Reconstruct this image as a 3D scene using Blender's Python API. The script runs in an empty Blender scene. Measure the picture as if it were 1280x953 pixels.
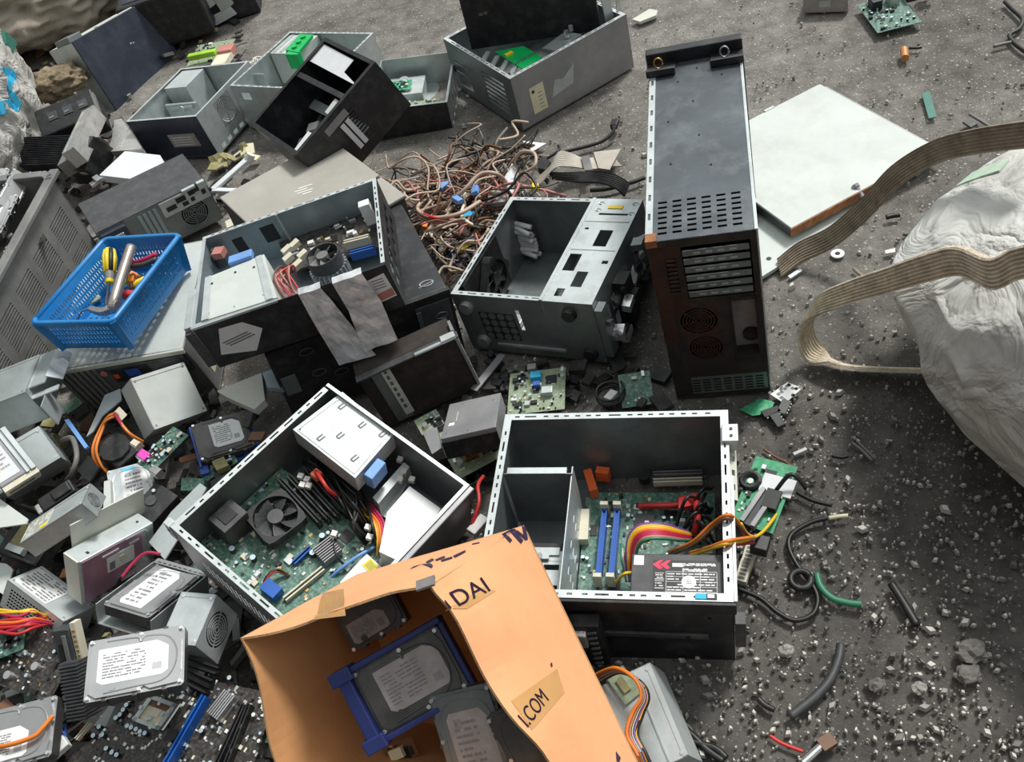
import bpy, bmesh, math, random
from mathutils import Vector, Matrix, Euler, noise
R = math.radians
C = bpy.context.scene.collection
V = Vector
# ---------------------------------------------------------------- survey of the yard (camera station, in metres)
FOC, PITCH, ROLL, EYE = 1149.35, R(46.078), R(-19.827), 1.5
_f = V((0, math.cos(PITCH), -math.sin(PITCH))); _r = V((1, 0, 0)); _u = _r.cross(_f)
CR_ = _r*math.cos(ROLL) + _u*math.sin(ROLL); CU_ = -_r*math.sin(ROLL) + _u*math.cos(ROLL)
def ray(px, py): return _f + CR_*((px-640)/FOC) - CU_*((py-476.5)/FOC)
def at(px, py, z=0.0):
    d = ray(px, py); return V((0, 0, EYE)) + d*((z-EYE)/d.z)
POSEMAT = {}
def pose_matrix(p):
    return Matrix.Translation(p[:3]) @ Matrix.Rotation(p[3], 4, 'Z') @ Matrix.Rotation(p[5], 4, 'Y') @ Matrix.Rotation(p[4], 4, 'X')
def on(o, px, py, z):
    """local point of thing o on its local plane z"""
    M = o['_m'] if False else MATS[o.name]
    Mi = M.inverted(); c = Mi @ V((0, 0, EYE)); d = (Mi.to_3x3() @ ray(px, py))
    return c + d*((z-c.z)/d.z)
MATS = {}
def in_case(p, m=.0):
    """is world point p inside one of the computer cases"""
    for k in CASES:
        q = pose_matrix(POSE[k]).inverted() @ p; L, W, H = POSE[k][6:9]
        if -m < q.x < L+m and -m < q.y < W+m and -.05 < q.z < H+m: return True
    return False
CASES = ('T', 'F', 'N', 'C', 'S', 'S2', 'S3', 'BG', 'L', 'WC', 'K', 'P1', 'P2', 'P4', 'O', 'CR')
# ---------------------------------------------------------------- materials
MAT = {}
def pm(name, col, rough=.5, metal=0., var=.18, scale=9., dust=None, dust_amt=.35, bump=0., bscale=60., spec=.5, stretch=None):
    m = bpy.data.materials.new(name); m.use_nodes = True; MAT[name] = m
    nt = m.node_tree; N = nt.nodes; Lk = nt.links; b = N['Principled BSDF']
    tc = N.new('ShaderNodeTexCoord'); src = tc.outputs['Object']
    if stretch:
        mp = N.new('ShaderNodeMapping'); mp.inputs['Scale'].default_value = stretch; Lk.new(src, mp.inputs[0]); src = mp.outputs[0]
    n = N.new('ShaderNodeTexNoise'); n.inputs['Scale'].default_value = scale; n.inputs['Detail'].default_value = 6; n.inputs['Roughness'].default_value = .65
    Lk.new(src, n.inputs['Vector'])
    cr = N.new('ShaderNodeValToRGB'); cr.color_ramp.elements[0].position = .3; cr.color_ramp.elements[1].position = .72
    cr.color_ramp.elements[0].color = tuple(c*(1-var) for c in col)+(1,); cr.color_ramp.elements[1].color = tuple(min(1, c*(1+var)) for c in col)+(1,)
    Lk.new(n.outputs['Fac'], cr.inputs[0]); out = cr.outputs[0]
    if dust:
        n2 = N.new('ShaderNodeTexNoise'); n2.inputs['Scale'].default_value = scale*1.7; n2.inputs['Detail'].default_value = 8; n2.inputs['Roughness'].default_value = .7
        Lk.new(src, n2.inputs['Vector'])
        r2 = N.new('ShaderNodeValToRGB'); r2.color_ramp.elements[0].position = .47; r2.color_ramp.elements[1].position = .75
        r2.color_ramp.elements[1].color = (dust_amt*1.6,)*3+(1,); Lk.new(n2.outputs['Fac'], r2.inputs[0])
        mx = N.new('ShaderNodeMixRGB'); mx.inputs[2].default_value = tuple(dust)+(1,); Lk.new(r2.outputs[0], mx.inputs[0]); Lk.new(out, mx.inputs[1]); out = mx.outputs[0]
    Lk.new(out, b.inputs['Base Color'])
    b.inputs['Roughness'].default_value = rough; b.inputs['Metallic'].default_value = metal; b.inputs['Specular IOR Level'].default_value = spec
    if bump:
        nb = N.new('ShaderNodeTexNoise'); nb.inputs['Scale'].default_value = bscale; nb.inputs['Detail'].default_value = 5; Lk.new(src, nb.inputs['Vector'])
        bp = N.new('ShaderNodeBump'); bp.inputs['Strength'].default_value = bump; bp.inputs['Distance'].default_value = .004
        Lk.new(nb.outputs['Fac'], bp.inputs['Height']); Lk.new(bp.outputs[0], b.inputs['Normal'])
    return m
pm('steel', (.52, .57, .57), .42, .55, .12, 12, (.30, .31, .29), .3, .08)
pm('steel_bright', (.56, .61, .61), .4, .35, .12, 12, (.34, .35, .33), .35, .06)
pm('steel_dark', (.20, .225, .23), .42, .6, .2, 9, (.36, .37, .36), .3)
pm('steel_blue', (.33, .40, .44), .4, .6, .15, 9, (.5, .54, .55), .3)
pm('steel_dull', (.30, .30, .31), .5, .45, .2, 7, (.42, .40, .38), .4)
pm('white_paint', (.56, .60, .57), .5, 0, .09, 6, (.42, .42, .38), .35, .05)
pm('cream_paint', (.62, .63, .55), .5, 0, .1, 6, (.40, .38, .32), .3)
pm('black_paint', (.014, .015, .018), .42, 0, .3, 12, (.10, .10, .10), .35, .05)
pm('black_plastic', (.012, .012, .013), .5, 0, .3, 20, (.09, .09, .085), .3)
pm('dark_plastic', (.05, .052, .056), .5, 0, .25, 20, (.15, .15, .14), .3)
pm('grey_plastic', (.16, .16, .155), .6, 0, .2, 7, (.30, .29, .27), .4, .1)
pm('rack_top', (.105, .118, .132), .36, .55, .25, 7, (.26, .28, .29), .35)
pm('bag_green', (.50, .64, .51), .8)
pm('navy_paint', (.018, .025, .045), .42, 0, .25, 7, (.10, .11, .14), .25)
pm('beige_paint', (.36, .34, .30), .55, .0, .08, 8, (.5, .48, .43), .2)
pm('taupe_edge', (.05, .048, .045), .6)
pm('rust', (.055, .022, .014), .75, .1, .5, 14, (.02, .016, .014), .6, .3, 90)
pm('rust_edge', (.36, .15, .06), .8, 0, .4, 30, (.1, .04, .02), .5, .3, 90)
pm('soot', (.03, .024, .021), .75, .1, .4, 12, (.10, .07, .05), .35, .2)
pm('pcb_green', (.05, .15, .11), .45, 0, .5, 90, (.36, .44, .38), .6)
pm('pcb_bright', (.02, .30, .13), .4, 0, .3, 60, (.35, .55, .40), .3)
pm('pcb_pale', (.30, .36, .24), .5, 0, .3, 60, (.12, .17, .10), .4)
pm('pcb_black', (.03, .026, .024), .45, 0, .5, 90, (.22, .20, .17), .4)
pm('green_plastic', (.0, .42, .10), .4, 0, .15, 20)
pm('lime_plastic', (.34, .62, .04), .4)
pm('blue_plastic', (.015, .20, .52), .35, 0, .15, 8, (.10, .30, .55), .3)
pm('blue_slot', (.01, .10, .42), .4)
pm('blue_clip', (.16, .33, .68), .45)
pm('caddy_navy', (.018, .03, .14), .45, 0, .2, 10)
pm('caddy_blue', (.035, .10, .42), .45, 0, .2, 10)
pm('cyan_paint', (.03, .42, .68), .6)
pm('red_plastic', (.60, .03, .025), .4)
pm('orange_plastic', (.75, .13, .03), .4)
pm('pink_plastic', (.75, .08, .48), .4)
pm('yellow_plastic', (.80, .58, .02), .4)
pm('cream_plastic', (.66, .62, .48), .5)
pm('white_plastic', (.74, .74, .71), .5)
pm('gold', (.60, .38, .12), .35, .7)
pm('copper', (.62, .30, .12), .35, .6)
pm('aluminium', (.66, .67, .68), .32, .7, .08)
pm('cap_top', (.50, .64, .70), .35, .3, .2, 300)
pm('chip', (.018, .018, .02), .4)
pm('hdd_top', (.36, .365, .37), .36, .55, .1, 10, (.5, .5, .48), .2)
pm('hdd_dark', (.09, .088, .085), .38, .5, .2, 10, (.2, .19, .18), .3)
pm('label_white', (.76, .77, .76), .5, 0, .05, 40)
pm('label_pale', (.70, .72, .74), .5, 0, .06, 40)
pm('label_yellow', (.70, .66, .46), .5, 0, .1, 30)
pm('label_grey', (.36, .33, .32), .6, 0, .2, 30)
pm('label_black', (.012, .012, .014), .45)
pm('print_dark', (.20, .20, .21), .6)
pm('print_ink', (.035, .02, .06), .55)
pm('print_red', (.72, .03, .10), .5)
pm('print_white', (.72, .72, .72), .5)
pm('hazard_yellow', (.85, .68, .03), .5)
pm('tape', (.64, .66, .68), .32, .15, .25, 16, (.16, .16, .165), .45, .25, 60)
pm('pack_tape', (.60, .33, .13), .22, 0, .08)
pm('silver_foil', (.58, .57, .55), .3, .6, .25, 10, (.25, .23, .2), .3, .5, 50)
pm('pinkish_steel', (.52, .30, .40), .35, .55, .2, 7, (.5, .46, .48), .3)
pm('bag_white', (.60, .60, .57), .8, 0, .1, 4, (.36, .35, .32), .35, .35, 45)
pm('bag_old', (.50, .49, .46), .85, 0, .18, 5, (.26, .24, .2), .45, .5, 25)
pm('bag_tan', (.42, .37, .30), .9, 0, .25, 4, (.20, .17, .12), .5, .5, 22)
pm('strap_tan', (.66, .57, .44), .85, 0, .25, 30, (.20, .16, .11), .4, .6, 300, stretch=(1, 1, 1))
pm('strap_brown', (.25, .20, .15), .9, 0, .35, 30, (.40, .33, .24), .3, .6, 300)
pm('rag', (.20, .155, .10), .95, 0, .5, 20, (.38, .32, .2), .5, .8, 60)
pm('wire_beige', (.50, .38, .29), .5)
pm('wire_pink', (.50, .20, .17), .5)
pm('wire_red', (.52, .03, .03), .45)
pm('wire_crimson', (.45, .02, .08), .45)
pm('wire_orange', (.78, .22, .03), .45)
pm('wire_yellow', (.78, .50, .03), .45)
pm('wire_black', (.012, .012, .012), .45)
pm('wire_grey', (.16, .15, .14), .5)
pm('wire_blue', (.05, .13, .48), .45)
pm('wire_purple', (.20, .05, .30), .45)
pm('wire_green', (.04, .22, .12), .45)
pm('wire_white', (.62, .60, .55), .5)
pm('wire_brown', (.16, .075, .035), .5)
pm('teal', (.03, .16, .12), .5)
pm('ribbon', (.46, .42, .36), .6, 0, .15, 30, (.3, .27, .22), .3)
pm('stone_light', (.55, .53, .48), .8, 0, .3, 30)
pm('stone_mid', (.32, .305, .28), .85, 0, .3, 30)
pm('stone_dark', (.17, .16, .145), .85, 0, .3, 30)
pm('scrap_dark', (.035, .033, .032), .7, .1, .5, 20, (.14, .13, .12), .35, .6, 60)
pm('tool_steel', (.42, .37, .33), .3, .7, .2, 18, (.2, .16, .12), .4)
pm('shiny', (.8, .8, .8), .2, .8, .1)
pm('gunk', (.33, .30, .14), .6, .2, .4, 30)

def cardboard():
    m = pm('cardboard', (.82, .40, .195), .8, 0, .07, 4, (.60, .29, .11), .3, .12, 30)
    nt = m.node_tree; b = nt.nodes['Principled BSDF']
    return m
cardboard()
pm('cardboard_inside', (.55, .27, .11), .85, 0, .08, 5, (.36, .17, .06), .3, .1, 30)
pm('cardboard_edge', (.50, .30, .15), .9, 0, .3, 200)

def fabric(nm, sc, st):
    m = MAT[nm]; nt = m.node_tree; N = nt.nodes; b = N['Principled BSDF']; tc = N.new('ShaderNodeTexCoord')
    n1 = N.new('ShaderNodeTexNoise'); n1.inputs['Scale'].default_value = sc; n1.inputs['Detail'].default_value = 4; n1.inputs['Distortion'].default_value = 1.6; nt.links.new(tc.outputs['Object'], n1.inputs['Vector'])
    ab = N.new('ShaderNodeMath'); ab.operation = 'SUBTRACT'; ab.inputs[1].default_value = .5; nt.links.new(n1.outputs['Fac'], ab.inputs[0]); a2 = N.new('ShaderNodeMath'); a2.operation = 'ABSOLUTE'; nt.links.new(ab.outputs[0], a2.inputs[0])
    wv = N.new('ShaderNodeTexWave'); wv.inputs['Scale'].default_value = 130; wv.inputs['Distortion'].default_value = 1.; nt.links.new(tc.outputs['Object'], wv.inputs['Vector'])
    m1 = N.new('ShaderNodeMath'); m1.operation = 'MULTIPLY_ADD'; m1.inputs[1].default_value = .002; nt.links.new(wv.outputs['Fac'], m1.inputs[0]); nt.links.new(a2.outputs[0], m1.inputs[2])
    bp = N.new('ShaderNodeBump'); bp.inputs['Strength'].default_value = st; bp.inputs['Distance'].default_value = .05; nt.links.new(m1.outputs[0], bp.inputs['Height']); nt.links.new(bp.outputs[0], b.inputs['Normal'])
fabric('bag_white', 6, .8); fabric('bag_old', 8, .9)
def ground_material():
    m = bpy.data.materials.new('yard_ground'); m.use_nodes = True; nt = m.node_tree; N = nt.nodes; K = nt.links; b = N['Principled BSDF']
    tc = N.new('ShaderNodeTexCoord')
    def nz(s, d=8, r=.65):
        n = N.new('ShaderNodeTexNoise'); n.inputs['Scale'].default_value = s; n.inputs['Detail'].default_value = d; n.inputs['Roughness'].default_value = r; K.new(tc.outputs['Object'], n.inputs['Vector']); return n
    big = nz(1.6); cr = N.new('ShaderNodeValToRGB'); e = cr.color_ramp.elements
    e[0].position = .32; e[0].color = (.17, .158, .142, 1); e[1].position = .7; e[1].color = (.36, .338, .306, 1); K.new(big.outputs['Fac'], cr.inputs[0])
    mid = nz(14); c2 = N.new('ShaderNodeValToRGB'); c2.color_ramp.elements[0].position = .3; c2.color_ramp.elements[0].color = (.5, .5, .5, 1); c2.color_ramp.elements[1].position = .75; c2.color_ramp.elements[1].color = (1.25, 1.25, 1.25, 1); K.new(mid.outputs['Fac'], c2.inputs[0])
    mul = N.new('ShaderNodeMixRGB'); mul.blend_type = 'MULTIPLY'; mul.inputs[0].default_value = 1; K.new(cr.outputs[0], mul.inputs[1]); K.new(c2.outputs[0], mul.inputs[2]); col = mul.outputs[0]
    # pale grit set in the dirt
    for sc, th, colr, msk in ((48, .16, (.62, .60, .55, 1), 3.0), (110, .24, (.60, .58, .52, 1), 5.0), (190, .25, (.55, .53, .48, 1), 5.0), (80, .22, (.07, .065, .06, 1), 4.0)):
        vo = N.new('ShaderNodeTexVoronoi'); vo.inputs['Scale'].default_value = sc; K.new(tc.outputs['Object'], vo.inputs['Vector'])
        lt = N.new('ShaderNodeMath'); lt.operation = 'LESS_THAN'; lt.inputs[1].default_value = th; K.new(vo.outputs['Distance'], lt.inputs[0])
        sep = N.new('ShaderNodeSeparateColor'); K.new(vo.outputs['Color'], sep.inputs[0])
        gt = N.new('ShaderNodeMath'); gt.operation = 'GREATER_THAN'; gt.inputs[1].default_value = .72; K.new(sep.outputs[0], gt.inputs[0])
        mm = N.new('ShaderNodeMath'); mm.operation = 'MULTIPLY'; K.new(lt.outputs[0], mm.inputs[0]); K.new(gt.outputs[0], mm.inputs[1])
        mf = N.new('ShaderNodeMath'); mf.operation = 'MULTIPLY'; mf.inputs[1].default_value = .75; K.new(mm.outputs[0], mf.inputs[0])
        mx = N.new('ShaderNodeMixRGB'); K.new(mf.outputs[0], mx.inputs[0]); K.new(col, mx.inputs[1]); mx.inputs[2].default_value = colr; col = mx.outputs[0]
    # ground colour darker towards the front, paler further off
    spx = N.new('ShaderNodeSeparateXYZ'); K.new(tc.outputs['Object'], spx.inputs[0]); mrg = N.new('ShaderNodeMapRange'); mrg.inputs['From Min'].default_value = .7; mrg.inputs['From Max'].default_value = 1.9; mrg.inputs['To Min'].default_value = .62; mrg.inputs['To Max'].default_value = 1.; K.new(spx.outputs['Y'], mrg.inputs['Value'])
    front_tone = N.new('ShaderNodeMixRGB'); front_tone.blend_type = 'MULTIPLY'; front_tone.inputs[0].default_value = 1; K.new(col, front_tone.inputs[1]); K.new(mrg.outputs[0], front_tone.inputs[2]); col = front_tone.outputs[0]
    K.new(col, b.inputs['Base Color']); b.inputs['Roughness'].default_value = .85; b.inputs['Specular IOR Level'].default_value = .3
    bn = nz(45, 10, .75); bp = N.new('ShaderNodeBump'); bp.inputs['Strength'].default_value = .9; bp.inputs['Distance'].default_value = .012
    K.new(bn.outputs['Fac'], bp.inputs['Height']); K.new(bp.outputs[0], b.inputs['Normal'])
    return m
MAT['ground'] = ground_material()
# ---------------------------------------------------------------- mesh builder
class MB:
    def __init__(s): s.v = []; s.f = []; s.m = []; s.mats = []
    def mi(s, m):
        if m not in s.mats: s.mats.append(m)
        return s.mats.index(m)
    def add(s, vs, fs, m):
        n = len(s.v); s.v += [V(p) for p in vs]; i = s.mi(m)
        for f in fs: s.f.append([n+k for k in f]); s.m.append(i)
    def box(s, a, b, m):
        x0, y0, z0 = a; x1, y1, z1 = b
        s.add([(x0,y0,z0),(x1,y0,z0),(x1,y1,z0),(x0,y1,z0),(x0,y0,z1),(x1,y0,z1),(x1,y1,z1),(x0,y1,z1)],
              [(0,3,2,1),(4,5,6,7),(0,1,5,4),(1,2,6,5),(2,3,7,6),(3,0,4,7)], m)
    def obox(s, c, ux, uy, uz, m):
        c, ux, uy, uz = V(c), V(ux), V(uy), V(uz)
        p = [c+ux*a+uy*b+uz*d for d in (-1, 1) for a, b in ((-1,-1),(1,-1),(1,1),(-1,1))]
        s.add(p, [(0,3,2,1),(4,5,6,7),(0,1,5,4),(1,2,6,5),(2,3,7,6),(3,0,4,7)], m)
    def bar(s, p, q, w, h, m, up=(0, 0, 1)):
        p, q = V(p), V(q); d = (q-p); l = d.length; d.normalize(); sd = d.cross(V(up))
        if sd.length < 1e-4: sd = d.cross(V((1, 0, 0)))
        sd.normalize(); u = sd.cross(d)
        s.obox((p+q)/2, d*l/2, sd*w/2, u*h/2, m)
    def prism(s, pts, z0, z1, m, mt=None):
        n = len(pts); s.add([(x, y, z0) for x, y in pts]+[(x, y, z1) for x, y in pts],
            [tuple(range(n-1, -1, -1))]+[(i, (i+1) % n, n+(i+1) % n, n+i) for i in range(n)], m)
        s.add([(x, y, z1) for x, y in pts], [tuple(range(n))], mt or m)
    def cyl(s, p, q, r, m, n=12, r2=None, cap=None):
        p, q = V(p), V(q); d = (q-p).normalized(); a = d.orthogonal().normalized(); b = d.cross(a); r2 = r if r2 is None else r2
        vs = [c+(a*math.cos(t)+b*math.sin(t))*rr for c, rr in ((p, r), (q, r2)) for t in [2*math.pi*k/n for k in range(n)]]
        s.add(vs, [(i, (i+1) % n, n+(i+1) % n, n+i) for i in range(n)]+[tuple(range(n-1, -1, -1))], m)
        s.add(vs[n:], [tuple(range(n))], cap or m)
    def tube(s, pts, r, m, n=6):
        pts = [V(p) for p in pts]; rings = []; a = None
        for i, p in enumerate(pts):
            d = (pts[min(i+1, len(pts)-1)]-pts[max(i-1, 0)]).normalized()
            a = d.orthogonal().normalized() if a is None else (a-d*a.dot(d)).normalized() if (a-d*a.dot(d)).length > 1e-5 else d.orthogonal().normalized()
            b = d.cross(a); rings.append([p+(a*math.cos(2*math.pi*k/n)+b*math.sin(2*math.pi*k/n))*r for k in range(n)])
        vs = [p for g in rings for p in g]; fs = []
        for i in range(len(pts)-1):
            for k in range(n): fs.append((i*n+k, i*n+(k+1) % n, (i+1)*n+(k+1) % n, (i+1)*n+k))
        fs += [tuple(range(n-1, -1, -1)), tuple((len(pts)-1)*n+k for k in range(n))]
        s.add(vs, fs, m)
    def ribbon(s, pts, w, t, m, ribs=0):
        """flat strap: pts = list of (point, width vector)"""
        L = [(V(p), V(d).normalized()) for p, d in pts]; k = len(L); prof = max(2, ribs*2+2)
        vs = []; 
        for i, (p, d) in enumerate(L):
            tan = (L[min(i+1, k-1)][0]-L[max(i-1, 0)][0]).normalized(); nn = tan.cross(d).normalized()
            for side in (1, -1):
                for j in range(prof):
                    a = -.5+j/(prof-1)
                    hh = t*(.5+(.45*(j % 2) if ribs else 0))
                    vs.append(p+d*w*a*side+nn*hh*side)
        n = 2*prof; fs = []
        for i in range(k-1):
            for j in range(n): fs.append((i*n+j, i*n+(j+1) % n, (i+1)*n+(j+1) % n, (i+1)*n+j))
        fs += [tuple(range(n-1, -1, -1)), tuple((k-1)*n+j for j in range(n))]
        s.add(vs, fs, m)
    def panel(s, O, u, v, W, H, t, holes, m, mb=None):
        """sheet of thickness t with rectangular holes; front normal = u x v ; back material mb"""
        O, u, v = V(O), V(u).normalized(), V(v).normalized(); nn = u.cross(v)*t; mb = mb or m
        holes = [(max(0, a), max(0, b), min(W, c), min(H, d)) for a, b, c, d in holes]
        xs = sorted({0, W, *[h[0] for h in holes], *[h[2] for h in holes]}); ys = sorted({0, H, *[h[1] for h in holes], *[h[3] for h in holes]})
        nx, ny = len(xs)-1, len(ys)-1
        solid = [[not any(h[0]-1e-9 <= (xs[i]+xs[i+1])/2 <= h[2]+1e-9 and h[1]-1e-9 <= (ys[j]+ys[j+1])/2 <= h[3]+1e-9 for h in holes) for j in range(ny)] for i in range(nx)]
        P = lambda i, j: O+u*xs[i]+v*ys[j]
        S = lambda i, j: 0 <= i < nx and 0 <= j < ny and solid[i][j]
        for i in range(nx):
            for j in range(ny):
                if not solid[i][j]: continue
                a, b, c, d = P(i, j), P(i+1, j), P(i+1, j+1), P(i, j+1)
                s.add([a, b, c, d], [(0, 1, 2, 3)], m); s.add([a-nn, b-nn, c-nn, d-nn], [(3, 2, 1, 0)], mb)
                if not S(i-1, j): s.add([a, d, d-nn, a-nn], [(0, 1, 2, 3)], m)
                if not S(i+1, j): s.add([c, b, b-nn, c-nn], [(0, 1, 2, 3)], m)
                if not S(i, j-1): s.add([b, a, a-nn, b-nn], [(0, 1, 2, 3)], m)
                if not S(i, j+1): s.add([d, c, c-nn, d-nn], [(0, 1, 2, 3)], m)
    def grille(s, c, u, v, Rr, m, rings=5, t=.0015, spokes=6):
        """round fan grille filling a square hole of half-width Rr"""
        c, u, v = V(c), V(u).normalized(), V(v).normalized(); nn = u.cross(v)*t; n = 32
        def ann(r0, r1, sq=False):
            vs = []; fs = []
            for k in range(n):
                a = 2*math.pi*k/n; ca, sa = math.cos(a), math.sin(a); q = 1/max(abs(ca), abs(sa)) if sq else 1
                vs += [c+(u*ca+v*sa)*r0, c+(u*ca+v*sa)*(r1*q), c+(u*ca+v*sa)*r0-nn, c+(u*ca+v*sa)*(r1*q)-nn]
            for k in range(n):
                a, b = k*4, ((k+1) % n)*4
                fs += [(a, a+1, b+1, b), (a+2, b+2, b+3, a+3), (a, b, b+2, a+2), (a+1, a+3, b+3, b+1)]
            s.add(vs, fs, m)
        ann(Rr*.94, Rr, True)
        for k in range(rings):
            r = Rr*(.12+.8*k/rings); ann(r, r+Rr*.8/rings*.45)
        for k in range(spokes):
            a = 2*math.pi*k/spokes+.3; d = u*math.cos(a)+v*math.sin(a); s.bar(c+d*Rr*.1-nn*.5, c+d*Rr*.95-nn*.5, Rr*.07, t, m, u.cross(v))
    def lines(s, x0, y0, x1, y1, z, n, m, seed=0, axis='x'):
        """rows of illegible small print"""
        g = random.Random(seed)
        for k in range(n):
            y = y0+(y1-y0)*(k+.5)/n; h = (y1-y0)/n*.22; x = x0
            while x < x1-.001:
                w = min(g.uniform(.04, .2)*(x1-x0), x1-x)
                if g.random() < .8:
                    if axis == 'x': s.box((x, y-h, z), (x+w*.85, y+h, z+.0002), m)
                    else: s.box((y-h, x, z), (y+h, x+w*.85, z+.0002), m)
                x += w
    def build(s, name, parent=None, smooth=False, bevel=0., loc=None):
        me = bpy.data.meshes.new(name); me.from_pydata([tuple(p) for p in s.v], [], s.f)
        for m in s.mats: me.materials.append(MAT[m])
        me.polygons.foreach_set('material_index', s.m)
        if smooth: me.polygons.foreach_set('use_smooth', [True]*len(me.polygons))
        me.update(); o = bpy.data.objects.new(name, me); C.objects.link(o)
        if parent: o.parent = parent
        if loc is not None: o.location = loc
        if bevel:
            md = o.modifiers.new('bevel', 'BEVEL'); md.width = bevel; md.segments = 2; md.limit_method = 'ANGLE'; md.angle_limit = R(50)
        return o
def tag(o, label, cat, group=None, kind=None):
    if label: o['label'] = label
    if cat: o['category'] = cat
    if group: o['group'] = group
    if kind: o['kind'] = kind
    return o
def thing(name, label, cat, M=None, group=None):
    o = bpy.data.objects.new(name, None); C.objects.link(o); o.empty_display_size = .05
    if M is not None: o.matrix_world = M
    MATS[o.name] = M.copy() if M is not None else Matrix()
    return tag(o, label, cat, group)
def posed(key, name, label, cat, group=None):
    o = thing(name, label, cat, pose_matrix(POSE[key]), group); return (o,)+POSE[key][6:9]
def frame(px, py, z, qx, qy, tx=0., ty=0., zq=None):
    """matrix with origin seen at (px,py) at height z and x axis towards (qx,qy) at height zq"""
    a = at(px, py, z); b = at(qx, qy, z if zq is None else zq); d = b-a
    yaw = math.atan2(d.y, d.x); pit = -math.atan2(d.z, math.hypot(d.x, d.y))
    return Matrix.Translation(a) @ Matrix.Rotation(yaw, 4, 'Z') @ Matrix.Rotation(pit+ty, 4, 'Y') @ Matrix.Rotation(tx, 4, 'X')
def frame_c(px, py, z, yaw, tx=0., ty=0.):
    return Matrix.Translation(at(px, py, z)) @ Matrix.Rotation(yaw, 4, 'Z') @ Matrix.Rotation(ty, 4, 'Y') @ Matrix.Rotation(tx, 4, 'X')
def smooth_path(pts, sub=6):
    P = [V(p) for p in pts]; out = []
    for i in range(len(P)-1):
        a, b, c, d = P[max(i-1, 0)], P[i], P[i+1], P[min(i+2, len(P)-1)]
        for k in range(sub):
            t = k/sub; out.append(.5*((2*b)+(c-a)*t+(2*a-5*b+4*c-d)*t*t+(3*b-a-3*c+d)*t**3))
    out.append(P[-1]); return out
def lettering(txt, size, m, parent, M, name='lettering', ext=.0004):
    cu = bpy.data.curves.new('t', 'FONT'); cu.body = txt; cu.size = size; cu.extrude = ext
    t = bpy.data.objects.new('t', cu); C.objects.link(t)
    dg = bpy.context.evaluated_depsgraph_get(); me = bpy.data.meshes.new_from_object(t.evaluated_get(dg))
    bpy.data.objects.remove(t); me.materials.clear(); me.materials.append(MAT[m]); me.transform(M)
    o = bpy.data.objects.new(name, me); C.objects.link(o); o.parent = parent; return o
# ---------------------------------------------------------------- electronics
def comps(mb, x0, y0, x1, y1, z, n, seed, caps=.25, big=3, pal=None):
    g = random.Random(seed)
    for k in range(big):
        s = g.uniform(.006, .012); x, y = g.uniform(x0+s, x1-s), g.uniform(y0+s, y1-s); mb.box((x-s, y-s, z), (x+s, y+s, z+.002), 'chip')
    for k in range(n):
        x, y = g.uniform(x0+.004, x1-.004), g.uniform(y0+.004, y1-.004); t = g.random()
        if t < caps:
            r = g.uniform(.0022, .0042); mb.cyl((x, y, z), (x, y, z+g.uniform(.006, .012)), r, 'chip' if g.random() < .4 else 'aluminium', 8, None, 'cap_top')
        elif t < caps+.12:
            a, b = g.uniform(.003, .009), g.uniform(.003, .006); mb.box((x-a, y-b, z), (x+a, y+b, z+g.uniform(.004, .009)), g.choice(['white_plastic', 'cream_plastic', 'chip', 'aluminium']))
        else:
            a, b = g.uniform(.0012, .004), g.uniform(.001, .0025)
            if g.random() < .5: a, b = b, a
            mb.box((x-a, y-b, z), (x+a, y+b, z+g.uniform(.001, .003)), g.choice(pal or ['chip', 'chip', 'cream_plastic', 'aluminium', 'white_plastic', 'gold']))
def board(parent, name, x0, y0, x1, y1, z, mat, n, seed, **k):
    mb = MB(); mb.box((x0, y0, z-.0016), (x1, y1, z), mat); comps(mb, x0, y0, x1, y1, z, n, seed, **k); return mb.build(name, parent)
def slot(parent, name, a, b, z, w, h, m, groove='chip', ends=None):
    mb = MB(); a, b = V((a[0], a[1], z)), V((b[0], b[1], z)); d = (b-a).normalized(); sd = V((-d.y, d.x, 0)); hh = V((0, 0, h))
    for s_ in (-1, 1): mb.bar(a+sd*s_*w*.36+hh*.5, b+sd*s_*w*.36+hh*.5, w*.28, h, m)
    mb.bar(a+hh*.3, b+hh*.3, w*.5, h*.55, groove)
    if ends:
        for p, q in ((a, d), (b, -d)): mb.obox(p+hh*.75-q*.004, q*.004, sd*w*.7, hh*.75, ends)
    return mb.build(name, parent)
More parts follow.
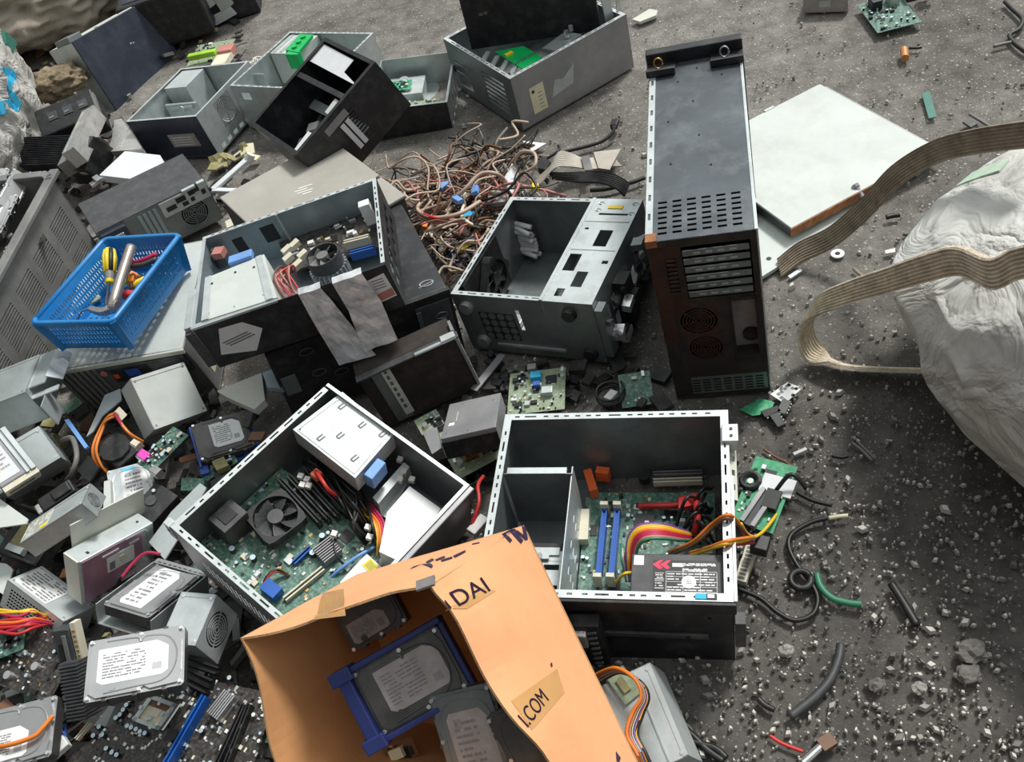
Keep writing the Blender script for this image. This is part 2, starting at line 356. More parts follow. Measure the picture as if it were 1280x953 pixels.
def fan(parent, c, axis, r, mframe='black_plastic', mblade='dark_plastic', nb=7, depth=.022, square=True, rot=0., sx=None):
    """frame (part) with rotor as its child"""
    c = V(c); w = V(axis).normalized(); u = V(sx) if sx is not None else w.orthogonal().normalized(); u = (u-w*u.dot(w)).normalized(); v = w.cross(u)
    mb = MB(); n = 32; vs = []; fs = []
    for k in range(n):
        a = 2*math.pi*k/n+rot; d = u*math.cos(a)+v*math.sin(a); q = 1/max(abs(math.cos(a)), abs(math.sin(a))) if square else 1.0
        q = min(q, 1.32)
        for rr, hh in ((r, 0), (r*1.05*q, 0), (r, -depth), (r*1.05*q, -depth)): vs.append(c+d*rr+w*hh)
    for k in range(n):
        a, b = k*4, ((k+1) % n)*4; fs += [(a, a+1, b+1, b), (a+2, b+2, b+3, a+3), (a, b, b+2, a+2), (a+1, a+3, b+3, b+1)]
    mb.add(vs, fs, mframe)
    for k in range(3):
        a = k*2.094+.4; d = u*math.cos(a)+v*math.sin(a); mb.bar(c-w*depth*.95, c+d*r-w*depth*.95, .006, .002, mframe, w)
    fr = mb.build('fan_frame', parent)
    mb = MB(); mb.cyl(c-w*depth*.8, c-w*.001, r*.36, mblade, 20)
    for k in range(nb):
        a0 = 2*math.pi*k/nb; rows = []
        for t in range(6):
            rr = r*(.34+.61*t/5); row = []
            for e in range(4):
                aa = a0+.22*t/5+e/3*(2*math.pi/nb)*.86; row.append(c+(u*math.cos(aa)+v*math.sin(aa))*rr-w*(depth*(.12+.6*e/3)))
            rows.append(row)
        vs = [p for row in rows for p in row]; vs += [p-w*.0015 for p in vs]; fs = []
        for t in range(5):
            for e in range(3):
                a = t*4+e; fs += [(a, a+4, a+5, a+1), (24+a, 24+a+1, 24+a+5, 24+a+4)]
        for t in range(5): fs += [(t*4, 24+t*4, 28+t*4, t*4+4), (t*4+3, t*4+7, 31+t*4, 27+t*4)]
        fs += [(20, 44, 45, 21), (21, 45, 46, 22), (22, 46, 47, 23), (0, 1, 25, 24), (1, 2, 26, 25), (2, 3, 27, 26)]
        mb.add(vs, fs, mblade)
    mb.build('fan_rotor', fr, smooth=False)
    return fr
def cable(parent, pts, r, m, name='cable', n=6, sub=6):
    mb = MB(); mb.tube(smooth_path(pts, sub), r, m, n); return mb.build(name, parent, smooth=True)
def bundle(parent, pts, mats, spread, r=.0014, seed=0, name='cable', sub=6):
    g = random.Random(seed); P = [V(p) for p in pts]
    for m in mats:
        o = V((g.uniform(-1, 1), g.uniform(-1, 1), g.uniform(-.4, 1)))*spread; o2 = V((g.uniform(-1, 1), g.uniform(-1, 1), g.uniform(-.4, 1)))*spread
        Q = [p+(o.lerp(o2, i/max(1, len(P)-1)))*(.35 if i in (0, len(P)-1) else 1) for i, p in enumerate(P)]
        cable(parent, Q, r, m, name, 5, sub)
def hdd(key_or_M, name, label, dims=None, top='hdd_top', lab='label_white', seed=1, lab_rect=None, cat='hard drive', flip=False, extra=None, group=None):
    if isinstance(key_or_M, str): o, L, W, H = posed(key_or_M, name, label, cat, group)
    else: o = thing(name, label, cat, key_or_M, group); L, W, H = dims or (.147, .1016, .026)
    long_y = W > L
    # local frame: a along length, b along width
    fx = (lambda a, b: (b, a)) if long_y else (lambda a, b: (a, b)); Lg, Wd = (W, L) if long_y else (L, W)
    def pr(pts): 
        p = [fx(a*Lg, b*Wd) for a, b in pts]; return p[::-1] if long_y else p
    mb = MB(); mb.prism(pr([(0, .04), (.03, 0), (.97, 0), (1, .04), (1, .96), (.97, 1), (.03, 1), (0, .96)]), 0, H*.82, 'hdd_dark', 'hdd_top' if top == 'hdd_top' else top)
    for b in (.03, .97):
        for a in (.2, .5, .8):
            p = fx(a*Lg, (.012 if b < .5 else .988)*Wd); mb.box((p[0]-.004, p[1]-.004, H*.25), (p[0]+.004, p[1]+.004, H*.84), 'hdd_dark')
    mb.build('drive_body', o, bevel=.001)
    mb = MB(); g = [(.04, .12), (.12, .03), (.55, .03), (.6, .09), (.66, .03), (.93, .05), (.97, .25), (.97, .75), (.93, .95), (.66, .97), (.6, .91), (.55, .97), (.12, .97), (.04, .88)]
    mb.prism(pr(g), H*.8, H*.96, top); rid = [fx(a*Lg, b*Wd) for a, b in [(.2, .08), (.5, .1), (.78, .12), (.9, .3), (.92, .6), (.82, .84), (.6, .9), (.55, .82), (.5, .9), (.2, .92)]]
    mb.tube(smooth_path([(x, y, H*.95) for x, y in rid], 5), .0016, top, 6)
    for a, b in ((.04, .05), (.96, .06), (.96, .94), (.04, .95), (.55, .05), (.55, .95)):
        x, y = fx(a*Lg, b*Wd); mb.cyl((x, y, H*.8), (x, y, H*.99), .0032, 'shiny', 10)
    x, y = fx(.28*Lg, .16*Wd); mb.cyl((x, y, H*.9), (x, y, H*.985), .006, top, 16)
    mb.build('top_cover', o, bevel=.0006)
    if lab:
        a0, b0, a1, b1 = lab_rect or (.12, .22, .84, .8); mb = MB(); c = .06
        mb.prism(pr([(a0+c, b0), (a1-c, b0), (a1, b0+c), (a1, b1-c*2), (a1-c*2, b1), (a0, b1), (a0, b0+c)]), H*.955, H*.975, lab)
        q0 = fx((a0+.05)*Lg, (b0+.08)*Wd); q1 = fx((a1-.08)*Lg, (b1-.08)*Wd)
        mb.lines(min(q0[0], q1[0]), min(q0[1], q1[1]), max(q0[0], q1[0])*.75+min(q0[0], q1[0])*.25, max(q0[1], q1[1]), H*.976, 9, 'print_dark', seed)
        for k in range(12):
            x, y = q1[0]-.002*k*(.6 if long_y else 1), q0[1]
            x, y = fx((a1-.07-.008*k)*Lg, (b0+.1)*Wd); mb.box((x-.0003, y-.0003, H*.976), (x+.0003 if not long_y else x+.012, y+.012 if not long_y else y+.0003, H*.978), 'print_dark')
        mb.build('label_sticker', o)
    return o, L, W, H
def psu(M, name, label, L, W, H, mat='steel_bright', grille_face=None, lab=None, seed=1, cables=None, cat='power supply', group=None, holes=True, o=None):
    o = o or thing(name, label, cat, M, group); mb = MB(); t = .0012
    fans = {}
    def fc(nm, O, u, v, w, h):
        hs = []
        if grille_face == nm: r = min(w, h)*.42; hs = [(w/2-r, h/2-r, w/2+r, h/2+r)]
        elif grille_face == nm+'#':
            s = .0075; nx, ny = int(w*.8/s), int(h*.7/s); hs = [(w*.1+i*s, h*.15+j*s, w*.1+i*s+s*.72, h*.15+j*s+s*.72) for i in range(nx) for j in range(ny)]
        mb.panel(O, u, v, w, h, t, hs, mat)
        if grille_face == nm: mb.grille(V(O)+V(u)*w/2+V(v)*h/2, u, v, r, mat, 5, t, 4)
    fc('bottom', (0, W, 0), (1, 0, 0), (0, -1, 0), L, W); fc('top', (0, 0, H), (1, 0, 0), (0, 1, 0), L, W)
    fc('front', (0, 0, 0), (1, 0, 0), (0, 0, 1), L, H); fc('back', (L, W, 0), (-1, 0, 0), (0, 0, 1), L, H)
    fc('left', (0, W, 0), (0, -1, 0), (0, 0, 1), W, H); fc('right', (L, 0, 0), (0, 1, 0), (0, 0, 1), W, H)
    mb.box((.004, .004, .004), (L-.004, W-.004, H-.02), 'chip')
    # folded lip and screws on the lid
    mb.bar((.002, .004, H+.0006), (L-.002, .004, H+.0006), .008, .0012, mat); mb.bar((.002, W-.004, H+.0006), (L-.002, W-.004, H+.0006), .008, .0012, mat)
    for x, y in ((.008, .008), (L-.008, .008), (.008, W-.008), (L-.008, W-.008)): mb.cyl((x, y, H), (x, y, H+.0016), .003, 'shiny', 8)
    mb.build('shell', o)
    if lab:
        x0, y0, x1, y1 = lab[:4]; mb = MB(); mb.box((x0*L, y0*W, H+.0004), (x1*L, y1*W, H+.0009), lab[4] if len(lab) > 4 else 'label_white')
        mb.lines(x0*L+.004, y0*W+.004, x1*L-.004, y1*W-.004, H+.0009, 8, 'print_dark', seed)
        if len(lab) > 5: mb.box((x1*L-.02, y0*W+.002, H+.0009), (x1*L-.004, y0*W+.016, H+.0012), lab[5])
        mb.build('rating_label', o)
    return o
POSE = {
    'T': (0.3139, 1.2324, 0.0002, -0.3709, 0.007, -0.0236, 0.1907, 0.605, 0.4341),
    'F': (0.2851, 2.4061, -0.0, 0.3192, -0.0006, 0.0064, 0.4205, 0.3984, 0.1732),
    'N': (-0.1867, 0.817, 0.0003, -0.3856, -0.0103, 0.0486, 0.4106, 0.3807, 0.2112),
    'C': (-0.0589, 1.5896, -0.0012, -0.6515, -0.0206, -0.0485, 0.3433, 0.3525, 0.175),
    'S': (-0.5765, 1.53, 0.2539, -0.0832, -0.0155, -0.0366, 0.4226, 0.3237, 0.1168),
    'S2': (-0.5036, 1.5515, 0.0336, 0.1139, -0.0226, 0.097, 0.4241, 0.3871, 0.1977),
    'S3': (-0.2981, 1.4331, 0.0026, 0.0505, -0.0278, -0.0615, 0.2251, 0.3, 0.1797),
    'BG': (-0.5712, 2.2132, 0.144, -1.1557, -0.0668, 0.0673, 0.3808, 0.344, 0.1015),
    'L': (-0.9748, 2.3718, 0.0384, 0.3428, 0.034, 0.0578, 0.3396, 0.1953, 0.1413),
    'BK': (-0.9785, 1.7977, 0.2452, -0.4634, -0.0762, 0.0029, 0.216, 0.3101, 0.0928),
    'WC': (-1.0296, 1.8296, 0.0097, -0.2322, 0.1145, 0.0283, 0.3422, 0.2967, 0.1829),
    'K': (-1.0792, 3.5337, -0.0111, 0.8885, -0.2282, 0.1321, 0.3975, 0.1, 0.2729),
    'P1': (-0.9221, 3.0513, -0.0062, -0.602, -0.0223, -0.059, 0.3145, 0.3356, 0.1507),
    'P2': (-0.5532, 3.0097, 0.0007, -0.6995, -0.033, 0.0025, 0.366, 0.3556, 0.1601),
    'P3': (-0.3989, 2.4996, 0.1113, -1.1375, 0.33, 0.0036, 0.2736, 0.3274, 0.1727),
    'P4': (-0.1429, 2.648, -0.0017, -0.3019, 0.0168, 0.0826, 0.2001, 0.2965, 0.1047),
    'I1': (0.7261, 1.554, 0.0304, 0.212, -0.0086, 0.0074, 0.4244, 0.4235, 0.02),
    'O': (-0.6964, 1.1397, 0.1314, -0.945, -0.06, 0.2754, 0.3628, 0.3974, 0.1727),
    'W': (-0.8465, 1.5921, 0.078, 0.5904, 0.8132, 0.454, 0.1322, 0.1285, 0.0792),
    'H1': (-0.8161, 0.8288, 0.2582, -0.0294, 0.0428, 0.2506, 0.1541, 0.1083, 0.0275),
    'H3': (-0.8557, 1.0704, 0.173, -0.5899, -0.5373, 0.1298, 0.1018, 0.1467, 0.026),
    'H5': (-0.7191, 1.4709, 0.0492, 0.1912, 0.2098, 0.2607, 0.1231, 0.1059, 0.026),
    'H4': (-0.9072, 1.3693, 0.0719, 0.1357, 0.1122, 0.2353, 0.0938, 0.1373, 0.0243),
    'OD': (-0.9476, 1.1719, 0.0973, 0.791, 0.1435, 0.478, 0.1681, 0.0473, 0.1072),
    'PL': (-1.1234, 1.2287, 0.1152, -0.8386, -0.7631, 0.3517, 0.1531, 0.0821, 0.0649),
    'X2': (-1.17, 1.5612, 0.0655, 0.4196, 0.7114, 0.0696, 0.1434, 0.0855, 0.1377),
    'X3': (-1.0138, 1.2672, 0.1715, 0.0421, -0.2901, -0.258, 0.1604, 0.069, 0.0416),
    'OB': (-0.1741, 1.2075, 0.1059, -0.206, -0.3777, -0.0418, 0.1147, 0.1478, 0.0414),
    'CR': (-1.4839, 1.8523, 0.0596, -0.2883, 0.0406, 0.0897, 0.3042, 0.6733, 0.3148),
}
# ---------------------------------------------------------------- computer cases
def rim(parent, L, W, H, m, w=.014, sides='nfLR', seed=0, hole=True):
    g = random.Random(seed)
    def hs(n):
        out = []; a = .02
        while hole and a < n-.03:
            k = g.random(); ln = .009 if k < .7 else .022
            out.append((a, w*.38, a+ln, w*.38+.0035)); a += ln+g.uniform(.008, .016)
        return out
    z = H+.0006
    if 'n' in sides: mb = MB(); mb.panel((0, 0, z), (1, 0, 0), (0, 1, 0), L, w, .0016, hs(L), m); mb.build('rim_flange', parent)
    if 'f' in sides: mb = MB(); mb.panel((0, W-w, z), (1, 0, 0), (0, 1, 0), L, w, .0016, hs(L), m); mb.build('rim_flange', parent)
    if 'L' in sides: mb = MB(); mb.panel((w, w, z), (0, 1, 0), (-1, 0, 0), W-2*w, w, .0016, hs(W-2*w), m); mb.build('rim_flange', parent)
    if 'R' in sides: mb = MB(); mb.panel((L, w, z), (0, 1, 0), (-1, 0, 0), W-2*w, w, .0016, hs(W-2*w), m); mb.build('rim_flange', parent)
def shell(parent, L, W, H, out='black_paint', inn='steel', walls=None, holes=None, t=.002, floor=True, skip='', lid=None, name='chassis', grilles=()):
    walls = walls or {}; holes = holes or {}; mb = MB(); o = lambda k: walls.get(k, out)
    if 'n' not in skip: mb.panel((0, 0, 0), (1, 0, 0), (0, 0, 1), L, H, t, holes.get('n', []), o('n'), inn)
    if 'f' not in skip: mb.panel((L, W, 0), (-1, 0, 0), (0, 0, 1), L, H, t, holes.get('f', []), o('f'), inn)
    if 'L' not in skip: mb.panel((0, W, 0), (0, -1, 0), (0, 0, 1), W, H, t, holes.get('L', []), o('L'), inn)
    if 'R' not in skip: mb.panel((L, 0, 0), (0, 1, 0), (0, 0, 1), W, H, t, holes.get('R', []), o('R'), inn)
    if floor: mb.panel((0, W, 0), (1, 0, 0), (0, -1, 0), L, W, t, holes.get('b', []), o('b'), inn)
    if lid: mb.panel((0, 0, H), (1, 0, 0), (0, 1, 0), L, W, t, holes.get('t', []), lid, inn)
    for c, u, v, r, m in grilles: mb.grille(c, u, v, r, m)
    return mb.build(name, parent)
def hgrid(x0, y0, x1, y1, nx, ny, fx=.75, fy=.55):
    sx, sy = (x1-x0)/nx, (y1-y0)/ny; return [(x0+i*sx, y0+j*sy, x0+i*sx+sx*fx, y0+j*sy+sy*fy) for i in range(nx) for j in range(ny)]
def plate(parent, name, o, px, z, m, t=.0015, holes=False, lines=None):
    """flat sheet through the given sightings on plane z of o"""
    P = [on(o, x, y, z) for x, y in px]; mb = MB(); a = sum((P[i].x*P[(i+1) % len(P)].y-P[(i+1) % len(P)].x*P[i].y) for i in range(len(P)))
    if a < 0: P = P[::-1]
    mb.prism([(p.x, p.y) for p in P], z-t, z, m); return mb.build(name, parent), P

# ---- rusty rack case standing on its side
o, L, W, H = posed('T', 'rack_case', 'tall rack case standing on end with steel blue top and sooty rusted rear face', 'computer case')
top_h = hgrid(.022, .018, L-.012, .118, 6, 7, .62, .42)
shell(o, L, W, H, 'steel_dull', 'soot', {'n': 'soot', 'L': 'steel_dull', 'R': 'steel_dull'}, {
    't': top_h,
    'n': [(L*.15, H*.70, L*.25, H*.90), (L*.31, H*.655, L*.94, H*.955), (L*.70, H*.27, L*.93, H*.63), (L*.37-.037, H*.52-.037, L*.37+.037, H*.52+.037), (L*.40-.034, H*.345-.034, L*.40+.034, H*.345+.034)]+hgrid(L*.2, H*.04, L*.97, H*.135, 7, 5, .72, .6)},
    lid='rack_top', grilles=[((L*.37, 0, H*.52), (1, 0, 0), (0, 0, 1), .037, 'rust'), ((L*.40, 0, H*.345), (1, 0, 0), (0, 0, 1), .034, 'rust')])
mb = MB()
for k in range(8): mb.box((L*.155, .0005, H*(.71+.024*k)), (L*.245, .003, H*(.71+.024*k)+.005), 'rust')
mb.build('vent_louvre', o)
mb = MB(); mb.box((.001, -.0012, H*.40), (L*.145, -.0002, H-.014), 'rust'); mb.box((L*.145, -.0012, H*.905), (L*.30, -.0002, H-.014), 'rust'); mb.box((L*.145, -.0012, H*.6), (L*.30, -.0002, H*.695), 'rust'); mb.build('rusted_strip', o)
mb = MB(); mb.panel((L*.19, -.0012, H*.03), (1, 0, 0), (0, 0, 1), L*.79, H*.115, .001, [(a-L*.19, b-H*.03, c-L*.19, d-H*.03) for a, b, c, d in hgrid(L*.2, H*.04, L*.97, H*.135, 7, 5, .72, .6)], 'steel_dark'); mb.build('vent_plate', o)
for k in range(6):
    z0 = H*(.672+.047*k); mb = MB(); mb.box((L*.32, -.002, z0), (L*.925, .001, z0+.012), 'steel_dark')
    for j in range(4): mb.box((L*(.42+.11*j), -.0026, z0+.004), (L*(.42+.11*j)+.012, -.0018, z0+.008), 'steel')
    mb.build('slot_cover', o)
mb = MB(); mb.panel((L*.69, .028, H*.26), (1, 0, 0), (0, 0, 1), L*.25, H*.38, .0015, [], 'label_grey'); 
for a, b in (((L*.69, H*.26), (L*.70, H*.64)), ((L*.925, H*.26), (L*.94, H*.64)), ((L*.69, H*.26), (L*.94, H*.27)), ((L*.69, H*.625), (L*.94, H*.64))): mb.box((a[0], -.003, a[1]), (b[0], .028, b[1]), 'soot')
mb.cyl((L*.86, .029, H*.35), (L*.86, .02, H*.35), .016, 'soot', 16); mb.box((L*.72, .02, H*.56), (L*.80, .028, H*.61), 'steel_dull'); mb.build('power_supply_bay', o)
mb = MB(); mb.panel((.0, .02, H+.0015), (1, 0, 0), (0, 1, 0), .013, W-.06, .003, [(.004, .04+k*.055, .009, .058+k*.055) for k in range(9)], 'steel_bright'); mb.build('side_seam', o)
mb = MB(); mb.box((L-.003, .0, .0), (L+.003, W-.05, H+.002), 'steel_bright'); mb.build('side_cover_edge', o, bevel=.001)
mb = MB(); mb.box((0, -.0015, H-.012), (.02, .02, H+.0035), 'rust_edge'); mb.build('rusty_corner', o)
mb = MB(); mb.box((-.006, W-.03, 0), (L+.006, W-.006, H+.03), 'black_paint'); mb.build('front_bezel', o, bevel=.003)
for x0, x1 in ((-.006, .055), (L-.062, L+.006)):
    mb = MB(); mb.box((x0, W-.075, H+.002), (x1, W-.03, H+.006), 'black_paint'); mb.box((x0, W-.077, H+.002), (x1, W-.07, H+.018), 'black_paint'); hd = mb.build('rack_ear', o, bevel=.001)
    mb = MB(); xm = (x0+x1)/2-.004; n = 14; mb.tube([(xm+.009*math.cos(a*.449), W-.05, H+.018+.012*math.sin(a*.449)) for a in range(n+1)], .0018, 'gold' if x0 < 0 else 'steel', 6); mb.build('latch_ring', hd, True)
for x, y in ((.1, .54), (.09, .42), (.1, .3), (.15, .5), (.04, .36), (.045, .22), (.12, .2), (.06, .5)): mb = MB(); mb.cyl((x, y, H), (x, y, H+.0015), .0022, 'chip', 8); mb.build('rivet', o)

# ---- far silver case with standing panel
o, L, W, H = posed('F', 'computer_case', 'dull grey case with yellow sticker holding a green card, a black panel standing in it', 'computer case')
FARC = o
shell(o, L, W, H, 'steel_dull', 'steel_dark', {'L': 'steel_dark'}, {'L': hgrid(W*.55, H*.2, W*.95, H*.85, 1, 7, .8, .5)+[(W*.08, H*.15, W*.3, H*.3), (W*.08, H*.42, W*.3, H*.47), (W*.08, H*.6, W*.3, H*.65)]})
rim(o, L, W, H, 'steel_bright', .012, seed=3)
mb = MB(); mb.box((.05, -.0012, .03), (.10, -.0003, .115), 'label_yellow'); mb.cyl((.062, -.0012, .1), (.062, -.0018, .1), .005, 'chip', 12)
for k in range(5): mb.box((.075, -.0018, .04+k*.012), (.09, -.0011, .042+k*.012), 'print_dark')
mb.build('sticker', o)
mb = MB(); mb.add([(.12, -.0008, .05), (.2, -.0008, .06), (.215, -.0008, .12), (.17, -.0008, .09), (.14, -.0008, .1)], [(0, 1, 2, 3, 4)], 'steel'); mb.build('torn_sticker', o)
P = [on(o, x, y, H-.012) for x, y in ((618, 64), (654, 57), (678, 71), (654, 86))]
mb = MB(); mb.prism([(p.x, p.y) for p in P][::-1], H-.016, H-.013, 'green_plastic'); c = sum(P, V((0, 0, 0)))/4
mb.box((c.x-.03, c.y+.03, H-.013), (c.x-.005, c.y+.045, H-.008), 'yellow_plastic'); g = random.Random(4)
for k in range(14): mb.box((c.x-.05+.007*k, c.y-.03, H-.013), (c.x-.047+.007*k, c.y-.02, H-.011), 'pcb_green')
mb.build('expansion_card', o)
for k in range(4):
    a = on(o, 600+k*12, 78+k*5.5, H-.012); mb = MB(); mb.bar((a.x, a.y, H-.02), (a.x+.055, a.y+.045, H-.02), .014, .006, 'steel'); mb.cyl((a.x+.004, a.y+.003, H-.018), (a.x+.004, a.y+.003, H-.004), .004, 'shiny', 8); mb.build('slot_bracket', o)
mb = MB(); a = on(o, 702, 50, H-.02); mb.obox((a.x, a.y, H-.03), (.05, .01, 0), (-.01, .03, 0), (0, 0, .006), 'steel'); mb.cyl((a.x+.02, a.y, H-.02), (a.x+.02, a.y, H), .008, 'shiny', 10); mb.cyl((a.x+.05, a.y+.02, H-.02), (a.x+.05, a.y+.02, H-.004), .007, 'steel', 10); mb.build('drive_bracket', o)
mb = MB(); a = on(o, 762, 20, H); mb.bar((a.x, a.y, H-.04), (a.x-.01, a.y, H+.14), .03, .003, 'steel', (0, 1, 0)); mb.bar((a.x+.03, a.y, H-.03), (a.x+.045, a.y, H+.13), .012, .003, 'steel_bright', (0, 1, 0)); mb.build('bent_bracket', o)
pA, pB = at(590, 62, .13), at(751, 37, .13); d = pB-pA
M = Matrix.Translation(pA) @ Matrix.Rotation(math.atan2(d.y, d.x), 4, 'Z') @ Matrix.Rotation(R(84), 4, 'X')
o = thing('side_panel', 'black steel side panel standing upright inside the dull grey case', 'panel', M); l = d.length
mb = MB(); mb.box((0, 0, 0), (l, .40, .002), 'black_paint'); mb.box((0, 0, -.012), (l, .003, .0), 'black_paint'); mb.box((0, 0, -.012), (.003, .4, 0), 'black_paint'); mb.box((l-.003, .012, -.012), (l, .4, 0), 'black_paint'); mb.build('sheet', o, bevel=.0008)
for x, y in ((.05, .1), (.06, .23), (.2, .31)):
    mb = MB(); mb.box((x, y, .002), (x+.012, y+.008, .0035), 'steel_dark'); mb.box((x+.016, y+.002, .002), (x+.026, y+.01, .0035), 'steel_dark'); mb.build('catch', o)

# ---- open cases further back
o, L, W, H = posed('P1', 'computer_case', 'open silver case with black front plate and white label, fan vent in its side', 'computer case')
shell(o, L, W, H, 'steel', 'steel', {'n': 'navy_paint'}, {'R': [(W*.40-.045, H*.62-.045, W*.40+.045, H*.62+.045)]+hgrid(W*.1, H*.05, W*.9, H*.2, 7, 1, .6, .6)}, grilles=[((L, W*.40, H*.62), (0, 1, 0), (0, 0, 1), .045, 'steel_dull')])
rim(o, L, W, H, 'steel_bright', .008, hole=False)
mb = MB(); mb.box((L*.46, -.001, H*.28), (L*.84, -.0002, H*.6), 'label_grey'); mb.lines
for k in range(4): mb.box((L*.5, -.0016, H*(.33+.06*k)), (L*.78, -.0009, H*(.345+.06*k)), 'label_white')
mb.build('label_sticker', o)
mb = MB(); mb.box((.012, W*.62, .02), (L*.36, W-.01, H-.004), 'steel_bright'); mb.box((L*.05, W*.5, .01), (L*.5, W*.53, H*.7), 'steel'); mb.cyl((L*.12, W*.5, H*.6), (L*.46, W*.5, H*.62), .008, 'steel', 10); mb.cyl((L*.3, W*.48, H*.6), (L*.3, W*.47, H*.6), .012, 'steel', 12); mb.build('drive_cage', o, bevel=.001)
o, L, W, H = posed('P2', 'computer_case', 'open silver case with a green bracket and white wires, behind the tilted black frame', 'computer case')
shell(o, L, W, H, 'steel', 'steel', None, {'n': [(L*.1, H*.7, L*.2, H*.85)]}); rim(o, L, W, H, 'steel_bright', .008, seed=5)
mb = MB(); mb.box((L*.02, W*.62, H*.25), (L*.36, W-.01, H-.006), 'white_paint')
for k in range(4): mb.box((L*(.04+.08*k), W*.64, H-.006), (L*(.08+.08*k), W*.97, H-.004), 'steel')
mb.build('drive_cage', o); P = [on(o, x, y, H+.004) for x, y in ((357, 63), (375, 43), (391, 44), (373, 66))]
mb = MB(); mb.prism([(p.x, p.y) for p in P], H-.004, H+.006, 'green_plastic'); mb.box((P[3].x-.05, P[3].y-.012, H-.05), (P[3].x, P[3].y+.01, H+.004), 'green_plastic')
for k in range(3): q = P[0].lerp(P[1], .2+.3*k).lerp(P[3].lerp(P[2], .2+.3*k), .5); mb.cyl((q.x, q.y, H+.004), (q.x, q.y, H+.012), .01, 'green_plastic', 12)
mb.build('drive_bracket', o, bevel=.001)
a = on(o, 325, 90, H*.6); g = random.Random(8)
for k in range(12): cable(o, [(a.x+g.uniform(-.03, .03), a.y+g.uniform(-.03, .03), .02), (a.x+g.uniform(-.04, .04), a.y+g.uniform(-.03, .04), H*.7), (a.x+g.uniform(-.03, .03), a.y+g.uniform(-.04, .02), H*.85), (a.x+g.uniform(-.04, .06), a.y+g.uniform(-.05, .0), .03)], .003, 'wire_white', 'cable', 5)
mb = MB(); a = on(o, 330, 105, H*.5); mb.box((a.x-.05, a.y-.03, 0), (a.x+.05, a.y-.027, H*.85), 'steel'); mb.build('partition', o)
o, L, W, H = posed('P3', 'computer_case', 'gutted black case frame tilted over on its edge showing rows of rear slots', 'computer case')
shell(o, L, W, H, 'black_paint', 'black_paint', None, {'R': hgrid(W*.08, H*.08, W*.2, H*.3, 1, 2)+hgrid(W*.52, H*.2, W*.62, H*.85, 1, 10, .8, .4)})
rim(o, L, W, H, 'black_plastic', .012, hole=False)
plate(o, 'drive_plate', o, ((403, 54), (442, 75), (430, 90), (447, 108), (385, 75)), H-.006, 'label_pale')
plate(o, 'drive_plate', o, ((364, 192), (371, 193), (391, 167), (385, 164)), H-.004, 'label_pale')
plate(o, 'drive_plate', o, ((406, 140), (410, 143), (423, 126), (419, 123)), H-.01, 'white_paint')
for k, (a, b, w) in enumerate(((.50, .82, .018), (.30, .44, .012), (.37, .51, .012))):
    mb = MB()
    if k == 0: mb.box((L, W*.30, H*.78), (L+.003, W*.55, H*.90), 'steel_dull')
    else: mb.box((L, W*(.36+.06*k), H*.2), (L+.003, W*(.36+.06*k)+.014, H*.74), 'label_pale')
    mb.build('slot_cover', o)
mb = MB(); g = random.Random(9)
for k in range(16): a = V((g.uniform(.1, .9)*L, g.uniform(.1, .6)*W, g.uniform(.01, .05))); mb.obox(a, (g.uniform(.008, .03), g.uniform(-.02, .02), .004), (-.008, .012, 0), (0, 0, .006), g.choice(['steel', 'steel_dark', 'chip', 'white_plastic', 'pcb_black']))
mb.build('leftover_fittings', o)
mb = MB(); mb.bar((L*.1, W*.5, H*.5), (L*.9, W*.58, H*.2), .03, .003, 'steel_dark'); mb.bar((L*.02, W*.6, H-.004), (L*.98, W*.62, H-.004), .016, .003, 'black_paint'); mb.build('cross_brace', o)
o, L, W, H = posed('P4', 'computer_case', 'low open case with black front and ribbed silver end, green cards scattered inside', 'computer case')
shell(o, L+.05, W, H, 'steel', 'steel', {'n': 'black_paint'}, {'R': hgrid(W*.05, H*.15, W*.95, H*.85, 6, 1, .5, .9)}); rim(o, L+.05, W, H, 'steel_bright', .007, 'nR', hole=False)
mb = MB(); mb.box((.02, W*.55, .004), (L*.7, W*.9, .05), 'steel_bright'); 
for x, y in ((.05, .75), (.09, .65), (.07, .85)): mb.cyl((x, W*y, .05), (x, W*y, .056), .014, 'steel', 14)
mb.box((.06, W*.62, .05), (.1, W*.7, .055), 'chip'); mb.build('fan_bracket', o)
board(o, 'circuit_board', L*.45, W*.12, L*1.1, W*.5, .03, 'pcb_pale', 50, 11, pal=['pcb_bright', 'white_plastic', 'chip']); board(o, 'circuit_board', .03, W*.6, L*.5, W*.8, .058, 'pcb_bright', 16, 12)

# ---- dark tower case standing at the far left (big panel towards us)
o, L, W, H = posed('K', 'computer_case', 'dark navy case standing with its big blank side panel facing out', 'computer case')
shell(o, L, .16, H, 'grey_plastic', 'steel_dark', {'n': 'navy_paint', 'R': 'steel_dull', 'L': 'steel'}, lid='cream_paint'); mb = MB(); mb.box((-.004, -.006, -.004), (L+.004, 0, H+.003), 'navy_paint'); mb.build('side_panel', o, bevel=.002)
mb = MB(); mb.box((L*.35, .004, H), (L*.9, .03, H+.006), 'white_paint'); mb.box((.0, .01, H), (L*.16, .1, H+.02), 'steel_dark'); mb.build('top_trim', o, bevel=.002)
mb = MB(); mb.box((L*.55, -.0068, H*.62), (L*.575, -.006, H*.64), 'steel'); mb.box((L*.585, -.0068, H*.61), (L*.6, -.006, H*.63), 'steel'); mb.build('catch', o)

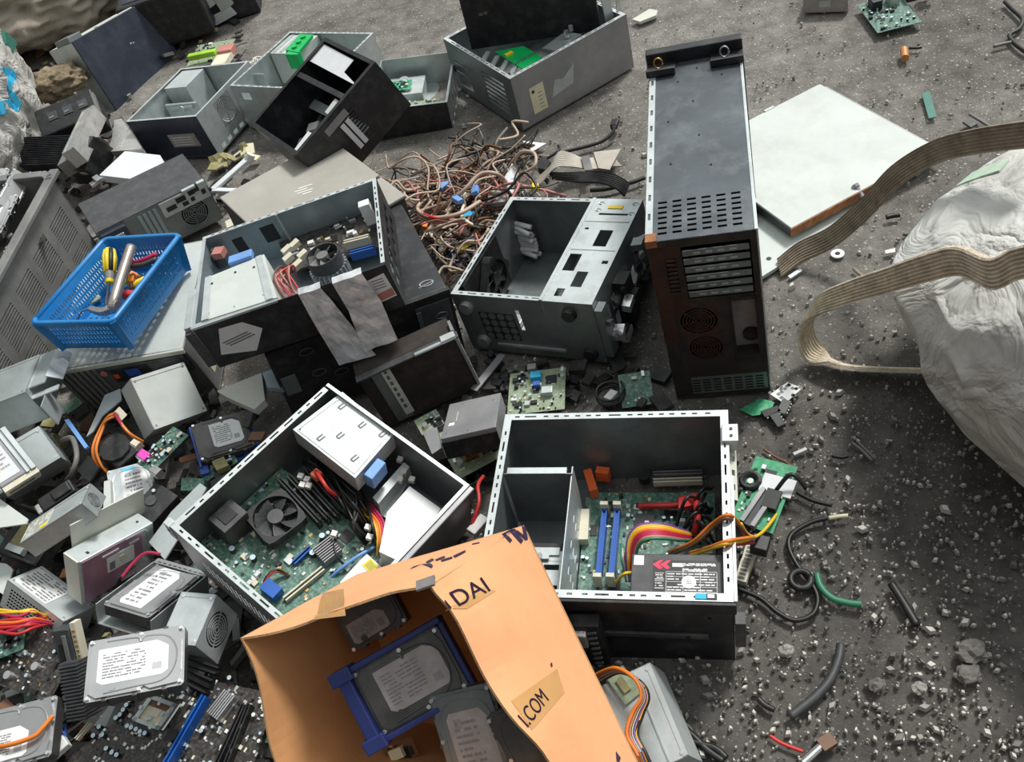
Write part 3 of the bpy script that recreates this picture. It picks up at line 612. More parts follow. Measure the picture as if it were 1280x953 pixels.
# ---- beige case behind the taped desktop
o, L, W, H = posed('BG', 'computer_case', 'beige topped case with four slanted strokes for a badge, behind the taped desktop', 'computer case')
mb = MB(); mb.box((0, 0, 0), (L, W, H-.006), 'taupe_edge'); mb.build('body', o, bevel=.004)
mb = MB(); mb.box((-.002, -.002, H-.008), (L*.68, W+.002, H), 'beige_paint'); mb.build('side_cover', o, bevel=.003)
mb = MB(); mb.box((L*.70, -.002, H-.012), (L+.002, W+.002, H-.002), 'beige_paint'); mb.build('front_bezel', o, bevel=.004)
mb = MB(); c = on(o, 376, 235, H)
for k, (h0, h1) in enumerate(((-.006, .03), (-.02, .012), (-.02, .02), (-.012, .012))): mb.bar((c.x+k*.011+h0*.35, c.y+h0, H+.0004), (c.x+k*.011+h1*.35, c.y+h1, H+.0004), .0035, .0006, 'label_white')
mb.build('badge', o)
for k in range(3): pass

# ---- dark case lying behind the blue basket
o, L, W, H = posed('L', 'computer_case', 'dark grey case behind the blue basket with its rear ports and fan vent showing', 'computer case')
shell(o, L, W, H, 'dark_plastic', 'soot', {'n': 'steel_dark'}, {'n': [(L*.80-.042, H*.42-.042, L*.80+.042, H*.42+.042)], }, lid='dark_plastic', grilles=[((L*.80, 0, H*.42), (1, 0, 0), (0, 0, 1), .042, 'steel_dark')])
fan(o, (L*.80, .008, H*.42), (0, -1, 0), .036, nb=7, square=False)
mb = MB(); mb.box((L*.56, -.004, H*.62), (L*.99, 0, H*.96), 'steel_bright'); g = random.Random(2)
for x, z, w, h in ((.6, .72, .03, .014), (.7, .8, .03, .016), (.74, .68, .018, .012), (.82, .84, .02, .018), (.82, .7, .012, .012), (.88, .86, .014, .016), (.93, .74, .012, .014)): mb.box((L*x, -.006, H*z), (L*x+w, -.0038, H*z+h), 'chip')
mb.build('port_panel', o)
for k in range(4): mb = MB(); mb.box((L*(.36+.045*k), -.004, H*.1), (L*(.36+.045*k)+.010, 0, H*.92), 'steel_blue'); mb.build('slot_cover', o)
mb = MB(); mb.box((L*.02, -.02, H*.5), (L*.24, -.001, H*.95), 'navy_paint'); mb.box((L*.05, -.026, H*.6), (L*.2, -.02, H*.85), 'steel_blue'); mb.build('latch_block', o, bevel=.002)
mb = MB(); mb.box((L*.78, -.012, H*.97), (L*.9, .0, H+.004), 'steel'); mb.box((L*.92, -.014, H*.9), (L*.99, 0, H+.006), 'steel_bright'); mb.build('rear_tab', o, bevel=.001)

# ---- white case under the basket
o, L, W, H = posed('WC', 'desktop_computer', 'white topped desktop computer lying under the blue basket with grey ridged front', 'computer')
W = W+.06
shell(o, L, W, H, 'cream_paint', 'steel', {'n': 'grey_plastic', 'R': 'steel_dull'}, lid='white_paint', t=.004)
mb = MB()
for k in range(7): mb.box((L*(.02+.045*k), -.008, H*.05), (L*(.02+.045*k)+.009, 0, H*.95), 'grey_plastic')
mb.box((0, -.006, H-.012), (L, 0, H+.002), 'cream_paint'); mb.build('front_bezel', o, bevel=.002)
mb = MB(); mb.box((L*.40, -.010, H*.62), (L*.98, -.001, H*.93), 'dark_plastic'); mb.box((L*.42, -.012, H*.66), (L*.70, -.009, H*.9), 'black_plastic'); mb.box((L*.72, -.012, H*.66), (L*.95, -.009, H*.9), 'dark_plastic'); mb.box((L*.52, -.0128, H*.72), (L*.62, -.0118, H*.86), 'caddy_blue'); mb.box((L*.42, -.013, H*.72), (L*.455, -.011, H*.8), 'orange_plastic'); mb.cyl((L*.36, -.008, H*.84), (L*.36, -.012, H*.84), .008, 'wire_pink', 12); mb.build('drive_bay', o)
mb = MB(); mb.box((L, W*.1, H*.2), (L+.001, W*.32, H*.7), 'label_yellow')
for k in range(5): mb.box((L+.0009, W*.14, H*(.26+.08*k)), (L+.0015, W*.28, H*(.28+.08*k)), 'print_dark')
mb.build('label_sticker', o)

# ---- black case below the taped desktop
o, L, W, H = posed('S2', 'computer_case', 'closed black case under the taped desktop with a smudged top', 'computer case')
mb = MB(); mb.box((0, 0, 0), (L, W, H), 'black_paint'); mb.build('body', o, bevel=.004)
mb = MB(); mb.box((0, -.012, .0), (L+.003, 0, H+.001), 'black_plastic'); mb.box((L*.80, -.015, H*.2), (L*.99, -.012, H*.9), 'dark_plastic')
for k in range(3): mb.tube([(L*.93+.014*math.cos(a*.5236), -.015, H*(.3+.2*k)+.008*math.sin(a*.5236)) for a in range(13)], .0018, 'steel_dark', 5)
mb.box((L*.80, -.017, H*.45), (L*.825, -.014, H*.85), 'steel_dark'); mb.box((L*.825, -.017, H*.2), (L*.84, -.014, H*.4), 'steel_dark')
mb.box((L*.02, -.016, H*.35), (L*.10, -.012, H*.62), 'steel_dark'); mb.build('front_bezel', o, bevel=.002)
for x, z in ((.22, .52), (.33, .42), (.20, .86)):
    mb = MB(); mb.tube([(L*x+.016*math.cos(a*.5236), -.014, H*z+.009*math.sin(a*.5236)) for a in range(13)], .002, 'dark_plastic', 5); mb.build('button', o)
mb = MB(); c = on(o, 533, 355, H); mb.tube([(c.x+.016*math.cos(a*.5236), c.y+.01*math.sin(a*.5236), H+.001) for a in range(13)], .0015, 'steel', 5); mb.tube([(c.x-.02, c.y-.008, H+.001), (c.x+.018, c.y+.002, H+.001)], .0012, 'steel', 5); mb.build('badge', o)
# ---- lower black chassis
POSE['S3'] = POSE['S3'][:7]+(.055,)+POSE['S3'][8:]
o, L, W, H = posed('S3', 'computer_case', 'black case half buried below the taped stack with a pale slotted strip on its side', 'computer case')
shell(o, L, W, H, 'black_paint', 'soot', {'n': 'soot', 'R': 'steel_dark'}, lid='soot')
mb = MB(); mb.box((0, -.018, H-.004), (L+.01, 0, H), 'dark_plastic'); mb.box((L*.6, -.02, H-.001), (L*.97, -.012, H+.003), 'steel'); mb.box((L*.88, -.022, H), (L*1.02, -.004, H+.008), 'steel_bright'); mb.build('top_flange', o)
mb = MB(); mb.box((L*.13, -.003, .01), (L*.30, 0, H*.93), 'steel_dark'); mb.panel((L*.23, -.0035, .02), (1, 0, 0), (0, 0, 1), L*.09, H*.88, .001, [(.005, .02+.019*k, .012, .032+.019*k) for k in range(7)], 'cream_paint', 'chip'); mb.build('slotted_strip', o)
mb = MB(); mb.box((L, -.004, .0), (L+.006, .03, H+.01), 'steel_dull')
for k in range(3): mb.cyl((L+.006, .014, H*(.3+.22*k)), (L+.0075, .014, H*(.3+.22*k)), .003, 'chip', 8)
mb.build('corner_strip', o)

# ---- open taped desktop on top of the stack
o, L, W, H = posed('S', 'desktop_computer', 'open desktop computer with grey tape over its black side, on the black case', 'computer')
shell(o, L, W, H, 'black_paint', 'steel_blue', {'L': 'steel'}, {'f': [], 'R': hgrid(W*.1, H*.2, W*.9, H*.8, 6, 2, .7, .6)}, grilles=[])
rim(o, L, W, H, 'steel_bright', .009, 'fR', seed=7); rim(o, L, W, H, 'steel', .008, 'L', hole=False)
mb = MB(); mb.box((0, -.001, H-.003), (L*.45, .012, H+.002), 'steel'); mb.build('edge_strip', o); mb = MB(); mb.box((-.02, .0, .01), (-.001, W*.45, H-.01), 'dark_plastic'); mb.box((-.018, .01, H-.012), (-.001, W*.42, H), 'steel'); mb.build('front_bezel', o, bevel=.001)
cg, P = plate(o, 'drive_cage', o, ((257, 348), (330, 318), (346, 372), (252, 402)), H+.004, 'white_paint', .07)
mb = MB()
for k, (a, b) in enumerate(((.1, .12), (.12, .8), (.85, .15), (.8, .8), (.45, .1), (.5, .85))): q = P[0].lerp(P[1], a).lerp(P[3].lerp(P[2], a), b); mb.cyl((q.x, q.y, H+.004), (q.x, q.y, H+.0055), .0028, 'chip' if k % 2 else 'shiny', 8)
for a in (.0, .86): 
    q, r_ = P[0].lerp(P[1], a), P[3].lerp(P[2], a); q2, r2 = P[0].lerp(P[1], a+.1), P[3].lerp(P[2], a+.1); mb.add([(q.x, q.y, H+.0062), (q2.x, q2.y, H+.0062), (r2.x, r2.y, H+.0062), (r_.x, r_.y, H+.0062)], [(0, 1, 2, 3)], 'steel_bright')
mb.build('cage_screw', cg)
a, b = on(o, 287, 328, H+.006), on(o, 316, 318, H+.006); mb = MB(); mb.bar(a, b, .026, .014, 'blue_clip'); mb.build('blue_clip', o, bevel=.002)
mb = MB(); P2 = [on(o, x, y, H*.35) for x, y in ((345, 291), (470, 256), (487, 305), (360, 340))]; mb.prism([(p.x, p.y) for p in P2], H*.3, H*.35, 'pcb_black'); q0 = on(o, 415, 300, H*.35); comps(mb, q0.x-.1, q0.y-.06, q0.x+.1, q0.y+.06, H*.35, 60, 21); mb.build('motherboard', o)
c = on(o, 402, 318, H*.9); fan(o, (c.x, c.y, H*.9), (0, 0, 1), .036, 'dark_plastic', 'grey_plastic', 7, .03, square=False)
mb = MB(); mb.cyl((c.x, c.y, H*.35), (c.x, c.y, H*.62), .04, 'steel_dark', 24)
for k in range(24): a = k*math.pi/12; mb.bar((c.x+.02*math.cos(a), c.y+.02*math.sin(a), H*.5), (c.x+.043*math.cos(a), c.y+.043*math.sin(a), H*.5), .002, H*.25, 'aluminium')
mb.build('cooler', o)
a, b = on(o, 431, 306, H*.5), on(o, 462, 298, H*.5); slot(o, 'memory_slot', a, b, H*.4, .012, .02, 'cream_plastic')
a, b = on(o, 440, 322, H*.45), on(o, 470, 314, H*.45); slot(o, 'memory_slot', a, b, H*.4, .012, .02, 'blue_slot')
g = random.Random(31)
a, b = on(o, 352, 340, H*.8), on(o, 366, 372, H*.75)
for k in range(9): m_ = ['wire_pink', 'wire_red', 'wire_pink', 'wire_brown'][k % 4]; cable(o, [a+V((g.uniform(-.015, .02), g.uniform(-.01, .01), -.03)), a+V((g.uniform(-.01, .03), g.uniform(-.02, .0), g.uniform(0, .03))), (a+b)/2+V((g.uniform(-.02, .02), g.uniform(-.015, .015), g.uniform(0, .03))), b+V((g.uniform(-.02, .02), g.uniform(-.01, .01), -.03))], .0022, m_)
for x, y in ((360, 322), (372, 330), (378, 318), (358, 312), (368, 305)): q = on(o, x, y, H*.7); mb = MB(); mb.obox((q.x, q.y, H*.68), (.01, .005, .002), (-.004, .007, 0), (0, 0, .006), 'cream_plastic'); mb.build('connector', o)
mb = MB(); q = on(o, 268, 318, H*.7); mb.cyl((q.x, q.y, H*.4), (q.x+.01, q.y, H*.8), .012, 'dark_plastic', 10); mb.obox((q.x+.02, q.y-.02, H*.8), (.012, -.004, 0), (.004, .012, 0), (0, 0, .008), 'wire_pink'); mb.build('speaker', o)
for a_, b_, c_, d_ in ((.13, .19, .35, .75), (.3, .38, .42, .8)): mb = MB(); mb.box((L*a_, W-.003, H*c_), (L*b_, W-.0022, H*d_), 'chip'); mb.build('wall_cutout', o)
mb = MB(); mb.box((L*.42, W-.012, .0), (L*.43, W-.002, H), 'steel'); mb.build('wall_rib', o)
q = on(o, 458, 262, H*.8); mb = MB(); mb.box((q.x-.012, q.y-.01, H*.5), (q.x+.012, q.y+.012, H*.95), 'white_plastic'); mb.build('connector', o)
# stickers on the black side
M1 = MATS[o.name]
mb = MB(); mb.add([(L*.05, -.0012, H*.28), (L*.22, -.0012, H*.12), (L*.31, -.0012, H*.55), (L*.24, -.0012, H*.82), (L*.12, -.0012, H*.84)], [(0, 1, 2, 3, 4)], 'label_pale')
for k in range(3): mb.obox((L*(.165+.012*k), -.0014, H*(.55-.05*k)), (.03, 0, .004), (0, .0002, 0), (-.001, 0, .0016), 'print_dark')
mb.build('paper_label', o)
mb = MB(); mb.add([(L*.885, -.0012, H*.25), (L*.985, -.0012, H*.3), (L*.975, -.0012, H*.85), (L*.885, -.0012, H*.8)], [(0, 1, 2, 3)], 'label_white'); mb.add([(L*.89, -.0015, H*.28), (L*.98, -.0015, H*.33), (L*.979, -.0015, H*.5), (L*.889, -.0015, H*.45)], [(0, 1, 2, 3)], 'wire_pink')
for k in range(4): mb.box((L*.90, -.0017, H*(.56+.06*k)), (L*.96, -.0011, H*(.58+.06*k)), 'print_dark')
mb.build('licence_label', o)
Mi = MATS[o.name].inverted()
for px in (((368, 366), (401, 357), (448, 420), (457, 446), (424, 457), (402, 415)), ((415, 348), (457, 338), (497, 425), (455, 440), (436, 398))):
    pass
def tape_strip(top, mid, bot):
    (a, b), (c, d), (e, f) = top, mid, bot; z1 = (MATS[o.name] @ V((L*.5, 0, H))).z
    A, B = Mi @ at(*a, z1+.004), Mi @ at(*b, z1+.004)
    A.y = B.y = .012; A.z = B.z = H+.003
    A2, B2 = V((A.x, -.004, H)), V((B.x, -.004, H))
    def onface(p, yy):   # sighting on plane y = yy of the taped case
        cc = Mi @ V((0, 0, EYE)); dd = Mi.to_3x3() @ ray(*p); return cc+dd*((yy-cc.y)/dd.y)
    Cc, D = onface(c, -.016), onface(d, -.016); E_, F_ = onface(e, -.034), onface(f, -.034)
    rows = [(A, B), (A2, B2), (Cc, D), (E_, F_)]; vs = []; n = 6
    g = random.Random(int(a[0])); full = []
    for i in range(len(rows)-1):
        for t in range(6): full.append((rows[i][0].lerp(rows[i+1][0], t/6), rows[i][1].lerp(rows[i+1][1], t/6)))
    full.append(rows[-1])
    for p, q in full:
        for k in range(n+1): v = p.lerp(q, k/n); v.y -= .004*noise.noise(V((v.x*40, v.z*40, a[0]))) ; vs.append(v)
    N = len(vs); vs = vs+[v+V((0, .0012, -.0004)) for v in vs]; fs = []
    for i in range(len(full)-1):
        for k in range(n): a_ = i*(n+1)+k; fs += [(a_, a_+1, a_+n+2, a_+n+1), (N+a_, N+a_+n+1, N+a_+n+2, N+a_+1)]
    mb = MB(); mb.add(vs, fs, 'tape'); return mb.build('tape_strip', o)
tape_strip(((372, 366), (400, 356)), ((393, 405), (430, 395)), ((424, 457), (470, 444)))
tape_strip(((415, 350), (452, 338)), ((436, 390), (476, 376)), ((456, 440), (497, 425)))

# ---- empty silver case beside the rack case
o, L, W, H = posed('C', 'computer_case', 'empty galvanised tower case lying open beside the rusty rack case', 'computer case')
fx, fz = L*.30, H*.48
shell(o, L, W, H, 'steel_dark', 'steel_dark', {'L': 'steel', 'n': 'steel_dark'}, {'n': [(fx-.05, fz-.042, fx+.04, fz+.042), (L*.44, H*.45, L*.47, H*.8)], 'R': hgrid(W*.08, H*.15, W*.9, H*.75, 5, 2, .75, .7)})
mb = MB(); mb.box((fx-.05, .0006, fz-.042), (fx+.04, .0026, fz+.042), 'chip')
for i in range(4):
    for j in range(4): mb.cyl((fx-.038+.022*i, .002, fz-.032+.021*j), (fx-.038+.022*i, -.0005, fz-.032+.021*j), .009, 'steel_dark', 12)
mb.build('vent_grid', o)
rim(o, L, W, H, 'steel_bright', .012, 'nfL', seed=11)
mb = MB(); w = L*.345; hs = [(w*.25, W*.83, w*.85, W*.85), (w*.45, W*.52, w*.72, W*.68), (w*.1, W*.28, w*.34, W*.44), (w*.42, W*.14, w*.64, W*.28), (w*.2, W*.05, w*.36, W*.12), (w*.12, W*.68, w*.2, W*.7), (w*.8, W*.36, w*.92, W*.39)]
mb.panel((L-w, 0, H+.001), (1, 0, 0), (0, 1, 0), w, W, .0016, hs, 'steel_bright'); mb.box((L-w, .0, H-.05), (L-w+.0016, W, H+.001), 'steel_bright'); mb.box((L-w-.004, 0, H), (L-w+.004, W, H+.004), 'steel_bright')
for y in (.48, .76): mb.box((L-w+.006, W*y, H+.001), (L-.006, W*y+.003, H+.0024), 'white_paint')
for x, y in ((.2, .95), (.2, .88), (.9, .95), (.92, .85)): mb.tube([(L-w+w*x+.007*math.cos(a*.7), W*y+.005*math.sin(a*.7), H+.0018) for a in range(8)], .0012, 'steel', 4)
mb.build('drive_bay', o)
mb = MB(); mb.box((L-w*.62, W*.895, H+.0015), (L-w*.32, W*.925, H+.003), 'yellow_plastic'); mb.build('warning_sticker', o)
mb = MB(); mb.box((.004, W*.10, H*.12), (.014, W*.62, H*.95), 'black_plastic'); mb.build('vent_strip', o)
fan(o, (.040, W*.38, H*.6), (1, 0, 0), .046, 'black_plastic', 'black_plastic', 7, .02)
mb = MB(); mb.box((.004, .02, .004), (L*.28, W*.3, .02), 'steel'); mb.box((L*.3, .03, .003), (L-w-.01, W*.26, .012), 'steel_bright'); mb.cyl((L*.52, W*.15, .012), (L*.52, W*.15, .0135), .008, 'chip', 12); mb.box((L*.34, W*.22, .012), (L*.62, W*.235, .014), 'chip'); mb.cyl((L*.35, W*.27, .014), (L*.40, W*.28, .022), .009, 'shiny', 10); mb.box((.06, .02, .02), (L*.26, W*.08, .026), 'steel_dull'); mb.build('floor_plate', o, bevel=.001)
a = on(o, 640, 300, H*.3); g = random.Random(6)
for k in range(11): cable(o, [(max(.02, a.x-.03), a.y+.05, .02+.008*k), (a.x+.01, a.y-.0+g.uniform(-.01, .01), .02+.009*k), (a.x+.075, a.y-.02+g.uniform(-.02, .02), .016+.009*k)], .0065, 'label_white', 'cable', 6)
bundle(o, [(max(.03, a.x-.03), a.y+.08, .06), (a.x+.01, a.y+.09, .12), (a.x+.03, a.y+.06, .08), (a.x, a.y+.02, .05)], ['wire_black']*6+['wire_white'], .015, .0028, 5)
for x, z in ((L*.09, H*.8), (L*.12, H*.2), (L*.83, H*.82), (L*.9, H*.16)): mb = MB(); mb.cyl((x, 0, z), (x, -.012, z), .017, 'black_plastic' if x > L*.5 else 'steel_dull', 18, .015); mb.build('foot', o)
mb = MB(); mb.box((L*.22, -.003, H*.13), (L*.72, .0, H*.17), 'steel'); mb.build('rail', o)
mb = MB(); g = random.Random(12)   # torn plastic front still clinging to the right hand end
mb.box((L+.001, .0, .0), (L+.012, W, H*.12), 'black_plastic'); mb.box((L+.001, .0, H*.12), (L+.018, .03, H*.9), 'steel_dark'); mb.box((L+.001, W*.3, H*.05), (L+.03, W*.42, H*.8), 'black_plastic')
for k in range(26): mb.obox((L+g.uniform(.008, .04), W*g.uniform(.05, .98), H*g.uniform(.1, .95)), (g.uniform(.004, .012), g.uniform(-.006, .006), 0), (0, g.uniform(.006, .02), g.uniform(-.01, .01)), (0, 0, g.uniform(.003, .009)), g.choice(['black_plastic', 'steel_dark', 'steel', 'black_plastic', 'shiny']))
mb.build('front_frame', o)

# ---- open case with processor fan (front left)
o, L, W, H = posed('O', 'computer_case', 'open tower case lying flat with its motherboard and black processor fan in view', 'computer case')
OC = o
shell(o, L, W, H, 'black_paint', 'steel_dark', {'b': 'steel', 'n': 'steel_dull', 'f': 'black_plastic', 'R': 'steel_dull', 'L': 'black_paint'}, {'n': hgrid(L*.16, H*.12, L*.9, H*.62, 22, 8, .6, .6)})
rim(o, L, W, H, 'steel_bright', .012, 'nL', seed=21); rim(o, L, W, H, 'steel_bright', .007, 'fR', hole=False)
mb = MB(); mb.box((-.014, -.003, H-.05), (.002, .012, H+.002), 'steel_bright'); mb.cyl((-.007, -.003, H-.02), (-.007, -.0042, H-.02), .0035, 'chip', 10); mb.build('corner_lug', o, bevel=.002)
mb = MB(); mb.box((L+.001, 0, H-.016), (L+.012, W, H+.0), 'steel_dull'); mb.build('side_bar', o, bevel=.002)
mb = MB(); q = [on(o, *p, .012) for p in ((262, 668), (352, 585), (455, 690), (370, 770))]
x0, x1 = .004, L*.80; y0, y1 = .006, W*.60; zb = .06
mb.box((x0, y0, zb-.0016), (x1, y1, zb), 'pcb_green'); comps(mb, x0, y0, x1, y1, zb, 230, 5, caps=.12, big=6); MBD = mb.build('motherboard', o)
def onz(px, py, z): p = on(o, px, py, z); p.z = z; return p
c = onz(344, 645, .105); u = (onz(381, 648, .105)-onz(351, 614, .105)).normalized()
fan(o, c, (0, 0, 1), .042, 'black_plastic', 'dark_plastic', 7, .024, rot=0, sx=u)
mb = MB(); v = V((-u.y, u.x, 0))
for k in range(15): mb.obox(c+u*(-.035+.005*k)+V((0, 0, -.034)), u*.0007, v*.036, V((0, 0, .010)), 'steel_dark')
mb.obox(c+V((0, 0, -.04)), u*.036, v*.036, V((0, 0, .004)), 'steel_dull')
for sg in (-1, 1): mb.obox(c+v*sg*.042+V((0, 0, -.03)), u*.012, v*.003, V((0, 0, .016)), 'black_plastic')
mb.build('heat_sink', o)
for k in range(4):
    a, b = onz(352+k*11, 606-k*6+k*2, zb), onz(402+k*11, 660-k*6+k*2, zb); slot(o, 'memory_slot', a, b, zb, .009, .028, 'black_plastic', 'dark_plastic')
a, b = onz(368, 707, zb), onz(389, 687, zb); slot(o, 'expansion_slot', a, b, zb, .009, .012, 'blue_slot')
a, b = onz(357, 752, zb), onz(405, 713, zb); slot(o, 'expansion_slot', a, b, zb, .010, .012, 'cream_plastic')
a, b = onz(333, 735, zb), onz(350, 748, zb); mb = MB(); mb.obox((a+b)/2+V((0, 0, .012)), (b-a)*.5, V((-(b-a).y, (b-a).x, 0)).normalized()*.012, V((0, 0, .012)), 'blue_slot'); mb.build('connector', MBD)
a = onz(411, 693, zb); mb = MB()
mb.obox(a+V((0, 0, .008)), u*.02, v*.02, V((0, 0, .003)), 'steel_dull')
for k in range(8): mb.obox(a+u*(-.0175+.005*k)+V((0, 0, .015)), u*.001, v*.02, V((0, 0, .008)), 'steel_dull')
mb.build('chipset_cooler', MBD)
for px, py in ((293, 632), (291, 667), (318, 701), (302, 620), (404, 674), (292, 690), (316, 586), (392, 695), (285, 660)):
    a = onz(px, py, zb); mb = MB(); mb.cyl(a, a+V((0, 0, .016)), .0055, 'chip', 14, None, 'cap_top'); mb.build('capacitor', MBD)
mb = MB(); a, b = onz(262, 655, H*.7), onz(240, 668, H*.7); mb.box((.014, .06, zb), (.06, .115, H*.72), 'dark_plastic'); mb.box((.024, .072, H*.72), (.05, .102, H*.72+.002), 'chip'); mb.build('port_block', o, bevel=.002)
cg, P = plate(o, 'drive_cage', o, ((428, 490), (492, 543), (444, 598), (366, 537)), H-.008, 'steel_bright', .05)
mb = MB(); zt = H-.0078
for (a, b) in ((.3, .12), (.8, .2), (.15, .75), (.55, .72), (.45, .35), (.85, .82)):
    q = P[0].lerp(P[1], a).lerp(P[3].lerp(P[2], a), b); e1 = (P[1]-P[0]).normalized(); e2 = (P[3]-P[0]).normalized()
    for s_, w_ in ((0, .014), (1, .014)): mb.bar(q+e1*s_*.007+V((0, 0, .0008)), q+e1*s_*.007+e2*w_+V((0, 0, .0008)), .0022, .001, 'print_dark')
    mb.bar(q+V((0, 0, .0008)), q+e1*.007+V((0, 0, .0008)), .0022, .001, 'print_dark')
for a, b in ((.06, .06), (.94, .94)): q = P[0].lerp(P[1], a).lerp(P[3].lerp(P[2], a), b); mb.cyl(q, q+V((0, 0, .001)), .0028, 'chip', 10)
K4 = [P[0].lerp(P[2], .05), P[1].lerp(P[3], .05), P[2].lerp(P[0], .05), P[3].lerp(P[1], .05)]
for k in range(4): mb.bar(K4[k]+V((0, 0, .0006)), K4[(k+1) % 4]+V((0, 0, .0006)), .002, .0012, 'steel')
mb.build('cage_tab', cg)
a, b = onz(462, 597, H-.02), onz(476, 580, H-.02); mb = MB(); mb.obox((a+b)/2+V((0, 0, -.012)), (b-a)*.62, V(((b-a).y, -(b-a).x, 0)).normalized()*.010, V((0, 0, .02)), 'blue_clip'); mb.build('blue_clip', o, bevel=.002)
plate(o, 'power_supply', o, ((484, 640), (512, 608), (551, 636), (503, 704), (474, 690)), .105, 'label_white', .09); plate(o, 'floor_plate', o, ((470, 640), (512, 575), (520, 582), (486, 650)), .05, 'steel_bright')
plate(o, 'divider', o, ((466, 622), (505, 578), (512, 584), (473, 630)), H*.55, 'steel_bright', .06)
cable(o, [onz(395, 590, .12), onz(402, 600, .145), onz(410, 612, .14), onz(420, 620, .11)], .004, 'wire_red'); mb = MB(); a = onz(396, 594, .11); mb.obox(a, (.008, 0, 0), (0, .008, 0), (0, 0, .008), 'orange_plastic'); mb.build('connector', o)
g = random.Random(3)
for k in range(20):
    s0 = onz(392+g.uniform(-25, 25), 575+g.uniform(-15, 20), .06); s1 = onz(430+g.uniform(-15, 20), 618+g.uniform(-15, 15), g.uniform(.06, .12)); s2 = onz(452+g.uniform(-12, 16), 650+g.uniform(-14, 14), g.uniform(.06, .11)); s3 = onz(470+g.uniform(-10, 14), 680+g.uniform(-10, 10), .04)
    cable(o, [s0, s1, s2, s3], .003, 'wire_black')
for m_, d in (('wire_orange', 0), ('wire_orange', 3), ('wire_crimson', 6), ('wire_crimson', 9), ('wire_yellow', -2)):
    cable(o, [onz(452+d, 637-d, .07), onz(470+d, 655-d*.3, .09), onz(474+d, 680, .085), onz(476+d*2.5, 696-d, .05)], .0026, m_)
bundle(o, [onz(465, 640, .08), onz(485, 660, .08), onz(505, 672, .07)], ['wire_crimson', 'wire_brown', 'wire_crimson'], .006, .002, 4)
cable(o, [onz(425, 665, .05), onz(417, 680, .08), onz(424, 700, .08), onz(436, 710, .05)], .0022, 'wire_black'); cable(o, [onz(409, 727, .05), onz(425, 712, .07), onz(450, 694, .075), onz(476, 681, .06)], .0035, 'blue_clip')
bundle(o, [onz(338, 735, .04), onz(330, 728, .07), onz(345, 712, .08), onz(362, 720, .06)], ['wire_brown', 'wire_red', 'wire_black', 'wire_brown'], .006, .0018, 9)
for px, py in ((378, 607), (384, 600), (376, 596), (386, 608), (460, 660), (462, 672), (505, 590), (515, 600), (500, 600), (418, 668), (500, 575)):
    a = onz(px, py, .09); mb = MB(); mb.obox(a, (.005, .002, 0), (-.002, .005, 0), (0, 0, .005), 'white_plastic'); mb.build('connector', o)
mb = MB(); P4 = [on(o, *p, .07) for p in ((425, 728), (458, 692), (480, 712), (448, 735), (430, 742))]; mb.prism([(p.x, p.y) for p in P4][::-1], .03, .07, 'label_white'); q = on(o, 463, 708, .07); mb.obox((q.x, q.y, .0705), u*.012, v*.010, V((0, 0, .0006)), 'hazard_yellow')
for k in range(5): mb.obox(V((q.x, q.y, .071))+v*(.006-.003*k), u*.009, v*.0006, V((0, 0, .0006)), 'gunk')
mb.build('optical_drive', o)

# ---- open case with the blue memory slots (front centre)
o, L, W, H = posed('N', 'computer_case', 'open black case with blue memory slots, rainbow power leads and a silver slotted rim', 'computer case')
shell(o, L, W, H, 'black_paint', 'steel_dark', None, {'n': [(L*.9, H*.72, L*.915, H*.76)], 'R': []}, skip='')
rim(o, L, W, H, 'steel_bright', .014, seed=33)
def onz(px, py, z): p = on(o, px, py, z); p.z = z; return p
mb = MB(); mb.box((L, 0, H-.012), (L+.006, W*.62, H+.002), 'steel_bright'); mb.build('rear_flange', o, bevel=.001)
mb = MB(); mb.box((L-.012, W*.80, H-.02), (L+.016, W*.90, H+.008), 'steel_bright'); mb.cyl((L+.004, W*.83, H+.008), (L+.004, W*.83, H+.0095), .003, 'chip', 8); mb.cyl((L+.004, W*.87, H+.008), (L+.004, W*.87, H+.0095), .003, 'chip', 8); mb.build('clamp_bracket', o, bevel=.001)
mb = MB(); mb.panel((L+.012, W*.55, H-.035), (0, 1, 0), (-1, 0, .6), W*.33, .016, .002, [(.02+.03*k, .004, .032+.03*k, .010) for k in range(4)], 'cream_paint'); mb.build('bracket_strip', o)
mb = MB(); mb.box((0, -.006, H-.03), (L+.004, 0, H-.001), 'black_plastic'); mb.box((L*.42, -.005, H*.44), (L*.9, 0, H*.5), 'dark_plastic'); mb.cyl((L*.82, -.005, H*.47), (L*.82, -.0062, H*.47), .005, 'chip', 12); mb.box((L+.001, -.002, H*.30), (L+.018, .02, H*.68), 'dark_plastic'); mb.build('bottom_rail', o, bevel=.001)
mb = MB(); mb.obox((L*.43, -.016, H*.47), (.026, 0, .002), (0, .012, 0), (-.002, 0, .07), 'black_plastic'); g = random.Random(6)
for k in range(7): mb.obox((L*.455, -.029, H*(.2+.085*k)), (.008, 0, .002), (0, .002, 0), (0, 0, .0035), 'steel_dark')
mb.obox((L*.40, -.026, H*.64), (.014, 0, 0), (0, .012, .002), (0, 0, .02), 'silver_foil'); mb.build('front_switch_block', o, bevel=.002)
zb = .03
mb = MB(); xl, xr, yn, yf = L*.33, L*.93, W*.05, W*.86
mb.box((xl, yn, zb-.0016), (xr, yf, zb), 'pcb_green'); comps(mb, xl, yn, xr, yf, zb, 240, 15, caps=.1, big=7); MBD = mb.build('motherboard', o)
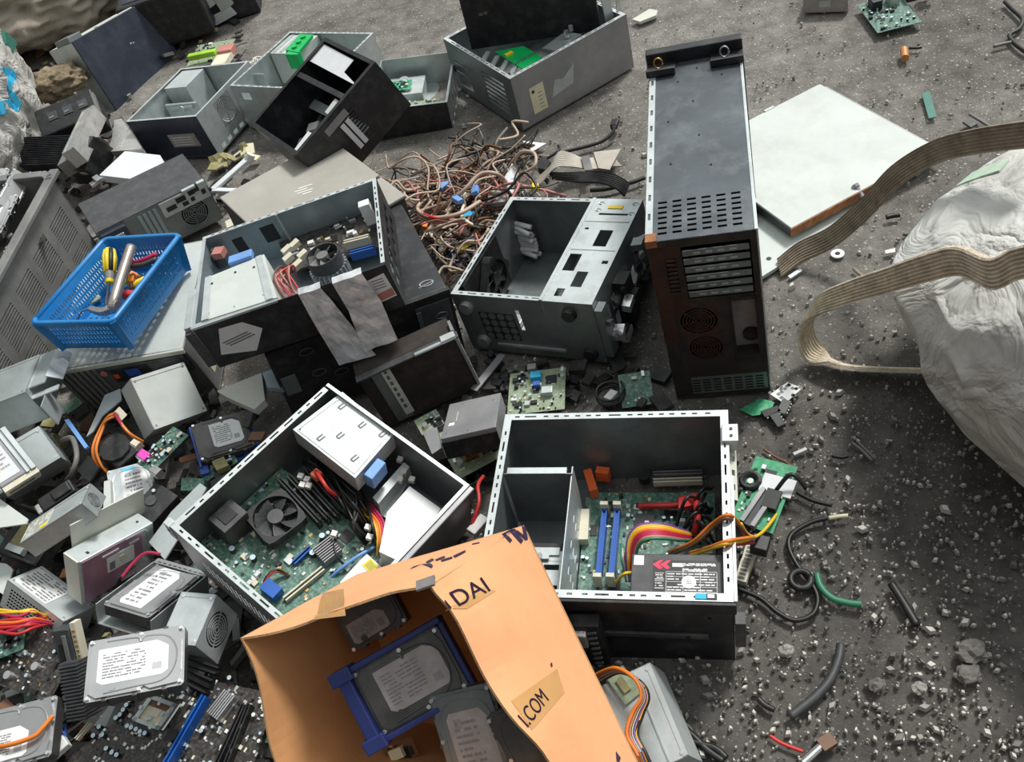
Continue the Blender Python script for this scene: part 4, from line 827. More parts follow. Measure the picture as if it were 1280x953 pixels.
for x in (753, 769):
    a, b = onz(x+3, 638, zb+.02), onz(x-5, 723, zb+.02); slot(o, 'memory_slot', a, b, zb, .0105, .026, 'blue_slot', 'blue_slot', 'cream_plastic'); mb = MB(); mb.bar(V((a.x, a.y, zb+.018)).lerp(V((b.x, b.y, zb+.018)), .06), V((a.x, a.y, zb+.018)).lerp(V((b.x, b.y, zb+.018)), .94), .006, .012, 'blue_slot'); mb.build('socket_key', o)
for y, m_ in ((597, 'grey_plastic'), (606, 'cream_plastic')):
    a, b = onz(817, y, zb), onz(878, y-2, zb); slot(o, 'expansion_slot', a, b, zb, .010, .014, m_)
for (x0, y0, x1, y1) in ((735, 592, 743, 618), (746, 592, 762, 594)):
    a, b = onz(x0, y0, zb+.012), onz(x1, y1, zb+.012); mb = MB(); mb.obox((a+b)/2, (b-a)*.5, V((-(b-a).y, (b-a).x, 0)).normalized()*.008, V((0, 0, .014)), 'orange_plastic'); mb.build('connector', MBD)
a, b = onz(731, 640, zb+.01), onz(729, 678, zb+.01); mb = MB(); mb.obox((a+b)/2, (b-a)*.5, V((-(b-a).y, (b-a).x, 0)).normalized()*.010, V((0, 0, .010)), 'cream_plastic'); mb.build('connector', MBD)
a = onz(806, 654, zb); mb = MB(); mb.obox(a+V((0, 0, .004)), (.018, 0, 0), (0, .016, 0), (0, 0, .004), 'chip'); mb.build('chipset', MBD)
a = onz(806, 601, zb); mb = MB(); mb.cyl(a, a+V((0, 0, .018)), .011, 'chip', 18); mb.build('coil', MBD)
cable(o, [onz(798, 632, zb+.012), onz(815, 632, zb+.02), onz(838, 632, zb+.025), onz(855, 630, zb+.03)], .0045, 'wire_red', 'sata_cable', 8); cable(o, [onz(850, 624, zb+.03), onz(868, 626, .08), onz(872, 648, .09), onz(868, 666, .06)], .0065, 'wire_red', 'sata_cable', 8); mb = MB(); a, b = onz(799, 633, zb+.012), onz(850, 632, zb+.02); mb.bar(a, b, .009, .008, 'red_plastic'); mb.obox(onz(862, 628, .07), (.02, .003, .004), (0, .012, 0), (0, 0, .006), 'wire_red'); mb.build('connector', o)
# power leads
cols = ['wire_purple', 'wire_yellow', 'wire_yellow', 'wire_orange', 'wire_red', 'wire_crimson', 'wire_crimson', 'wire_pink', 'wire_green']
for k, m_ in enumerate(cols):
    d = k*1.9; cable(o, [onz(784+d*.55, 722-d*.3, .06), onz(783+d*.7, 700, .095), onz(786+d*.8, 672+d*.7, .12), onz(800+d*.6, 657+d*1.15, .135), onz(828, 656+d*1.15, .13), onz(850, 662+d*.9, .10), onz(868, 668+d*.5, .05)], .0030, m_)
for k, m_ in enumerate(('wire_green', 'wire_white', 'wire_brown', 'wire_blue')): cable(o, [onz(776+k*2, 680+k*6, .07), onz(777+k*2.2, 700, .085), onz(783+k*2, 728, .06)], .002, m_)
cable(o, [onz(770, 728, .06), onz(780, 718, .10), onz(790, 716, .09)], .003, 'wire_yellow')
for k in range(14): a = onz(850+g.uniform(-14, 26), 655+g.uniform(-12, 30), .05); b = onz(880+g.uniform(-8, 14), 640+g.uniform(-30, 46), .07); cable(o, [a, (a+b)/2+V((0, 0, g.uniform(.02, .06))), b], .0032, 'wire_black')
# leads hanging over the rim to the right
for k, (m_, y0, y1, pts) in enumerate((('wire_orange', 0, 0, ((836, 690, .06), (865, 678, .15), (890, 655, .19), (909, 644, .225), (922, 652, .19), (930, 668, .14), (940, 674, .10))), ('wire_brown', 0, 0, ((836, 694, .06), (866, 682, .15), (892, 659, .19), (909, 648, .223), (924, 658, .18), (936, 672, .12))), ('wire_orange', 0, 0, ((862, 692, .11), (885, 685, .17), (908, 677, .224), (926, 674, .19), (942, 672, .12))), ('wire_yellow', 0, 0, ((862, 695, .11), (886, 687, .17), (908, 680, .222), (930, 676, .17), (950, 668, .08), (966, 650, .05), (974, 636, .03))), ('wire_yellow', 0, 0, ((926, 655, .18), (934, 668, .13), (944, 672, .09))), ('wire_red', 0, 0, ((908, 682, .22), (928, 680, .16), (942, 678, .09))))):
    cable(o, [onz(x, y, z) for x, y, z in pts], .0032, m_)
mb = MB(); a = onz(950, 682, .07); mb.obox(a, (.014, -.004, 0), (.004, .014, 0), (0, 0, .012), 'black_plastic'); mb.build('connector', o, bevel=.001)
# drive cage on the left
zc = H*.80
cage = MB(); cx = (on(o, 704, 576, zc).x+on(o, 716, 735, zc).x)/2
cage.box((.006, W*.70, .01), (cx, W*.705, zc+.008), 'steel_dark'); cage.panel((cx, .02, .004), (0, 1, 0), (0, 0, 1), W*.7, zc, .002, hgrid(W*.06, .03, W*.62, zc*.8, 4, 4, .35, .3), 'steel'); cage.box((.012, W*.70, zc+.004), (cx-.01, W*.735, zc+.010), 'steel_bright')
cage.box((.004, W*.34, .012), (cx-.004, W*.70, .02), 'steel_dark'); cage.build('drive_cage', o)
mb = MB(); w_, d_ = cx-.016, W*.36
mb.panel((.012, .014, H*.48), (1, 0, 0), (0, 1, 0), w_, d_, .0016, [(w_*.62, d_*.72, w_*.86, d_*.80), (w_*.62, d_*.44, w_*.86, d_*.50)], 'steel_bright'); mb.box((.012, W*.34, H*.05), (cx-.006, W*.345, H*.48), 'steel'); mb.box((w_*.3, W*.37, H*.48), (w_*.95, W*.41, H*.50), 'steel_bright'); mb.box((w_*.5, W*.345, H*.50), (w_*.8, W*.375, H*.515), 'steel'); mb.cyl((w_*.65, W*.36, H*.515), (w_*.65, W*.36, H*.52), .006, 'steel_dull', 12); mb.build('drive_tray', o)
mb = MB(); mb.box((.02, W*.42, H*.2), (cx-.02, W*.46, H*.42), 'black_plastic'); mb.build('floppy_drive', o)
mb = MB(); mb.box((cx+.006, .014, .004), (cx+.04, W*.12, H*.3), 'steel_bright'); mb.build('cage_foot', o)
# power supply in the near right corner
za = H-.016; a, b = onz(790, 692, za), onz(899, 744, za); x0 = a.x; y1 = a.y; 
M = Matrix.Translation((0, 0, 0)); mb = MB(); mb.box((x0, .004, .004), (L-.006, y1, za), 'dark_plastic'); ps = mb.build('power_supply', o, bevel=.002)
mb = MB(); px0, px1 = x0+(L-x0)*.22, L-.022; mb.box((px0, .016, za), (px1, y1-.012, za+.0006), 'label_black'); zl = za+.0007
hx, hy = px1-px0, y1-.028
for k in range(5): y = .018+hy*(.08+.14*k); mb.box((px0+hx*(.2), y, zl), (px0+hx*.97, y+.0007, zl+.0002), 'print_white')
for x in (.2, .46, .72, .97): mb.box((px0+hx*x, .018+hy*.08, zl), (px0+hx*x+.0007, .018+hy*.64, zl+.0002), 'print_white')
mb.lines(px0+hx*.22, .018+hy*.1, px0+hx*.95, .018+hy*.62, zl, 7, 'print_white', 3)
for k in range(2): mb.box((px0+hx*.03, .02+hy*(.14+.25*k), zl), (px0+hx*.17, .02+hy*(.16+.25*k), zl+.0002), 'print_white'); mb.box((px0+hx*.03, .02+hy*(.34+.22*k), zl), (px0+hx*.17, .02+hy*(.355+.22*k), zl+.0002), 'print_white'); mb.lines(px0+hx*.04, .02+hy*(.18+.23*k), px0+hx*.16, .02+hy*(.32+.23*k), zl, 2, 'print_white', 5+k)
for k in range(2):
    yy = .018+hy*(.86-.15*k); mb.lines(px0+hx*.45, yy-.004, px0+hx*(.97-.12*k), yy+.004, zl, 1, 'print_white', 9+k); mb.lines(px0+hx*.45, yy-.0055, px0+hx*(.97-.12*k), yy+.0025, zl, 1, 'print_white', 12+k)
cxs, cys = px0+hx*.12, .018+hy*.84
for k in range(2): d = k*.012; mb.add([(cxs-.014+d, cys, zl+.0002), (cxs-.002+d, cys-.009, zl+.0002), (cxs+.003+d, cys-.006, zl+.0002), (cxs-.003+d, cys, zl+.0002), (cxs+.004+d, cys+.008, zl+.0002), (cxs-.002+d, cys+.008, zl+.0002)], [(0, 1, 2, 3), (0, 3, 4, 5)], 'print_red')
mb.box((cxs+.018, cys-.004, zl), (cxs+.036, cys+.003, zl+.0002), 'print_white'); mb.build('rating_label', ps)
mb = MB(); mb.cyl((px0+hx*.55, .018+hy*.36, za), (px0+hx*.55, .018+hy*.36, za+.0014), .0115, 'label_white', 24); mb.lines(px0+hx*.5, .018+hy*.3, px0+hx*.6, .018+hy*.44, za+.0014, 3, 'print_dark', 2); mb.build('seal_sticker', ps)
mb = MB(); mb.box((x0+.004, y1-.022, za), (x0+.020, y1-.004, za+.001), 'label_pale'); mb.build('blank_sticker', ps)
mb = MB(); mb.box((L*.86, .003, H+.0012), (L*.90, .012, H+.0026), 'cyan_paint'); mb.box((L*.90, .003, H+.0012), (L*.94, .012, H+.0026), 'chip'); mb.box((L*.905, .0045, H+.0024), (L*.93, .0105, H+.0032), 'print_white'); mb.build('rim_sticker', o)
# ---------------------------------------------------------------- helpers for tilted pieces
def hit(px, py, P0, n):
    c = V((0, 0, EYE)); d = ray(px, py); return c+d*((P0-c).dot(n)/d.dot(n))
def plane_frame(px0, px1, P0, n):
    a = hit(*px0, P0, n); b = hit(*px1, P0, n); x = (b-a).normalized(); z = n.normalized(); y = z.cross(x)
    M = Matrix.Identity(4)
    for i in range(3): M[i][0] = x[i]; M[i][1] = y[i]; M[i][2] = z[i]; M[i][3] = a[i]
    return M, (b-a).length
def loc_of(M, P): return M.inverted() @ P
def quad_thing(name, label, cat, px, z, th, m, M=None, group=None, part='sheet', extra=None, bevel=.0008):
    """plate lying at height z whose outline was sighted at px"""
    pts = [at(x, y, z) for x, y in px]; c = sum(pts, V((0, 0, 0)))/len(pts); Mm = Matrix.Translation((c.x, c.y, z-th))
    o = thing(name, label, cat, Mm, group); L = [(p.x-c.x, p.y-c.y) for p in pts]
    a = sum(L[i][0]*L[(i+1) % len(L)][1]-L[(i+1) % len(L)][0]*L[i][1] for i in range(len(L)))
    if a < 0: L = L[::-1]
    mb = MB(); mb.prism(L, 0, th, m)
    if extra: extra(mb, L, th)
    mb.build(part, o, bevel=bevel); return o
def board_thing(name, label, px0, px1, z, W, mat, n, seed, cat='circuit board', tx=0., ty=0., zq=None, group=None, **k):
    M = frame(*px0, z, *px1, tx, ty, zq); L = (at(*px1, z if zq is None else zq)-at(*px0, z)).length
    o = thing(name, label, cat, M, group); board(o, 'board', 0, 0, L, W, .0016, mat, n, seed, **k); return o, L
def free_cable(label, pts, r, m, name='cable', cat='cable', zr=None, group=None, sub=7):
    P = [at(p[0], p[1], p[2] if len(p) > 2 else r) for p in pts]; mb = MB(); o_ = P[0].copy()
    mb.tube(smooth_path([p-o_ for p in P], sub), r, m, 7); o = mb.build(name, None, True, loc=o_); return tag(o, label, cat, group)

# ---------------------------------------------------------------- cardboard box lying open towards us
zB, zA, zC = .44, .38, .27
Bp, Ap, Cp = at(537, 731, zB), at(300, 798, zA), at(655, 657, zC)
Rp, R2, Lp = at(700, 985, .28), at(803, 965, .105), at(366, 1012, .22)
Dp = Ap+(Cp-Bp); L2 = Lp+(Dp-Ap); L2.z = max(L2.z, .012)
BOX = thing('cardboard_box', 'battered brown cardboard box tipped open towards the viewer holding old hard drives', 'box', Matrix.Translation(L2))
MATS[BOX.name] = Matrix.Translation(L2)
def wall(name, a, b, c, d, outside, seed, bulge=.0, amp=.0035, n=16, edge_fn=None):
    """card wall a-b-c-d (a-b is the free edge); thickness 3.5 mm"""
    nn = (b-a).cross(d-a).normalized()
    if nn.dot(outside) < 0: nn = -nn
    vs = []
    for j in range(n+1):
        for i in range(n+1):
            s, t = i/n, j/n; p = (a.lerp(b, s)).lerp(d.lerp(c, s), t)
            q = math.sin(math.pi*s)*math.sin(math.pi*t)
            p = p+nn*(bulge*q+amp*noise.noise(p*9+V((seed, 0, 0)))*min(1, 4*q+.2))
            if edge_fn: p = p+edge_fn(s, t)
            vs.append(p-L2)
    N = len(vs); vs += [p-nn*.0035 for p in vs]; f1 = []; f2 = []; fe = []
    flip = (b-a).cross(d-a).dot(nn) < 0
    for j in range(n):
        for i in range(n):
            k = j*(n+1)+i; q = (k, k+1, k+n+2, k+n+1); q = q[::-1] if flip else q; f1.append(q); f2.append(tuple(N+e for e in q[::-1]))
    ring = [i for i in range(n+1)]+[(j*(n+1)+n) for j in range(1, n+1)]+[n*(n+1)+i for i in range(n-1, -1, -1)]+[j*(n+1) for j in range(n-1, 0, -1)]
    for k in range(len(ring)):
        p, q = ring[k], ring[(k+1) % len(ring)]; e = (p, q, N+q, N+p); fe.append(e[::-1] if not flip else e)
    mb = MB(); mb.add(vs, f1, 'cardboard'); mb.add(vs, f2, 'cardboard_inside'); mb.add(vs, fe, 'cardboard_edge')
    return mb.build(name, BOX, smooth=False)
up = V((0, 0, 1)); ctr = (Ap+Rp+Dp+R2)/4
topw = (Ap+Cp)/2-ctr; rightw = (Bp+R2)/2-ctr
def sag(s, t):   # the free edge of the far wall is crushed between its corners
    k = (1-t)**2; return V((.004*math.sin(s*19), -.004*math.sin(s*13), -.014*math.exp(-((s-.33)/.14)**2)+.010*math.exp(-((s-.62)/.16)**2)))*k
TW = wall('side_wall', Ap, Bp, Cp, Dp, topw, 1, .004, .003, 20, sag)
def sag2(s, t): k = (1-t)**2; return V((.006*math.sin(s*9), .004*math.sin(s*16), .004*math.sin(s*11)))*k*min(1, s*6)
RW = wall('side_wall', Bp, Rp, R2, Cp, rightw, 2, .006, .0025, 20, sag2)
wall('side_wall', Ap, Lp, L2, Dp, (Ap+L2)/2-ctr, 3, .004, .003, 14, lambda s, t: V((.006*math.sin(s*7), 0, 0))*(1-t))
wall('side_wall', Lp, Rp, R2, L2, (Lp+R2)/2-ctr, 4, 0, .001, 8)
wall('bottom_wall', Dp, Cp, R2, L2, (Dp+R2)/2-(Ap+Rp)/2, 5, 0, .002, 8)
# lettering and parcel tape on the upper right wall
nr = (Rp-Bp).cross(Cp-Bp).normalized(); nr = nr if nr.dot(rightw) > 0 else -nr
from mathutils.bvhtree import BVHTree
def drape(ob, p, nn, off):
    """lay box-local point p on the card wall ob"""
    if ob.name not in DR: DR[ob.name] = BVHTree.FromPolygons([v.co.copy() for v in ob.data.vertices], [q.vertices for q in ob.data.polygons])
    h_, n__, _, _ = DR[ob.name].ray_cast(p+nn*.08, -nn)
    return h_+nn*off if h_ is not None else p
DR = {}
def wall_text(txt, px, px2, h, m='print_ink', name='lettering'):
    P0 = Bp+nr*.0075; a = hit(*px, P0, nr); b = hit(*px2, P0, nr); x = (b-a).normalized(); y = nr.cross(x); M = Matrix.Identity(4); o_ = a-L2
    for i in range(3): M[i][0] = x[i]; M[i][1] = y[i]; M[i][2] = nr[i]; M[i][3] = o_[i]
    t = lettering(txt, h, m, BOX, Matrix.Identity(4), name, .0003)
    w = max(v.co.x for v in t.data.vertices); s = (b-a).length/w
    S = Matrix.Diagonal((s, 1, 1, 1)); t.data.transform(Matrix.Diagonal((1, 1, .0, 1))); t.data.transform(M @ S)
    for v in t.data.vertices: v.co = drape(RW, v.co.copy(), nr, .0016)
    return t
wall_text('DAI', (572, 759), (614, 738), .034); wall_text('I', (560, 763), (565, 760), .020)
wall_text('I.COM', (661, 910), (690, 873), .030)
def wall_patch(name, px, m, off=.0007, P0=None, nn=None):
    ob = TW if P0 is not None else RW; nn = nn or nr; P0 = P0 or Bp; pts = [hit(*p, P0, nn)-L2 for p in px]; a = (pts[1]-pts[0]).cross(pts[2]-pts[0]).dot(nn); pts = pts if a > 0 else pts[::-1]
    mb = MB(); off = .0007 if 'tape' in name else .0012
    if len(pts) == 4:
        n = 8; vs = [drape(ob, pts[0].lerp(pts[1], i/n).lerp(pts[3].lerp(pts[2], i/n), j/n), nn, off) for j in range(n+1) for i in range(n+1)]
        mb.add(vs, [(j*(n+1)+i, j*(n+1)+i+1, (j+1)*(n+1)+i+1, (j+1)*(n+1)+i) for j in range(n) for i in range(n)], m)
    else: mb.add([drape(ob, p, nn, off) for p in pts], [tuple(range(len(pts)))], m)
    return mb.build(name, BOX)
wall_patch('packing_tape', ((640, 876), (697, 836), (706, 866), (662, 915)), 'pack_tape', .0068); wall_patch('packing_tape', ((556, 764), (600, 737), (617, 741), (580, 764)), 'pack_tape', .0068)
wall_patch('ink_mark', ((688, 830), (690, 828), (691, 833), (689, 834)), 'print_ink', .008); wall_patch('ink_mark', ((776, 936), (783, 944), (781, 950), (777, 948)), 'print_ink', .008)
for q in (((627, 668), (631, 666), (640, 676), (637, 679)), ((636, 664), (641, 662), (654, 676), (651, 680)), ((640, 662), (643, 661), (659, 673), (657, 676)), ((655, 675), (652, 658), (656, 657), (660, 675)), ((627, 668), (640, 661), (643, 663), (630, 669))): wall_patch('ink_mark', q, 'print_ink', .007)
nt_ = (Bp-Ap).cross(Cp-Bp).normalized(); nt_ = nt_ if nt_.dot(topw) > 0 else -nt_
for q in (((513, 716), (518, 712), (530, 708), (526, 710)), ((528, 709), (540, 709), (543, 712), (541, 715), (537, 713)), ((533, 706), (541, 701), (544, 703), (537, 708)), ((545, 703), (556, 698), (558, 700), (547, 705)), ((567, 698), (582, 690), (583, 692), (570, 700)), ((552, 704), (566, 699), (567, 701), (554, 706)), ((590, 681), (600, 679), (600, 680), (591, 682))): wall_patch('ink_mark', q, 'print_ink', .007, Bp, nt_)
wall_patch('packing_tape', ((392, 775), (404, 742), (430, 738), (432, 770)), 'pack_tape', .006, Bp, nt_)
mb = MB(); e = (Bp-L2)+V((-.004, 0, .006)); mb.obox(e, (.014, -.003, .004), (.002, .005, .003), (0, 0, .0025), 'label_grey'); mb.build('tape_scrap', BOX)
# drives inside the box
no = (Ap-Bp).cross(Rp-Bp).normalized(); no = no if no.dot(V((0, 0, EYE))-Bp) > 0 else -no
no = (no+V((0, 0, -.05))).normalized()
def in_box(depth, px0, px1):
    return plane_frame(px0, px1, (Bp+Rp+Ap)/3-no*depth, no)[0]
nv = (no+((V((0, 0, EYE))-Bp).normalized())*.9).normalized(); M = plane_frame((484, 916), (582, 860), (Bp+Rp+Ap)/3-no*.105, nv)[0]; o, L, W, H = hdd(M, 'hard_drive', 'dusty hard drive in a dark blue plastic frame inside the cardboard box', (.147, .1016, .026), 'hdd_dark', 'label_grey', 4, (.2, .2, .9, .85))
mb = MB(); B_ = .009
mb.box((-B_, -B_, -.002), (L+B_, 0, .03), 'caddy_navy'); mb.box((-B_, W, -.002), (L+B_, W+B_, .03), 'caddy_navy'); mb.box((-B_-.012, -B_, -.002), (-.001, W+B_, .034), 'caddy_navy'); mb.box((L, -B_, -.002), (L+B_, W+B_, .02), 'caddy_navy')
mb.box((-B_-.02, -B_-.004, .0), (.006, .008, .038), 'caddy_navy'); mb.box((-B_-.02, W-.008, .0), (.006, W+B_+.004, .038), 'caddy_navy'); mb.build('drive_frame', o, bevel=.002)
M = in_box(.055, (550, 960), (530, 868)) ; 
M = plane_frame((541, 866), (622, 846), (Bp+Rp+Ap)/3-no*.095, no)[0] @ Matrix.Translation((0, -.147, 0)); hdd(M, 'hard_drive', 'grey green hard drive standing against the right inside of the box', (.1016, .147, .026), 'steel_dark', 'label_grey', 6, (.1, .2, .8, .85))
M = plane_frame((611, 893), (648, 872), (Bp+Rp+Ap)/3-no*.066, no)[0] @ Matrix.Translation((0, -.147, 0)); hdd(M, 'hard_drive', 'brownish hard drive at the box opening, half hidden behind the right wall edge', (.075, .147, .02), 'hdd_dark', None, 7)
M = plane_frame((448, 812), (500, 782), (Bp+Rp+Ap)/3-no*.165, no)[0]; hdd(M, 'hard_drive', 'small hard drive with pale label deepest in the box, behind the blue framed one', (.11, .07, .02), 'hdd_dark', 'label_grey', 8, (.1, .1, .75, .6))
M = plane_frame((482, 943), (527, 925), (Bp+Rp+Ap)/3-no*.14, no)[0]; o = thing('adapter_card', 'small brown adapter card with a pale connector at the bottom of the box', 'circuit board', M)
board(o, 'board', 0, -.02, .055, .012, .002, 'wire_brown', 6, 3); mb = MB(); mb.box((.012, -.012, .002), (.035, .004, .012), 'label_yellow'); mb.build('connector', o)

# ---------------------------------------------------------------- blue basket with tools
o, L, W, H = posed('BK', 'plastic_basket', 'blue perforated plastic basket of tools on the white desktop computer', 'basket'); BKO = o
ins = .013; mb = MB(); t = .002
def bwall(O, u, n_, wd, nh):
    u, n_ = V(u), V(n_); v = (V((0, 0, H))+n_*ins).normalized(); hs = hgrid(wd*.08, H*.2, wd*.92, H*.86, nh, 4, .42, .66); mb.panel(O, u, v, wd, H*1.0, t, hs, 'blue_plastic')
bwall((ins*.6, ins, 0), (1, 0, 0), (0, -1, 0), L-ins*1.2, 18); bwall((L-ins*.6, W-ins, 0), (-1, 0, 0), (0, 1, 0), L-ins*1.2, 18); bwall((ins, W-ins*.6, 0), (0, -1, 0), (-1, 0, 0), W-ins*1.2, 28); bwall((L-ins, ins*.6, 0), (0, 1, 0), (1, 0, 0), W-ins*1.2, 28)
for sx, sy in ((0, 0), (1, 0), (1, 1), (0, 1)):
    a = V((ins if not sx else L-ins, ins if not sy else W-ins, 0)); b = V((0 if not sx else L, 0 if not sy else W, H)); mb.bar(a, b, .014, .014, 'blue_plastic', (1, 1, 0))
mb.panel((ins, W-ins, .002), (1, 0, 0), (0, -1, 0), L-2*ins, W-2*ins, .002, hgrid(.01, .01, L-2*ins-.01, W-2*ins-.01, 10, 14, .4, .4), 'blue_plastic'); mb.build('tub', o, bevel=0)
mb = MB(); r_ = .0065
cs = [(0, 0), (L, 0), (L, W), (0, W)]; pts = []
for k, (x, y) in enumerate(cs):
    for a in range(5):
        an = math.pi+k*math.pi/2+a*math.pi/8; cx = x+(.012 if x == 0 else -.012); cy = y+(.012 if y == 0 else -.012); pts.append(V((cx+.016*math.cos(an), cy+.016*math.sin(an), H)))
mb.tube(pts+pts[:1], r_, 'blue_plastic', 8); mb.build('rim', o, smooth=True)
BM = MATS[o.name]
def bk(px, py, z): return BM @ on(BKO, px, py, z)
def tool(name, label, cat): return thing(name, label, cat, BM)
o = tool('hammer', 'steel claw hammer lying across the blue basket, tubular handle upward', 'hammer')
def bl(px, py, z): return on(BKO, px, py, z)
mb = MB(); mb.tube(smooth_path([bl(164, 309, .105), bl(157, 330, .095), bl(150, 352, .085), bl(144, 372, .075), bl(141, 382, .068)], 5), .0125, 'tool_steel', 14); mb.build('handle', o, True)
mb = MB(); a, b, c = bl(143, 384, .066), bl(128, 390, .062), bl(112, 386, .055); mb.cyl(a+V((.012, 0, 0)), a-V((.006, 0, 0)), .015, 'tool_steel', 16)
P = smooth_path([a, b, c], 6)
for k in range(len(P)-1): s = .014*(1-k/len(P)*.55); mb.bar(P[k], P[k+1]+(P[k+1]-P[k])*.15, s*1.7, s*1.3, 'tool_steel')
mb.build('head', o, bevel=.002)
o = tool('screwdriver', 'screwdriver with yellow and black handle in the blue basket', 'screwdriver')
mb = MB(); a, b = bl(137, 314, .095), bl(137, 341, .075); d = (b-a)
for k in range(8):
    an = k*math.pi/4; u_ = d.orthogonal().normalized(); v_ = d.cross(u_).normalized(); mb.tube([a+(u_*math.cos(an)+v_*math.sin(an))*.009, a.lerp(b, .3)+(u_*math.cos(an)+v_*math.sin(an))*.012, b+(u_*math.cos(an)+v_*math.sin(an))*.009], .006, 'yellow_plastic' if k % 4 else 'black_plastic', 6)
mb.cyl(a-d*.04, b, .012, 'yellow_plastic', 12); h_ = mb.build('handle', o, True)
mb = MB(); c = bl(137, 351, .07); mb.cyl(b, c, .012, 'grey_plastic', 12, .009); mb.cyl(c, bl(137, 354, .068), .011, 'yellow_plastic', 12, .008); mb.build('collar', h_); mb = MB(); mb.cyl(c, bl(133, 381, .03), .0035, 'tool_steel', 8); mb.build('shaft', o)
o = tool('pliers', 'red and black handled pliers at the far end of the basket', 'pliers')
for k, (m_, y) in enumerate((('wire_crimson', 0), ('dark_plastic', 6))):
    mb = MB(); mb.tube(smooth_path([bl(196, 318+y, .075), bl(178, 326+y*.9, .07), bl(165, 330+y*.5, .065)], 5), .007, m_, 8); mb.build('handle', o, True)
mb = MB(); a, b = bl(165, 332, .065), bl(155, 342, .055); mb.bar(a, b, .018, .010, 'tool_steel'); mb.build('jaws', o, bevel=.002)
o = tool('work_glove', 'orange and red rag of gloves crumpled beside the hammer handle', 'glove'); mb = MB(); g = random.Random(4)
for k in range(16): a = bl(160+g.uniform(-8, 14), 355+g.uniform(-14, 14), g.uniform(.02, .06)); mb.obox(a, (g.uniform(.008, .016), g.uniform(-.008, .008), g.uniform(-.006, .006)), (g.uniform(-.006, .006), g.uniform(.008, .014), 0), (0, .003, g.uniform(.004, .009)), g.choice(['wire_orange', 'wire_brown', 'wire_orange', 'wire_red', 'hazard_yellow']))
mb.build('cloth', o, bevel=.004)
for k, (m_, pts) in enumerate((('pcb_pale', (92, 390, 125, 372)), ('label_white', (81, 399, 97, 398)), ('label_pale', (112, 380, 124, 370)))):
    a, b = bl(pts[0], pts[1], .015), bl(pts[2], pts[3], .018); o = tool('plastic_strip', ['long pale green strip on the basket floor', 'short white strip at the near corner of the basket', 'pale blue strip beside the hammer head'][k], 'strip'); mb = MB(); mb.bar(a, b, .018, .006, m_); mb.build('strip', o, bevel=.001)
o = tool('wire_loop', 'thin grey wire looped beside the hammer claw in the basket', 'wire'); cable(o, [bl(98, 398, .02), bl(102, 390, .04), bl(112, 386, .05), bl(118, 384, .04)], .002, 'wire_grey')

# ---------------------------------------------------------------- grey crate
o, L, W, H = posed('CR', 'plastic_crate', 'grey plastic crate with slatted vents at the left edge, full of drives', 'crate'); CRO = o
th = .006; hR = []
for (y0, y1) in ((.06, .22), (.27, .40), (.45, .58), (.63, .76), (.81, .94)):
    for (z0, z1) in ((.10, .40), (.47, .78)):
        n = 11; hR += [(W*y0, H*(z0+(z1-z0)*k/n), W*y1, H*(z0+(z1-z0)*(k+.55)/n)) for k in range(n)]
mb = MB(); mb.panel((L, 0, 0), (0, 1, 0), (0, 0, 1), W, H, th, hR, 'grey_plastic'); mb.panel((L-.014, 0, 0), (0, 1, 0), (0, 0, 1), W, H, .002, [], 'dark_plastic'); mb.panel((L, W, 0), (-1, 0, 0), (0, 0, 1), L, H, th, [], 'grey_plastic'); mb.panel((0, W, 0), (0, -1, 0), (0, 0, 1), W, H, th, [], 'grey_plastic'); mb.panel((0, 0, 0), (1, 0, 0), (0, 0, 1), L, H, th, [], 'grey_plastic'); mb.panel((0, W, 0), (1, 0, 0), (0, -1, 0), L, W, th, [], 'grey_plastic')
mb.build('tub', o)
mb = MB()
cs = [(0, 0), (L, 0), (L, W), (0, W)]; pts = []
for k, (x, y) in enumerate(cs):
    for a in range(5):
        an = math.pi+k*math.pi/2+a*math.pi/8; cx = x+(.03 if x == 0 else -.03); cy = y+(.03 if y == 0 else -.03); pts.append(V((cx+.034*math.cos(an), cy+.034*math.sin(an), H)))
pts.append(pts[0]); 
for k in range(len(pts)-1): mb.bar(pts[k], pts[k+1]+(pts[k+1]-pts[k])*.08, .026, .014, 'grey_plastic')
mb.build('rim', o, bevel=.003)
for y in (W*.25, W*.6): pass
CM = MATS[o.name]
for k, (px0, px1, lab_) in enumerate((((2, 262), (14, 222), 'silver hard drive on edge at the back of the grey crate'), ((4, 300), (22, 262), 'silver hard drive lying in the middle of the grey crate'), ((14, 272), (30, 240), 'narrow silver drive bracket against the crate side'))):
    a, b = CM @ on(CRO, *px0, H*.86), CM @ on(CRO, *px1, H*.88); M = frame(*px0, a.z, *px1, R(20 if k < 2 else 60), 0, b.z); hdd(M, 'hard_drive' if k < 2 else 'drive_bracket', lab_, (.147, .1016, .026) if k < 2 else (.14, .05, .02), 'hdd_top', 'label_white' if k < 2 else None, 50+k, cat='hard drive' if k < 2 else 'bracket')
M = frame_c(6, 330, .30, .4, .1); o = thing('circuit_board', 'dark circuit board near the front of the grey crate', 'circuit board', M); board(o, 'board', 0, 0, .12, .10, .0, 'pcb_black', 40, 61)
M = Matrix.Translation(CM @ on(CRO, 29, 226, H*.8)) @ Matrix.Rotation(.2, 4, 'Z'); o = thing('cable_plug', 'small light blue plug by the crate rim', 'plug', M); mb = MB(); mb.box((0, 0, 0), (.03, .014, .01), 'blue_clip'); mb.box((-.01, .003, .002), (0, .011, .008), 'white_plastic'); mb.build('plug_body', o, bevel=.002)

